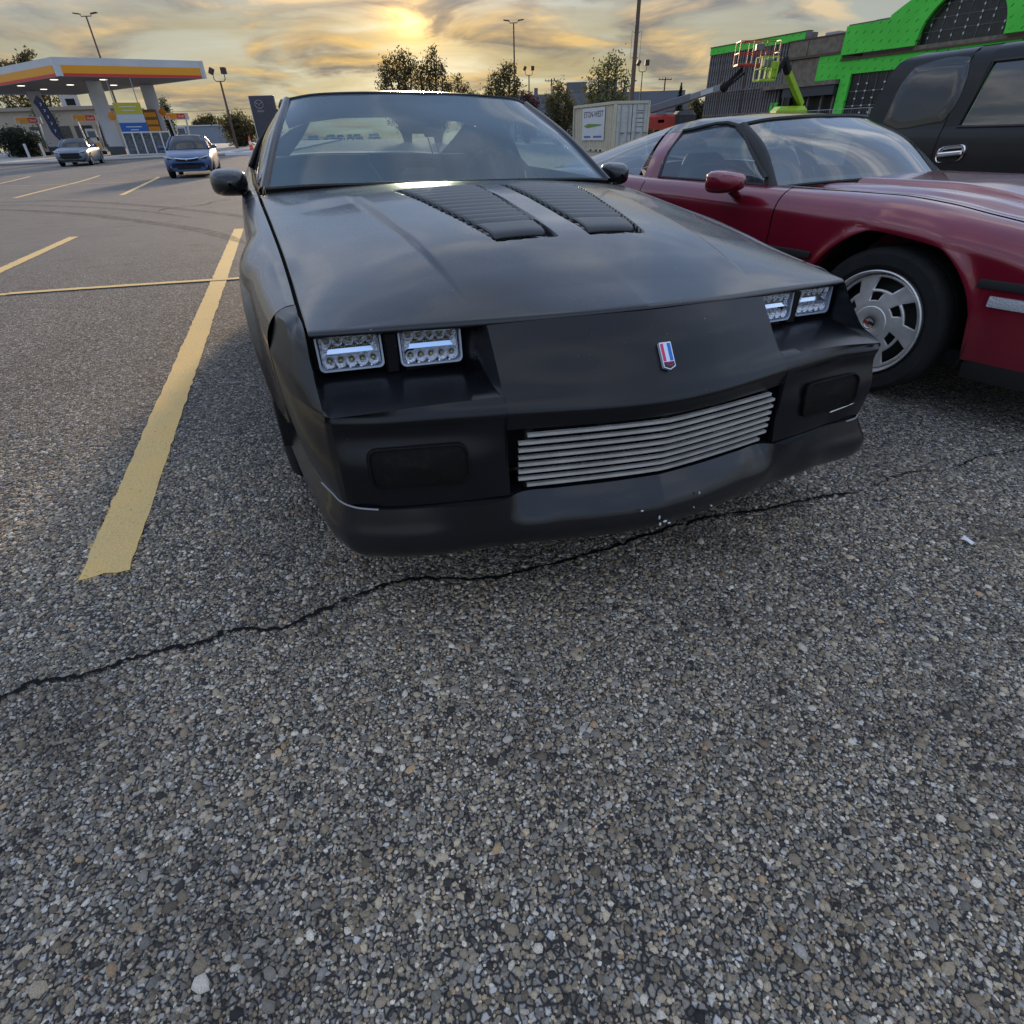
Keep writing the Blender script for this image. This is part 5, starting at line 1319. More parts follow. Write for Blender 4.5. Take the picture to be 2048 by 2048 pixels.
cano = empty('station_canopy', G(-30, 55), 0, 'white fuel station canopy with yellow and red fascia stripes on square columns', 'canopy')
cano_z = float(gz(-30, 55))
def cpart(name, mb_, mt, smooth=0, parent=None):
    for v_ in mb_.v: v_ -= arr((-30, 55, cano_z))
    return mb_.build(name, mt, parent or cano, smooth=smooth)
C0 = arr((-29.98, 48.4)); rd = arr((.858, .513)); ld = arr((-.827, .562)); RL, LL = 9.36, 21.0; ZB, ZT = 5.2, 6.22
def cp(a, b): return C0 + rd * a + ld * b
cor = [cp(0, 0), cp(RL, 0), cp(RL, LL), cp(0, LL)]
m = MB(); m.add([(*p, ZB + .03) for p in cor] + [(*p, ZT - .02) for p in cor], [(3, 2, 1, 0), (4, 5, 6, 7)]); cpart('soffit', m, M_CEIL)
for i, nm in ((0, 'fascia'), (3, 'fascia'), (1, 'fascia'), (2, 'fascia')):
    a, b = cor[i], cor[(i + 1) % 4]; d = (b - a) / np.linalg.norm(b - a); n = arr((d[1], -d[0])); Ln = np.linalg.norm(b - a)
    m = MB(); m.bar((*(a - n * .10), (ZB + ZT) / 2), (*(b - n * .10), (ZB + ZT) / 2), .20, ZT - ZB); f_ = cpart(nm, m, M_WHT)
    for z0, z1, mt, nn in ((ZB + .16, ZB + .60, M_YEL, 'yellow_stripe'), (ZB + .0, ZB + .16, M_REDS, 'red_stripe')):
        m = MB(); ins = .33; m.bar((*(a + d * ins + n * .012), (z0 + z1) / 2), (*(b - d * ins + n * .012), (z0 + z1) / 2), .03, z1 - z0); cpart(nn, m, mt, 0, f_)
M_LITE = mat('canopy_lamp_glow', (0.9, 0.9, 0.85), 0.4, emit=(1.0, 0.93, 0.76), estr=1.3)
for x, y in ((-37.1, 54.8), (-32.0, 51.0), (-37.8, 58.4), (-33.6, 55.3), (-29.1, 52.1), (-31.0, 56.7)):
    m = MB(); m.lathe([(.0, ZB + .01), (.24, ZB + .01), (.26, ZB + .035)], 14, (x, y, 0)); cpart('canopy_lamp', m, M_LITE)
for x, y in ((-30.25, 52.7), (-28.8, 57.5), (-39.7, 59.8), (-37.0, 64.0)):
    z0 = float(gz(x, y)) + .14; rz_ = math.atan2(rd[1], rd[0]); R_ = arr(Matrix.Rotation(rz_, 3, 'Z'))
    m = MB(); m.box((x, y, (z0 + .5 + ZB + .03) / 2), (.95, .95, ZB + .03 - z0 - .5), R_, .03); c_ = cpart('column', m, M_WHT)
    m = MB(); m.box((x, y, z0 + .25), (1.1, 1.1, .5), R_, .03); cpart('column_plinth', m, mat('dark_plinth', (0.07, 0.08, 0.09), 0.7), 0, c_)
for x, y, z in ((-30.0, 52.1, 3.05), (-28.5, 57.0, 3.4)):
    m = MB(); ellipsoid(m, (x + .55, y + .1, z), (.28, .05, .26), 12, 8); cpart('pump_number_sign', m, mat('orange_yellow_sign', (0.70, 0.26, 0.012), 0.5))

M_PUMP = mat('pump_white', (0.55, 0.58, 0.63), 0.4)
def fuel_pump(x, y, label):
    o = empty('fuel_pump', G(x, y, .14), rad(30), label, 'fuel pump', 'fuel pumps under the canopy')
    MB().box((0, 0, .12), (1.2, .75, .24), bev=.04).build('base', M_DARK, o)
    MB().box((0, 0, .98), (.72, .52, 1.5), bev=.05).build('cabinet', M_PUMP, o)
    MB().box((0, -.27, .55), (.66, .04, .5), bev=.01).build('front_panel', M_YEL, o)
    MB().box((0, -.272, 1.35), (.5, .04, .42), bev=.01).build('display_panel', mat('pump_screen', (0.10, 0.13, 0.17), 0.2), o)
    for s in (-1, 1):
        MB().bar((.48 * s, 0, .24), (.66 * s, 0, 2.4), .10, .40, bev=.02).build('upright', M_PUMP, o)
        MB().box((.30 * s, -.30, 1.05), (.10, .08, .26), bev=.02).build('nozzle', M_DARK, o)
        MB().tube([(.34 * s, -.30, 1.15), (.42 * s, -.36, .7), (.50 * s, -.32, .45), (.55 * s, -.15, 1.3)], .018, 6).build('hose', M_DARK, o)
    sg = MB().box((0, 0, 2.42), (1.78, .20, .46), bev=.02).build('topper', M_WHT, o)
    for sy in (-1, 1):
        MB().box((-.42, .103 * sy, 2.42), (.84, .012, .34)).build('yellow_field', M_YEL, sg)
        MB().box((.30, .103 * sy, 2.42), (.60, .013, .34)).build('red_field', M_REDS, sg)
    text('brand_lettering', 'Shell', .24, mat('sign_white', (0.8, 0.8, 0.8), 0.5), sg, wallM((.30, -.113, 2.41), (1, 0, 0)))
    return o
fuel_pump(-38.7, 56.3, 'fuel pump with yellow and red topper at the far left of the canopy')
fuel_pump(-32.7, 54.2, 'fuel pump with yellow and red topper left of the thick front column')
fuel_pump(-27.4, 58.2, 'fuel pump with yellow and red topper beyond the rightmost column')

pb = empty('poster_frame', G(-27.0, 50.2, .14), rad(27), 'tall poster board in yellow, grey and blue hanging under the canopy', 'sign')
pz = float(gz(-27, 50.2)) + .14
for z0, z1, c, nm in ((3.05, 3.74, (0.42, 0.36, 0.03), 'yellow_panel'), (2.55, 3.05, (0.42, 0.46, 0.52), 'grey_panel'), (1.78, 2.55, (0.012, 0.09, 0.36), 'blue_panel')):
    MB().box((0, 0, (z0 + z1) / 2 - pz), (1.75, .06, z1 - z0 - .01)).build(nm, mat('poster_' + nm, c, 0.5), pb)
for z, wd in ((3.5, 1.1), (3.28, .8), (2.83, 1.0), (2.3, 1.0), (2.12, .5)):
    MB().box((0, -.034, z - pz), (wd, .006, .05)).build('printed_line', mat('poster_print', (0.5, 0.55, 0.5), 0.6), pb)
for s in (-.75, .75): MB().tube([(s, .05, 0), (s, .05, 5.15 - pz)], .035, 6).build('post', mat('grey_post', (0.25, 0.25, 0.26), 0.5), pb)
rk = empty('propane_cage', G(-25.6, 48.9, .14), rad(27), 'white barred cage rack standing under the poster board', 'rack')
for k in range(6): MB().bar((-1.5 + k * .6, 0, .02), (-1.5 + k * .6, 0, 1.45), .09).build('bar', M_WHT, rk)
for z in (.06, 1.40): MB().bar((-1.55, 0, z), (1.55, 0, z), .08).build('rail', M_WHT, rk)
MB().box((0, .40, .70), (3.0, .5, 1.3)).build('stock', mat('cage_stock', (0.10, 0.11, 0.12), 0.7, var=0.5, vscale=6), rk)
ff = empty('feather_flag', G(-30.2, 46.2, .14), rad(10), 'tall navy feather flag with white marks leaning by the left column', 'flag')
pth = cr(arr([(.35, 0, 0), (.30, 0, 1.0), (.18, 0, 2.2), (-.05, 0, 3.2), (-.30, 0, 3.55)]), 6)
MB().tube(pth, .018, 6).build('pole', M_DARK, ff)
rows = [[p + arr((-w * 1.0, .015 * math.sin(p[2] * 3), -.06 * w)), p + arr((-w * .5, -.03, 0)), p] for p, w in zip(pth[6:], np.interp(np.linspace(0, 1, len(pth) - 6), [0, .15, .7, 1], [.25, .55, .6, .05]))]
MB().grid(arr(rows)).build('banner', mat('navy_banner', (0.012, 0.016, 0.045), 0.7), ff)
for k in range(5):
    p = pth[9 + 2 * k]; MB().tube([p + arr((-.30, -.05, -.05)), p + arr((-.22, -.06, .05)), p + arr((-.30, -.05, .10))], .022, 5).build('white_mark', M_WHT, ff)
pt = empty('price_board', G(-28.8, 56.6, .14), rad(27), 'orange and brown price board seen between the canopy columns', 'sign')
MB().box((0, 0, 2.1), (1.05, .12, 1.6)).build('panel', mat('brown_board', (0.20, 0.10, 0.05), 0.6), pt)
for z in (2.55, 2.05, 1.6): MB().box((0, -.07, z), (.85, .03, .3)).build('price_strip', M_YEL, pt)
for s in (-.5, .5): MB().tube([(s, .02, 0), (s, .02, 2.9)], .05, 6).build('post', M_WHT, pt)
st = empty('station_shop', G(-46, 72), rad(3), 'low beige shop building behind the fuel pumps', 'building')
MB().box((0, 2.5, 1.9), (13.0, 5, 3.8)).build('wall', mat('beige_render', (0.34, 0.30, 0.24), 0.9, var=0.08, vscale=0.4), st)
MB().box((0, -.12, 3.75), (13.2, .3, .30)).build('parapet', mat('beige_trim', (0.28, 0.25, 0.21), 0.8), st)
for k in range(5): MB().box((-5 + k * 2.3, -.03, 1.3), (1.8, .05, 1.9)).build('window', mat('shop_glass', (0.04, 0.045, 0.05), 0.1), st)
sb = MB().box((1.6, -.1, 4.35), (1.7, .25, .95)).build('roof_sign', mat('pale_sign_box', (0.42, 0.42, 0.41), 0.6), st); MB().box((1.7, -.235, 4.25), (.9, .03, .55)).build('sign_panel', M_DARK, sb)
for k, s in enumerate((-.18, .22)):
    MB().tube([G(-35.6 + s * 3, 51.0, .10), G(-35.6 + s * 3, 51.0, 1.05)], .09, 10).build('bollard', M_WHT, smooth=40, label=('left' if k == 0 else 'right') + ' one of two white bollards below the left fuel pump', cat='bollard', group='bollards by the pumps')

# ------------------------------------------------------------------ dealership sign, cones
my = empty('dealer_sign', G(-21.2, 62), rad(2), 'dark slate pylon sign with a silver winged emblem behind the black coupe', 'sign')
gz0 = float(gz(-21.2, 62)); mh = 4.56 - gz0
MB().box((0, 0, mh / 2), (2.15, .35, mh), bev=.03).build('panel', mat('slate_panel', (0.045, 0.052, 0.075), 0.35, var=0.1), my)
MB().box((-1.10, 0, mh / 2), (.06, .37, mh)).build('edge_strip', mat('pale_edge', (0.5, 0.5, 0.48), 0.5), my)
em = mat('silver_emblem', (0.30, 0.33, 0.38), 0.3, 0.5)
m = MB(); m.tube([(-.30 + .36 * math.cos(a), -.20, mh - .62 + .30 * math.sin(a)) for a in np.linspace(0, 2 * PI, 28, endpoint=False)], .022, 6, closed=True)
m.build('emblem_ring', em, my); m = MB(); m.tube([(-.62, -.20, mh - .50), (-.42, -.20, mh - .56), (-.30, -.20, mh - .72), (-.18, -.20, mh - .56), (.02, -.20, mh - .50)], .025, 6); m.build('emblem_wing', em, my)
text('brand_lettering', 'MAZDA', .17, em, my, wallM((-.28, -.18, mh - 1.12), (1, 0, 0)), bold=.004)
M_ORG = mat('traffic_orange', (0.75, 0.10, 0.03), 0.55)
def cone(x, y, h, r, label, nm='traffic_cone'):
    o = empty(nm, G(x, y), 0, label, 'cone')
    MB().box((0, 0, .02), (r * 2.8, r * 2.8, .04), bev=.01).build('base', M_ORG, o)
    MB().lathe([(r, .04), (r * .35, h * .96), (r * .28, h), (.0, h)], 18).build('cone', M_ORG, o)
    MB().lathe([(r * .70 + .004, h * .50), (r * .52 + .004, h * .72)], 18).build('white_band', mat('cone_white', (0.7, 0.7, 0.7), 0.6), o)
cone(-19.7, 52.7, 1.05, .17, 'tall orange traffic cone standing left of the pylon sign foot')
cone(-17.3, 47.3, .48, .19, 'short orange traffic cone nearest the black coupe pillar')
bs = MB(); bs.grid(arr([[(x, y0 * .22, z) for y0, z in ((-1, 0), (-.8, .16), (-.3, .20 + .05 * math.sin(x * 4)), (.3, .20 + .05 * math.sin(x * 4)), (.8, .16), (1, 0))] for x in np.linspace(-1.3, .7, 14)]), flip=True)
b_ = bs.build('barrier_base', mat('dull_white_plastic', (0.50, 0.52, 0.55), 0.6), label='pale plastic barrier base lying beside the orange cones', cat='barrier'); b_.location = G(-18.7, 48.3)

# ------------------------------------------------------------------ shipping containers
M_CRM = mat('cream_container_paint', (0.50, 0.45, 0.34), 0.6, var=0.06, vscale=1.0, dirt=((0.22, 0.15, 0.09), 0.3, 2.2))
M_CGR = mat('grey_container_door', (0.46, 0.47, 0.45), 0.6, var=0.08, vscale=1.0, dirt=((0.22, 0.18, 0.14), 0.3, 2.5))
def corrug(n, amp, L, z0, z1, y):
    """corrugated wall along x"""
    xs = []; 
    p = L / n
    for k in range(n):
        for f, a in ((0, 0), (.30, 0), (.42, 1), (.80, 1), (.92, 0)): xs.append((-L / 2 + (k + f) * p, y + amp * a))
    xs.append((L / 2, y))
    return arr([[(x, yy, z) for x, yy in xs] for z in (z0, z1)])
ct = empty('shipping_container', G(7.09, 41.6), rad(108.5), 'cream shipping container with a white company banner and grey doors', 'container')
# local: x runs from the door end (0) backwards (6.06), y to the left of that
CL, CW, CH = 5.9, 2.30, 2.59
m = MB(); 
for y, fl in ((0.02, False), (-CW - .02, True)):
    P = corrug(18, .05 if fl else -.05, CL - .3, .16, CH - .14, y); P[..., 0] += CL / 2; m.grid(P, flip=fl)
m.box((CL / 2, -CW / 2, CH - .06), (CL, CW, .05)); m.box((CL, -CW / 2, CH / 2), (.06, CW, CH - .2)); m.build('wall', M_CRM, ct, smooth=0)
for (a, b) in (((0, 0, 0), (0, 0, CH)), ((CL, 0, 0), (CL, 0, CH)), ((0, -CW, 0), (0, -CW, CH)), ((CL, -CW, 0), (CL, -CW, CH)), ((0, 0, CH - .07), (CL, 0, CH - .07)), ((0, -CW, CH - .07), (CL, -CW, CH - .07)), ((0, 0, .08), (CL, 0, .08)), ((0, -CW, .08), (CL, -CW, .08)), ((0, 0, CH - .07), (0, -CW, CH - .07)), ((0, 0, .08), (0, -CW, .08))):
    MB().bar(a, b, .15, .15, bev=.01).build('frame_rail', M_CRM, ct)
for k in range(2):
    y0 = -.10 - k * (CW / 2 - .06); yc = y0 - (CW / 2 - .10) / 2
    dr = MB().box((-.01, yc, CH / 2), (.06, CW / 2 - .12, CH - .34)).build('door', M_CGR, ct)
    for z in (.55, 1.05, 1.55, 2.05): MB().box((-.045, yc, z), (.02, CW / 2 - .2, .05)).build('door_rib', M_CGR, dr)
    for f in (.28, .78): MB().tube([(-.08, y0 - f * (CW / 2 - .12), .15), (-.08, y0 - f * (CW / 2 - .12), CH - .15)], .025, 6).build('lock_rod', mat('galvanised_rod', (0.42, 0.42, 0.42), 0.4, 0.7), dr)
    for f in (.28, .78): MB().bar((-.12, y0 - f * (CW / 2 - .12), .98), (-.12, y0 - f * (CW / 2 - .12) - .28, .95), .035).build('door_handle', mat('dark_steel', (0.06, 0.06, 0.06), 0.5, 0.5), dr)
mk = mat('container_marking', (0.16, 0.16, 0.16), 0.7)
for z, wd in ((2.10, .55), (1.98, .42), (1.72, .6), (1.50, .5), (1.28, .62)): MB().box((-.046, -1.72, z), (.006, wd, .05)).build('stencil_line', mk, ct)
for x in (1.6, 2.2, 3.0): MB().box((x, .0, .06), (.22, .2, .12)).build('fork_pocket', M_DARK, ct)
bn = MB().box((2.85, .055, 1.50), (3.2, .012, 1.75)).build('banner', mat('white_banner', (0.56, 0.58, 0.60), 0.7, var=0.04, vscale=1.5), ct)
ns = mat('banner_print_dark', (0.13, 0.10, 0.10), 0.7)
text('banner_lettering', 'ETON-WEST', .46, ns, bn, wallM((2.85, .064, 2.02), (-1, 0, 0)), bold=.006, sx=1.08)
MB().prism([(4.25, 1.42), (3.7, 1.30), (1.7, 1.42), (1.6, 1.45), (1.7, 1.48), (3.5, 1.54)], .0625, .068, 'y').build('banner_leaf', mat('banner_green', (0.16, 0.24, 0.05), 0.7), bn, smooth=0)
bp_ = mat('banner_print_blue', (0.10, 0.14, 0.30), 0.7)
for x0, x1 in ((4.15, 3.15), (2.75, 1.55)): MB().box(((x0 + x1) / 2, .064, .82), (x0 - x1, .006, .11)).build('banner_small_print', bp_, bn)
c2 = empty('shipping_container', G(6.35, 62.0), rad(100), 'smaller dull white container standing behind the cream container', 'container')
P = corrug(16, -.05, 5.6, .1, 2.3, 0); P[..., 0] += 2.8; m = MB().grid(P); P = corrug(16, .05, 5.6, .1, 2.3, -2.2); P[..., 0] += 2.8; m.grid(P, flip=True); m.box((2.8, -1.1, 2.3), (5.7, 2.3, .1)); m.box((5.65, -1.1, 1.2), (.1, 2.2, 2.3)); m.build('wall', mat('white_container_paint', (0.50, 0.52, 0.52), 0.6, var=0.08), c2, smooth=0)
MB().box((-.02, -1.1, 1.2), (.08, 2.25, 2.3)).build('door', M_CGR, c2); MB().box((-.07, -1.1, 1.9), (.02, .8, .35)).build('door_panel', mk, c2)
# pallets and a heap of rubble beside the container
pl = empty('pallet_stack', G(10.0, 42.6), rad(15), 'stack of weathered wooden pallets right of the cream container', 'pallets')
M_WOOD = mat('weathered_timber', (0.17, 0.12, 0.075), 0.9, var=0.35, vscale=5)
for k in range(7):
    p_ = MB(); z = .08 + k * .17
    b0 = MB().box((0, 0, z), (1.1, 1.0, .03)).build('deck', M_WOOD, pl)
    for s in (-.48, 0, .48): MB().box((s, 0, z - .06), (.10, 1.0, .09)).build('bearer', M_WOOD, b0)
rb = MB(); n_ = 26
Xr, Yr = np.meshgrid(np.linspace(-1.9, 1.9, n_), np.linspace(-1.3, 1.3, n_)); Hr = np.clip(1 - (Xr / 1.9) ** 2 - (Yr / 1.3) ** 2, 0, 1) ** .8 * .95 + RNG.normal(0, .07, Xr.shape) * (np.clip(1 - (Xr / 1.9) ** 2 - (Yr / 1.3) ** 2, 0, 1) > .05)
rb.grid(np.dstack([Xr, Yr, Hr])); r_ = rb.build('rubble_heap', mat('rubble_brown', (0.13, 0.095, 0.065), 0.95, var=0.6, vscale=5), smooth=0, label='heap of brown rubble and scrap wood behind the red car', cat='rubble'); r_.location = G(11.6, 42.8, -.02)

# ------------------------------------------------------------------ boom lifts
M_LRED = mat('lift_red', (0.36, 0.025, 0.016), 0.45, var=0.1)
M_LGRY = mat('lift_grey', (0.13, 0.14, 0.16), 0.5, var=0.1)
M_LGRN = mat('lift_lime', (0.28, 0.46, 0.02), 0.45, var=0.08)
def basket(parent, c, sx, sy, h, m_, rz, name='basket'):
    R = Matrix.Rotation(rz, 3, 'Z')
    def T(p): return tuple(Vector(c) + R @ Vector(p))
    m = MB(); m.box(c, (sx, sy, .12), arr(R), .02); b = m.build(name, m_, parent)
    for z in (h * .5, h):
        for a, q in (((-sx / 2, -sy / 2), (sx / 2, -sy / 2)), ((sx / 2, -sy / 2), (sx / 2, sy / 2)), ((sx / 2, sy / 2), (-sx / 2, sy / 2)), ((-sx / 2, sy / 2), (-sx / 2, -sy / 2))):
            MB().bar(T((*a, z)), T((*q, z)), .040).build('rail', m_, b)
    for k in range(4):
        for s in (-1, 1):
            x = -sx / 2 + sx * k / 3; MB().bar(T((x, s * sy / 2, 0)), T((x, s * sy / 2, h)), .035).build('rail_post', m_, b)
    MB().box(T((sx * .05, 0, h * .75)), (.5, .3, .35), arr(R), .03).build('control_box', M_LGRY, b)
    return b
lr = empty('boom_lift', G(12.0, 50.0), 0, 'red and grey boom lift with its red basket raised against the studded wall', 'boom lift')
lz = float(gz(12, 50)); o_ = arr((12.0, 50.0, lz))
def lp(p): return tuple(arr(p) - o_)
MB().box(lp((11.9, 50, 1.45)), (2.2, 1.9, 1.15), bev=.15).build('counterweight', M_LRED, lr)
MB().box(lp((11.75, 49.1, 1.62)), (.5, .1, .25), bev=.03).build('decal_plate', mat('decal_pale', (0.5, 0.5, 0.5), 0.6), lr)
MB().box(lp((13.5, 49.6, 1.55)), (1.5, 1.6, 1.3), bev=.25).build('engine_cover', mat('black_tarp', (0.03, 0.03, 0.035), 0.6, var=0.5, vscale=8), lr)
MB().box(lp((12.4, 50, .75)), (3.2, 2.0, .5), bev=.1).build('chassis', M_LGRY, lr)
for sx in (-1.2, 1.5):
    for sy in (-1, 1): tyre(MB(), (0, 0, 0), .48, .26, .32, 28).build('wheel', M_TYRE, lr).matrix_local = Matrix.Translation(lp((12.3 + sx, 50 + sy, .48 + lz))) @ Matrix.Rotation(PI / 2, 4, 'Z')
m = MB(); m.bar(lp((11.2, 50.1, 2.35)), lp((13.4, 47.8, 2.92)), .42, .46, bev=.04); m.build('boom', M_LGRY, lr)
m = MB(); m.bar(lp((13.3, 47.9, 2.90)), lp((15.0, 46.0, 3.36)), .34, .36, bev=.03); m.build('boom_extension', mat('lift_grey_pale', (0.22, 0.23, 0.25), 0.5), lr)
MB().bar(lp((13.9, 47.1, 3.06)), lp((14.5, 46.45, 3.23)), .36, .25).build('boom_decal', mat('decal_pale', ()), lr)
m = MB(); m.bar(lp((15.0, 46.0, 3.36)), lp((15.75, 45.2, 4.20)), .12, .22); m.bar(lp((15.12, 45.8, 3.30)), lp((15.9, 45.1, 4.0)), .08, .10); m.build('jib', M_DARK, lr)
ellipsoid(MB(), lp((15.0, 46.0, 3.35)), (.3, .3, .3), 10, 8).build('knuckle', M_DARK, lr)
basket(lr, lp((16.35, 44.8, 4.36)), 2.45, .95, 1.15, M_LRED, rad(-3))
lg = empty('boom_lift', G(18.0, 42.0), 0, 'lime green articulated boom lift in front of the shop entrance', 'boom lift')
o_ = arr((18.0, 42.0, float(gz(18, 42))))
MB().box(lp((18.0, 42.2, 1.72)), (1.9, 1.4, .75), bev=.22).build('turret', M_LGRN, lg)
MB().box(lp((18.0, 42.2, .75)), (2.4, 1.8, .5), bev=.1).build('chassis', M_LGRY, lg); MB().box(lp((18.0, 42.2, 1.15)), (.9, .9, .5)).build('slew_ring', M_DARK, lg)
for sx in (-.95, .95):
    for sy in (-.9, .9): tyre(MB(), (0, 0, 0), .40, .22, .28, 28).build('wheel', M_TYRE, lg).matrix_local = Matrix.Translation(lp((18 + sx, 42.2 + sy, .42))) @ Matrix.Rotation(PI / 2, 4, 'Z')
m = MB(); m.bar(lp((18.62, 42.0, 2.15)), lp((16.75, 40.6, 3.75)), .30, .34, bev=.03); m.build('lower_boom', M_LGRN, lg)
m = MB(); m.bar(lp((18.35, 42.0, 2.0)), lp((17.55, 41.4, 2.95)), .12); m.build('lift_ram', M_DARK, lg)
m = MB(); m.bar(lp((16.85, 40.65, 3.65)), lp((16.25, 40.1, 4.25)), .34, .36, bev=.05); m.bar(lp((16.3, 40.1, 4.25)), lp((15.75, 40.0, 3.35)), .24, .26, bev=.04); m.build('elbow', M_DARK, lg)
basket(lg, lp((15.25, 39.95, 3.28)), .95, .75, 1.05, M_LGRN, rad(5))
MB().box(lp((15.65, 39.9, 3.75)), (.45, .4, .75), bev=.04).build('basket_panel', M_LGRN, lg)

# ------------------------------------------------------------------ shop under construction
def sheath():
    m = bpy.data.materials.new('green_sheathing'); m.use_nodes = True
    t = m.node_tree; b = t.nodes['Principled BSDF']; N = NT(t)
    co = N.n('ShaderNodeTexCoord').outputs['Object']; s = N.n('ShaderNodeSeparateXYZ'); t.links.new(co, s.inputs[0])
    p = N.math('MULTIPLY', N.math('ADD', s.outputs[0], N.math('MULTIPLY', s.outputs[2], -1.0)), 1.25); q = N.math('MULTIPLY', N.math('ADD', s.outputs[0], s.outputs[2]), 0.95)
    q2 = N.math('ADD', q, N.math('MULTIPLY', N.math('FLOOR', p), 0.37))
    bar = N.math('MULTIPLY', N.math('LESS_THAN', N.math('FRACT', p), 0.13), N.math('LESS_THAN', N.math('FRACT', q2), 0.34))
    bar = N.math('MULTIPLY', bar, N.math('GREATER_THAN', N.noise(co, 9.0, 2.0, 0.5), 0.42))
    g = N.mix(N.smooth(N.noise(co, 0.5, 4.0, 0.5), 0.3, 0.7), (0.065, 0.54, 0.045), (0.085, 0.62, 0.06))
    t.links.new(N.mix(N.math('MULTIPLY', bar, 0.85), g, (0.012, 0.06, 0.015)), b.inputs['Base Color']); b.inputs['Roughness'].default_value = 0.7
    return m
M_GRN = sheath()
M_BRN = mat('brown_wool_panel', (0.17, 0.145, 0.11), 0.95, var=0.25, vscale=2.5, bump=0.4, bscale=6)
M_STUD = mat('weathered_steel_stud', (0.145, 0.135, 0.135), 0.7, var=0.35, vscale=2.0, dirt=((0.14, 0.07, 0.045), 0.5, 1.2))
M_TRIM = mat('rust_brown_trim', (0.10, 0.055, 0.04), 0.7)
M_PANE = mat('dark_unglazed_pane', (0.020, 0.022, 0.024), 0.25, var=0.3)
bd = empty('store_under_construction', (22.34, 74.53, float(gz(24, 70)) - .1), math.atan2(-.89155, .45293), 'green sheathed store under construction with an arched window above the SUV', 'building')
BZ = float(gz(24, 70)) - .1
def bb(name, s0, s1, z0, z1, y0, y1, m_, parent=None, bev=0): return MB().box(((s0 + s1) / 2, (y0 + y1) / 2, (z0 + z1) / 2 - BZ), (s1 - s0, y1 - y0, z1 - z0), bev=bev).build(name, m_, parent or bd, smooth=0 if not bev else 35)
w1 = bb('stud_wall', .02, 9.9, .1, 7.42, .12, .5, mat('stud_backing', (0.045, 0.042, 0.042), 0.9)); 
stud_me = None
for tier, (z0, z1) in enumerate(((4.35, 7.40), (.25, 4.22))):
    for k in range(31):
        s = .12 + k * .32
        if stud_me is None or k == 0: so = bb('stud', s - .085, s + .085, z0, z1, .0, .12, M_STUD, w1); base_o = so; stud_me = so.data; s_first = s
        else:
            so = base_o.copy(); COL.objects.link(so); so.location = (s - s_first, RNG.normal(0, .015), 0)
for z in (4.22, 7.40, 2.2): bb('rail', 0, 9.95, z, z + .12, -.02, .10, M_TRIM if z > 5 else M_STUD, w1)
for s in (1.9, 5.2, 7.6): bb('post', s, s + .10, .25, 7.4, -.03, .08, M_TRIM, w1)
bb('green_parapet', -.05, 11.8, 7.44, 8.02, -.03, .45, M_GRN); bb('parapet_cap', -.1, 11.85, 8.02, 8.08, -.08, .5, M_TRIM)
bb('parapet_end', 11.55, 11.82, 7.50, 7.98, -.06, 1.2, M_STUD)
for s0, s1 in ((9.95, 12.0), (12.06, 15.7)): bb('wool_panel', s0, s1, 6.28, 7.42, .02, .5, M_BRN)
for s0, s1 in ((8.4, 10.6), (10.66, 13.45)): bb('wool_panel', s0, s1, 4.35, 6.05, .06, .5, M_BRN)
bb('cornice', 9.8, 15.85, 7.42, 7.50, -.05, .6, M_TRIM); bb('cornice', 9.6, 15.8, 6.10, 6.26, -.10, .5, M_TRIM)
# green gable with the arch cut out
ARC, ARR, AZ = 25.1, 3.05, 5.95
outl = [(15.8, 7.82), (19.42, 7.82), (19.5, 8.05), (20.15, 8.42), (20.85, 8.78), (22.2, 9.4), (23.6, 9.85), (25.1, 10.0), (26.6, 9.85), (28.0, 9.4), (29.4, 8.78), (30.1, 8.42), (30.75, 8.05), (30.83, 7.82), (36, 7.82)]
ss_ = np.unique(np.concatenate([np.linspace(15.8, 36, 60), [p[0] for p in outl], np.linspace(ARC - ARR, ARC + ARR, 40)]))
P = []
for s in ss_:
    lo = AZ if abs(s - ARC) > ARR else AZ + math.sqrt(max(0, ARR ** 2 - (s - ARC) ** 2)); hi = float(np.interp(s, [p[0] for p in outl], [p[1] for p in outl])); P.append([(s, 0, lo - BZ), (s, 0, max(hi, lo + .01) - BZ)])
MB().grid(arr(P)).build('green_gable', M_GRN, bd, smooth=0, solid=.35)
m = MB(); m.tube([(s, -.05, float(np.interp(s, [p[0] for p in outl], [p[1] for p in outl])) - BZ + .04) for s, _ in outl], .09, 6); m.build('gable_cap', M_TRIM, bd)
bb('gable_end', 15.7, 15.82, 5.95, 7.85, -.02, 2.5, M_TRIM)
aw = bb('arched_window', ARC - ARR, ARC + ARR, 5.6, 9.1, .30, .36, M_PANE)
m = MB(); m.tube([(ARC + (ARR + .02) * math.cos(a), -.02, AZ + (ARR + .02) * math.sin(a) - BZ) for a in np.linspace(0, PI, 30)], .06, 6); m.build('arch_trim', M_DARK, aw)
for k in range(-3, 4):
    s = ARC + k * .85; h = math.sqrt(max(0.05, ARR ** 2 - (k * .85) ** 2)); bb('mullion', s - .025, s + .025, AZ, AZ + h, .26, .30, mat('grey_mullion', (0.09, 0.095, 0.10), 0.6), aw)
for z in (6.7, 7.45, 8.2): hw_ = math.sqrt(ARR ** 2 - (z - AZ) ** 2); bb('mullion', ARC - hw_, ARC + hw_, z - .025, z + .025, .255, .295, mat('grey_mullion', ()), aw)
tabm = mat('white_tape_tab', (0.55, 0.57, 0.58), 0.7); m = MB()
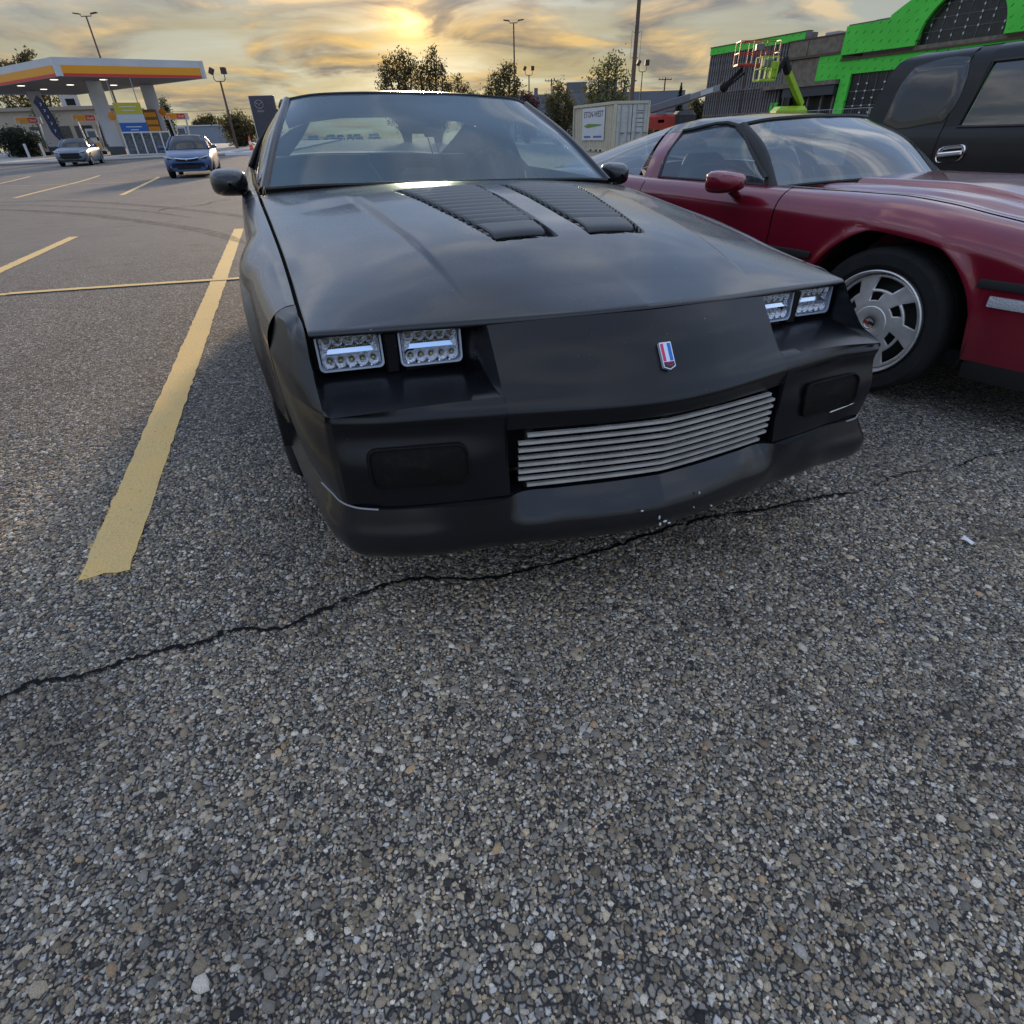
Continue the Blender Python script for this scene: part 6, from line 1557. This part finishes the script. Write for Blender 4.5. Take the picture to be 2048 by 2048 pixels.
for k in range(-3, 4):
    for z in (6.35, 6.7, 7.1, 7.45, 7.85, 8.2):
        if (k * .85) ** 2 + (z - AZ) ** 2 < (ARR - .2) ** 2 and RNG.random() < .8: m.box((ARC + k * .85 + (.4 if z in (6.35, 7.1, 7.85) else 0) * 0, .245, z - BZ), (.09, .02, .14))
m.build('tape_tab', tabm, aw, smooth=0)['kind'] = 'stuff'
bb('window_sill', ARC - ARR - .2, ARC + ARR + .2, 5.62, 5.95, -.06, .3, M_BRN); bb('string_course', 15.7, 36, 5.60, 5.70, -.14, .2, M_TRIM)
# lower storey: piers, glazing, entrance
for s0, s1, z0, z1 in ((13.5, 17.0, 4.34, 5.60), (16.1, 17.0, .1, 4.34), (13.5, 15.68, 5.61, 6.09), (17.0, 36, 4.62, 5.60), (20.9, 22.3, .1, 4.62), (27.5, 29, .1, 4.62), (33, 36, .1, 4.62), (9.0, 9.9, .1, 3.0)): bb('green_sheet', s0, s1, z0, z1, 0, .4, M_GRN)
for s0, s1 in ((17.0, 20.9), (22.3, 27.5), (29, 33)):
    g_ = bb('shop_window', s0, s1, .4, 4.62, .25, .3, M_PANE)
    for k in range(1, 5): s = s0 + (s1 - s0) * k / 5; bb('mullion', s - .03, s + .03, .4, 4.62, .19, .25, mat('grey_mullion', ()), g_)
    for z in (1.4, 2.4, 3.4): bb('mullion', s0, s1, z - .03, z + .03, .185, .245, mat('grey_mullion', ()), g_)
    m = MB()
    for k in range(1, 5):
        for z in (1.4, 1.9, 2.4, 2.9, 3.4, 3.9):
            if RNG.random() < .8: m.box((s0 + (s1 - s0) * k / 5, .175, z - BZ), (.16, .02, .10))
    m.build('tape_tab', tabm, g_, smooth=0)['kind'] = 'stuff'
en = bb('entrance_recess', 9.9, 16.1, .1, 4.3, 1.6, 1.7, M_PANE); bb('entrance_ceiling', 9.9, 16.1, 3.75, 4.3, .3, 1.6, M_DARK)
bb('entrance_ledge', 8.2, 16.0, 4.02, 4.34, -.5, .4, M_BRN); bb('entrance_sign_band', 10.5, 15.9, 3.3, 4.0, -.35, .2, mat('charcoal_band', (0.04, 0.042, 0.048), 0.5))
for s in (10.2, 11.6, 13.0, 14.4, 15.6): bb('entrance_post', s, s + .14, .1, 3.4, .2, .34, M_STUD)
bb('roof_deck', .1, 36, 7.0, 7.1, .45, 18, M_TRIM); bb('side_wall', -.02, .12, .1, 7.9, .1, 18, M_STUD)
for s0, s1, z1 in ((11.9, 13.3, 7.95), (16.6, 18.9, 8.25)): bb('rooftop_unit', s0, s1, 7.1, z1, 2.0, 4.0, mat('pale_roof_unit', (0.36, 0.35, 0.34), 0.7), bev=.05)
fn = empty('site_fence', (24.5, 55.0, float(gz(24.5, 55))), math.atan2(-.89155, .45293), 'temporary mesh fence panels in front of the shop window', 'fence')
gf = mat('galvanised_fence', (0.40, 0.41, 0.42), 0.5, 0.5)
for k in range(4):
    for x in (0, 2.9): MB().tube([(k * 3 + x, 0, 0), (k * 3 + x, 0, 1.95)], .025, 6).build('fence_post', gf, fn)
    for z in (.15, 1.05, 1.92): MB().tube([(k * 3, 0, z), (k * 3 + 2.9, 0, z)], .02, 6).build('fence_rail', gf, fn)
    m = MB()
    for i in range(1, 14): m.tube([(k * 3 + i * .207, 0, .15), (k * 3 + i * .207, 0, 1.92)], .004, 4, caps=False)
    m.build('fence_wires', gf, fn, smooth=0)['kind'] = 'stuff'

# ------------------------------------------------------------------ far buildings
wh = empty('warehouse', G(14, 111), 0, 'long grey warehouse with rooftop vents behind the trees', 'building'); wz = float(gz(14, 111))
MB().box((-2, 8, (6.35 - wz) / 2), (36, 16, 6.35 - wz)).build('wall', mat('grey_blue_cladding', (0.13, 0.15, 0.185), 0.7, var=0.08, vscale=0.2), wh)
for x, w_, h in ((-14, .5, .5), (-11.5, .4, .8), (-10.2, .5, .6), (-8.0, .6, .9), (-5.2, .35, 1.1), (-1.5, 3.2, 1.5), (3.6, 3.0, 1.6), (-3, .4, .7), (6.4, .5, .8)): MB().box((x, 1.5, 6.35 - wz + h / 2), (w_, 1.2, h), bev=.03).build('rooftop_vent', mat('grey_vent', (0.11, 0.12, 0.14), 0.7), wh)
for k in range(6): MB().box((-12 + k * 5.5, -.04, 1.6), (3.2, .08, 3.0)).build('loading_door', mat('pale_roller_door', (0.26, 0.27, 0.28), 0.7), wh)
hs = empty('pale_house', G(26.2, 96), rad(-20), 'small pale blue house at the left edge of the unfinished store', 'building')
MB().box((0, 2, 1.4), (5, 4, 2.8)).build('wall', mat('pale_blue_siding', (0.42, 0.48, 0.54), 0.8), hs); MB().prism([(-2.8, 2.8), (2.8, 2.8), (0, 3.9)], -.3, 4.3, 'y').build('roof', mat('grey_shingle', (0.16, 0.16, 0.17), 0.9), hs, smooth=0); MB().box((1.0, -.03, 1.2), (.9, .06, 2.0)).build('door', M_WHT, hs)
gb = empty('grey_shed', G(-42.0, 96), rad(8), 'low grey blue shed behind the rightmost fuel pump', 'building'); MB().box((0, 3, 1.1), (5.4, 6, 2.2)).build('wall', mat('grey_blue_shed', (0.20, 0.24, 0.30), 0.7), gb); MB().box((0, 3, 2.25), (5.6, 6.2, .14)).build('roof', M_WHT, gb); MB().box((3.9, 3, 1.0), (2.2, 5, 2.0)).build('annex', mat('beige_trim', ()), gb)
# row of parked cars on the horizon
def tiny(x, y, c, first=[None]):
    if first[0] is None:
        o = empty('distant_car', (0, 0, 0), 0)
        m = MB(); m.grid(arr([[(s * h, v, w) for s, w in ((-1, .3), (-1, .7), (-.9, .85), (0, .9), (.9, .85), (1, .7), (1, .3))] for v, h, d in ((0, .8, 0), (.2, .88, 0), (2, .9, 0), (4.2, .88, 0), (4.5, .8, 0)) for w_ in (0,)]), flip=False); m.prism([(-.8, .3), (.8, .3), (.8, .7), (.7, .85), (-.7, .85), (-.8, .7)], 0, .01, 'y')
        m.build('body', M_WHT, o); MB().box((0, .05, .45), (1.5, .2, .22), bev=.05).build('bumper', M_DARK, o)
        m = MB(); m.prism([(1.0, .85), (1.9, 1.42), (3.2, 1.42), (4.1, .88)], -.70, .70, 'x'); m.build('cabin', mat('far_car_glass', (0.05, 0.06, 0.07), 0.15), o, smooth=0)
        MB().box((0, 2.5, 1.44), (1.3, 1.5, .05), bev=.02).build('roof', M_WHT, o)
        for v in (.8, 3.6):
            for s in (-1, 1): MB().lathe([(.0, .1), (.32, .1), (.32, -.1), (0, -.1)], 14, (s * .8, v, .32), 'x').build('wheel', M_TYRE, o)
        first[0] = o
    else: o = copy_tree(first[0])
    o.location = G(x, y); o.rotation_euler = (0, 0, c)
    return tag(o, 'tiny white parked car in the far row on the horizon beyond the cones', 'car', 'cars parked along the far horizon')
for k in range(15): tiny(-74 + k * 2.75 + RNG.normal(0, .3), 198 + RNG.normal(0, 5), rad(19 + RNG.normal(0, 12)))

# ------------------------------------------------------------------ poles and wires
M_POLE = mat('brown_steel_pole', (0.10, 0.065, 0.05), 0.6, var=0.2, vscale=1)
M_DPOLE = mat('dark_steel_pole', (0.035, 0.030, 0.030), 0.6)
def pole_t(x, y, h, label, arm=1.0, m_=M_POLE, r=.09):
    o = empty('light_pole', G(x, y), 0, label, 'light pole', 'parking lot light poles'); z = h - float(gz(x, y))
    MB().tube([(0, 0, 0), (0, 0, z)], [r * 1.4, r * .8], 10).build('mast', m_, o)
    MB().tube([(-arm * .5, 0, z + .15), (-arm * .45, 0, z), (arm * .45, 0, z), (arm * .5, 0, z + .15)], .04, 6).build('arm', m_, o)
    for s in (-1, 1): MB().bar((s * arm * .5, 0, z + .18), (s * (arm * .5 + .65), 0, z + .26), .35, .08, bev=.02).build('lamp_head', M_DPOLE, o)
def pole_u(x, y, h, w, label, m_=M_POLE, r=.09, base=0):
    o = empty('flood_light_pole', G(x, y), 0, label, 'light pole', 'parking lot flood light poles'); z = h - float(gz(x, y))
    MB().tube([(0, 0, 0), (0, 0, z)], [r * 1.4, r * .8], 10).build('mast', m_, o)
    MB().tube([(-w / 2, 0, z + .45), (-w / 2, 0, z + .15), (-w / 3, 0, z), (w / 3, 0, z), (w / 2, 0, z + .15), (w / 2, 0, z + .45)], .035, 6).build('yoke', m_, o)
    MB().box((-w / 2 - .06, 0, z + .70), (.34, .34, .46), arr(Matrix.Rotation(rad(28), 3, 'Y')), .04).build('flood_lamp', M_DPOLE, o)
    MB().box((w / 2 + .02, 0, z + .70), (.42, .34, .46), None, .04).build('flood_lamp', M_DPOLE, o)
pole_t(-41.4, 75, 12.1, 'tall brown light pole with twin flat heads rising over the fuel canopy', 1.1)
pole_t(1.85, 80, 11.2, 'tall slim light pole with twin flat heads right of the sun', .9, M_DPOLE)
pole_u(-23.7, 60, 5.5, .95, 'flood light pole with twin lamps right of the fuel canopy')
pole_u(3.93, 90, 7.35, .9, 'flood light pole with twin lamps beside the tall slim pole', M_DPOLE)
pole_u(14.38, 70, 5.95, .75, 'flood light pole with twin lamps right of the thick dark pole', M_DPOLE, .06)
pole_u(-42.5, 110, 4.0, .8, 'distant flood light pole left of the leaning flood light pole', M_DPOLE, .08)
pole_u(-26.8, 88, 3.6, .9, 'small distant flood light pole just behind the leaning one', M_DPOLE, .07)
bigp = empty('banner_pole', G(8.87, 46.0), 0, 'thick dark pole with empty banner frame behind the cream container', 'light pole')
MB().tube([(0, 0, 0), (0, 0, 11.0)], [.16, .11], 12).build('mast', M_POLE, bigp)
m = MB(); m.tube([(-.28, 0, 4.9), (.32, 0, 4.9), (.32, 0, 6.25), (-.28, 0, 6.25)], .012, 5, closed=True); m.build('banner_frame', M_POLE, bigp)
for z in (4.95, 6.2): MB().bar((-.2, 0, z), (.2, 0, z), .03).build('frame_bracket', M_DPOLE, bigp)
bz = 11.0; MB().bar((-.9, 0, bz), (.9, 0, bz), .08).build('arm', M_POLE, bigp)
for s in (-1, 1): MB().box((s * 1.1, 0, bz + .05), (.6, .35, .1), bev=.02).build('lamp_head', M_DPOLE, bigp)
def util(x, y, h, label):
    o = empty('utility_pole', G(x, y), rad(12), label, 'utility pole', 'wooden utility poles'); z = h - float(gz(x, y))
    MB().tube([(0, 0, 0), (0, 0, z)], [.17, .12], 8).build('mast', M_DPOLE, o)
    for zz in (z - .3, z - 2.3): 
        c_ = MB().bar((-1.2, 0, zz), (1.2, 0, zz), .12).build('crossarm', M_DPOLE, o)
        for s in (-1.1, -.5, .5, 1.1): MB().tube([(s, 0, zz + .05), (s, 0, zz + .3)], .04, 6).build('insulator', M_DPOLE, c_)
util(9.12, 120, 8.9, 'wooden utility pole standing behind the warehouse vents'); util(28.7, 120, 8.6, 'wooden utility pole left of the dark spruce')
for k, (za, zb) in enumerate(((6.9, 6.6), (4.9, 4.6))):
    pts = [(x, 121 + k, za + (zb - za) * (x + 120) / 200 - .8 * math.sin(PI * ((x + 120) % 45) / 45)) for x in np.linspace(-120, 80, 80)]
    MB().tube(pts, .022, 4).build('power_line', M_DPOLE, label=('upper' if k == 0 else 'lower') + ' thin overhead power line crossing the sky low over the horizon', cat='power line', group='overhead power lines')

# ------------------------------------------------------------------ trees
def leafmat(name, c):
    m = bpy.data.materials.new(name); m.use_nodes = True
    t = m.node_tree; b = t.nodes['Principled BSDF']; N = NT(t)
    gi = N.n('ShaderNodeNewGeometry').outputs['Random Per Island']
    t.links.new(N.mix(gi, tuple(x * .55 for x in c), tuple(x * 1.5 for x in c)), b.inputs['Base Color']); b.inputs['Roughness'].default_value = .6
    tr = N.n('ShaderNodeBsdfTranslucent'); tr.inputs[0].default_value = (c[0] * 1.6, c[1] * 1.5, c[2] * .8, 1)
    mx = N.n('ShaderNodeMixShader'); mx.inputs[0].default_value = .4
    t.links.new(b.outputs[0], mx.inputs[1]); t.links.new(tr.outputs[0], mx.inputs[2]); t.links.new(mx.outputs[0], t.nodes['Material Output'].inputs[0])
    return m
M_LEAF = leafmat('aspen_leaf', (0.074, 0.068, 0.032)); M_LEAF2 = leafmat('dusty_leaf', (0.066, 0.076, 0.030)); M_SPR = leafmat('spruce_needle', (0.022, 0.032, 0.022)); M_PLUM = leafmat('plum_leaf', (0.050, 0.018, 0.022))
M_BARK = mat('grey_bark', (0.075, 0.06, 0.048), 0.95)
def tree(name, x, y, top, peaks, label, leaf=M_LEAF, n=3200, size=.20, bare=1.2, spread=.62, dens=1.0, seed=1, group='trees beyond the parking lot'):
    """peaks: (dx, height share, radius) of each leading stem"""
    rg = np.random.default_rng(seed); o = empty(name, G(x, y), 0, label, 'tree', group); H = top - float(gz(x, y))
    tr = MB(); tips = []
    for (dx, hs, r) in peaks:
        h = H * hs; pth = [(dx * .15, 0, 0), (dx * .5, rg.normal(0, .1), h * .35), (dx * .85, rg.normal(0, .15), h * .7), (dx, rg.normal(0, .15), h * .97)]
        P_ = cr(arr(pth), 5); tr.tube(P_, np.linspace(.035 * h ** .8 + .03, .015, len(P_)), 7)
        nb = int(16 * hs) + 4
        for k in range(nb):
            f = bare / h + (1 - bare / h) * (k + .5) / nb; i = min(int(f * (len(P_) - 1)), len(P_) - 2); p = P_[i] + (P_[i + 1] - P_[i]) * (f * (len(P_) - 1) - i)
            a = rg.random() * 2 * PI; ln = r * (math.sin(PI * min(.98, (f * .82 + .14))) ** .7) * rg.uniform(.55, 1.05)
            e = p + arr((math.cos(a) * ln, math.sin(a) * ln, ln * rg.uniform(.25, spread)))
            tr.tube([p, p + (e - p) * .5 + arr((0, 0, .06 * ln)), e], [.03 + .012 * ln, .02, .008], 5); tips += [(e, ln), (p + (e - p) * .6, ln * .8)]
        tips.append((P_[-1], r * .4))
    tr.build('trunk', M_BARK, o)
    n = int(n * 1.0); size = size * 1.05; dens = dens * 1.35
    ids = rg.integers(0, len(tips), n); C_ = arr([tips[i][0] for i in ids]); S_ = arr([max(.22, tips[i][1] * .30) for i in ids]) * dens
    c = C_ + rg.normal(0, 1, (n, 3)) * S_[:, None] * arr((1, 1, .85)); c[:, 2] = np.maximum(c[:, 2], .25)
    a1 = rg.normal(0, 1, (n, 3)); a1 /= np.linalg.norm(a1, axis=1)[:, None]; a2 = np.cross(a1, rg.normal(0, 1, (n, 3))); a2 /= np.linalg.norm(a2, axis=1)[:, None]
    sz = size * rg.uniform(.5, 1.25, n)[:, None]
    V_ = np.stack([c - a1 * sz, c + a2 * sz * .5, c + a1 * sz, c - a2 * sz * .5], 1).reshape(-1, 3)
    m = MB(); m.add(V_, [(4 * i, 4 * i + 1, 4 * i + 2, 4 * i + 3) for i in range(n)]); m.build('crown', leaf, o, smooth=0)
    return o
def spruce(x, y, top, r, label, seed=3):
    rg = np.random.default_rng(seed); o = empty('spruce_tree', G(x, y), 0, label, 'tree', 'trees beyond the parking lot'); H = top - float(gz(x, y))
    MB().tube([(0, 0, 0), (0, 0, H)], [.16, .02], 7).build('trunk', M_BARK, o); n = 2600
    f = rg.random(n) ** .7; z = H * (1 - f * .93); a = rg.random(n) * 2 * PI; lay = (np.floor(z * 2.2) % 2) * .12
    rr = r * f * (1 - lay) * np.sqrt(rg.random(n)); c = np.stack([rr * np.cos(a), rr * np.sin(a), z - rr * .28], 1)
    d = np.stack([np.cos(a), np.sin(a), np.full(n, -.3)], 1); s = np.cross(d, (0, 0, 1.0)); s /= np.linalg.norm(s, axis=1)[:, None]; sz = rg.uniform(.10, .24, n)[:, None]
    V_ = np.stack([c - d * sz, c + s * sz * .45, c + d * sz, c - s * sz * .45], 1).reshape(-1, 3)
    MB().add(V_, [(4 * i, 4 * i + 1, 4 * i + 2, 4 * i + 3) for i in range(n)]).build('crown', M_SPR, o, smooth=0)
tree('aspen_tree', -9.6, 70, 8.2, [(-1.9, .80, .8), (-1.3, .93, .8), (-.5, .95, .85), (.3, 1.0, .85), (1.0, .92, .8)], 'dense multi-stemmed tree left of centre behind the coupe roof', n=6500, size=.12, seed=4, bare=.8)
tree('aspen_tree', -6.6, 71, 8.4, [(-1.3, .84, .8), (-.5, .88, .75), (.3, 1.0, .95), (1.0, .84, .85), (1.6, .62, .7)], 'pointed leafy tree right beside the dense multi-stemmed tree', n=5800, size=.12, seed=5, bare=.8)
tree('aspen_tree', -3.9, 75, 6.5, [(-.5, 1.0, .7), (.1, .86, .7), (.9, .74, .6)], 'small conical tree just right of the pointed leafy tree', n=2300, size=.12, seed=6)
tree('round_tree', .4, 75, 7.4, [(-1.5, .72, .9), (-.8, .88, 1.05), (.2, .97, 1.1), (.9, 1.0, .9), (1.5, .78, .8)], 'round leafy tree partly behind the tall slim light pole', n=5200, size=.13, seed=7)
tree('open_tree', 9.6, 62, 6.7, [(-1.5, .70, .8), (-.8, .86, .9), (.1, .95, .9), (.9, 1.0, .8), (1.7, .78, .7)], 'airy tree with open branches left of the thick dark pole', M_LEAF2, n=2500, size=.12, seed=8, dens=1.15, bare=2.4)
tree('bushy_tree', 9.9, 60, 3.6, [(-1.6, .85, .8), (-.8, .95, .9), (.2, 1.0, .9), (1.1, .9, .8), (1.8, .8, .7)], 'low green bush at the foot of the airy tree', M_LEAF2, n=4500, size=.11, seed=9, bare=.2)
tree('aspen_tree', 5.5, 61, 4.75, [(-.9, .78, .7), (-.3, 1.0, .75), (.4, .82, .8), (.9, .66, .7)], 'dark upright tree left of the cream container', n=5000, size=.11, seed=10, bare=.3)
tree('plum_tree', 2.9, 72, 4.6, [(-.9, .85, .9), (0, 1, .9), (.9, .85, .8)], 'dark purple leafed tree behind the coupe right pillar', M_PLUM, n=3600, size=.12, seed=11, bare=.4)
tree('aspen_tree', -25.3, 65, 3.35, [(-1.0, .75, .7), (-.4, .97, .75), (.4, 1.0, .75), (1.1, .82, .7), (1.8, .62, .6)], 'dark tree at the foot of the leaning flood light pole', n=5200, size=.11, seed=12, bare=.15)
tree('round_tree', -50.0, 75, 9.6, [(-3.0, .80, 1.4), (-1.6, .9, 1.4), (-.2, .92, 1.4), (1.2, 1.0, 1.3), (2.3, .86, 1.1)], 'large tree rising behind the left end of the fuel canopy', n=7500, seed=13, size=.15, bare=1.5)
tree('poplar_tree', -46.1, 95, 6.4, [(0, 1.0, .6), (.35, .85, .6), (-.3, .75, .55)], 'narrow dark poplar right of the rightmost canopy column', M_SPR, n=3200, size=.12, seed=14, bare=.3)
tree('round_tree', -47.9, 112, 4.9, [(-2.0, .8, 1.1), (-.8, .95, 1.1), (.5, 1, 1.2), (2.0, .85, 1.1)], 'low tree clump above the grey blue shed', n=4200, size=.17, seed=15, bare=.4)
tree('bushy_tree', -38.3, 53.5, 2.2, [(-1.6, .95, .8), (-.6, 1, .8), (.4, .95, .8), (1.2, .85, .7)], 'dark clipped bush at the left edge below the canopy', M_SPR, n=6500, size=.09, seed=16, bare=.05)
tree('bushy_tree', -45.3, 68.0, 4.4, [(0, 1, .8), (.7, .8, .7)], 'green bush in front of the beige shop wall', M_LEAF2, n=2600, size=.11, seed=17, bare=.5)
spruce(23.7, 90, 6.1, 1.35, 'dark pointed spruce at the left of the unfinished store')
tree('round_tree', 26.4, 92, 4.2, [(0, 1, 1.2), (1.2, .9, 1.0)], 'leafy tree right of the dark spruce', n=2200, seed=18, bare=.5)
tree('round_tree', 18.9, 100, 4.3, [(0, 1, 1.3), (1.0, .85, 1.0)], 'small tree under the far utility pole', n=1800, seed=19, bare=.5)
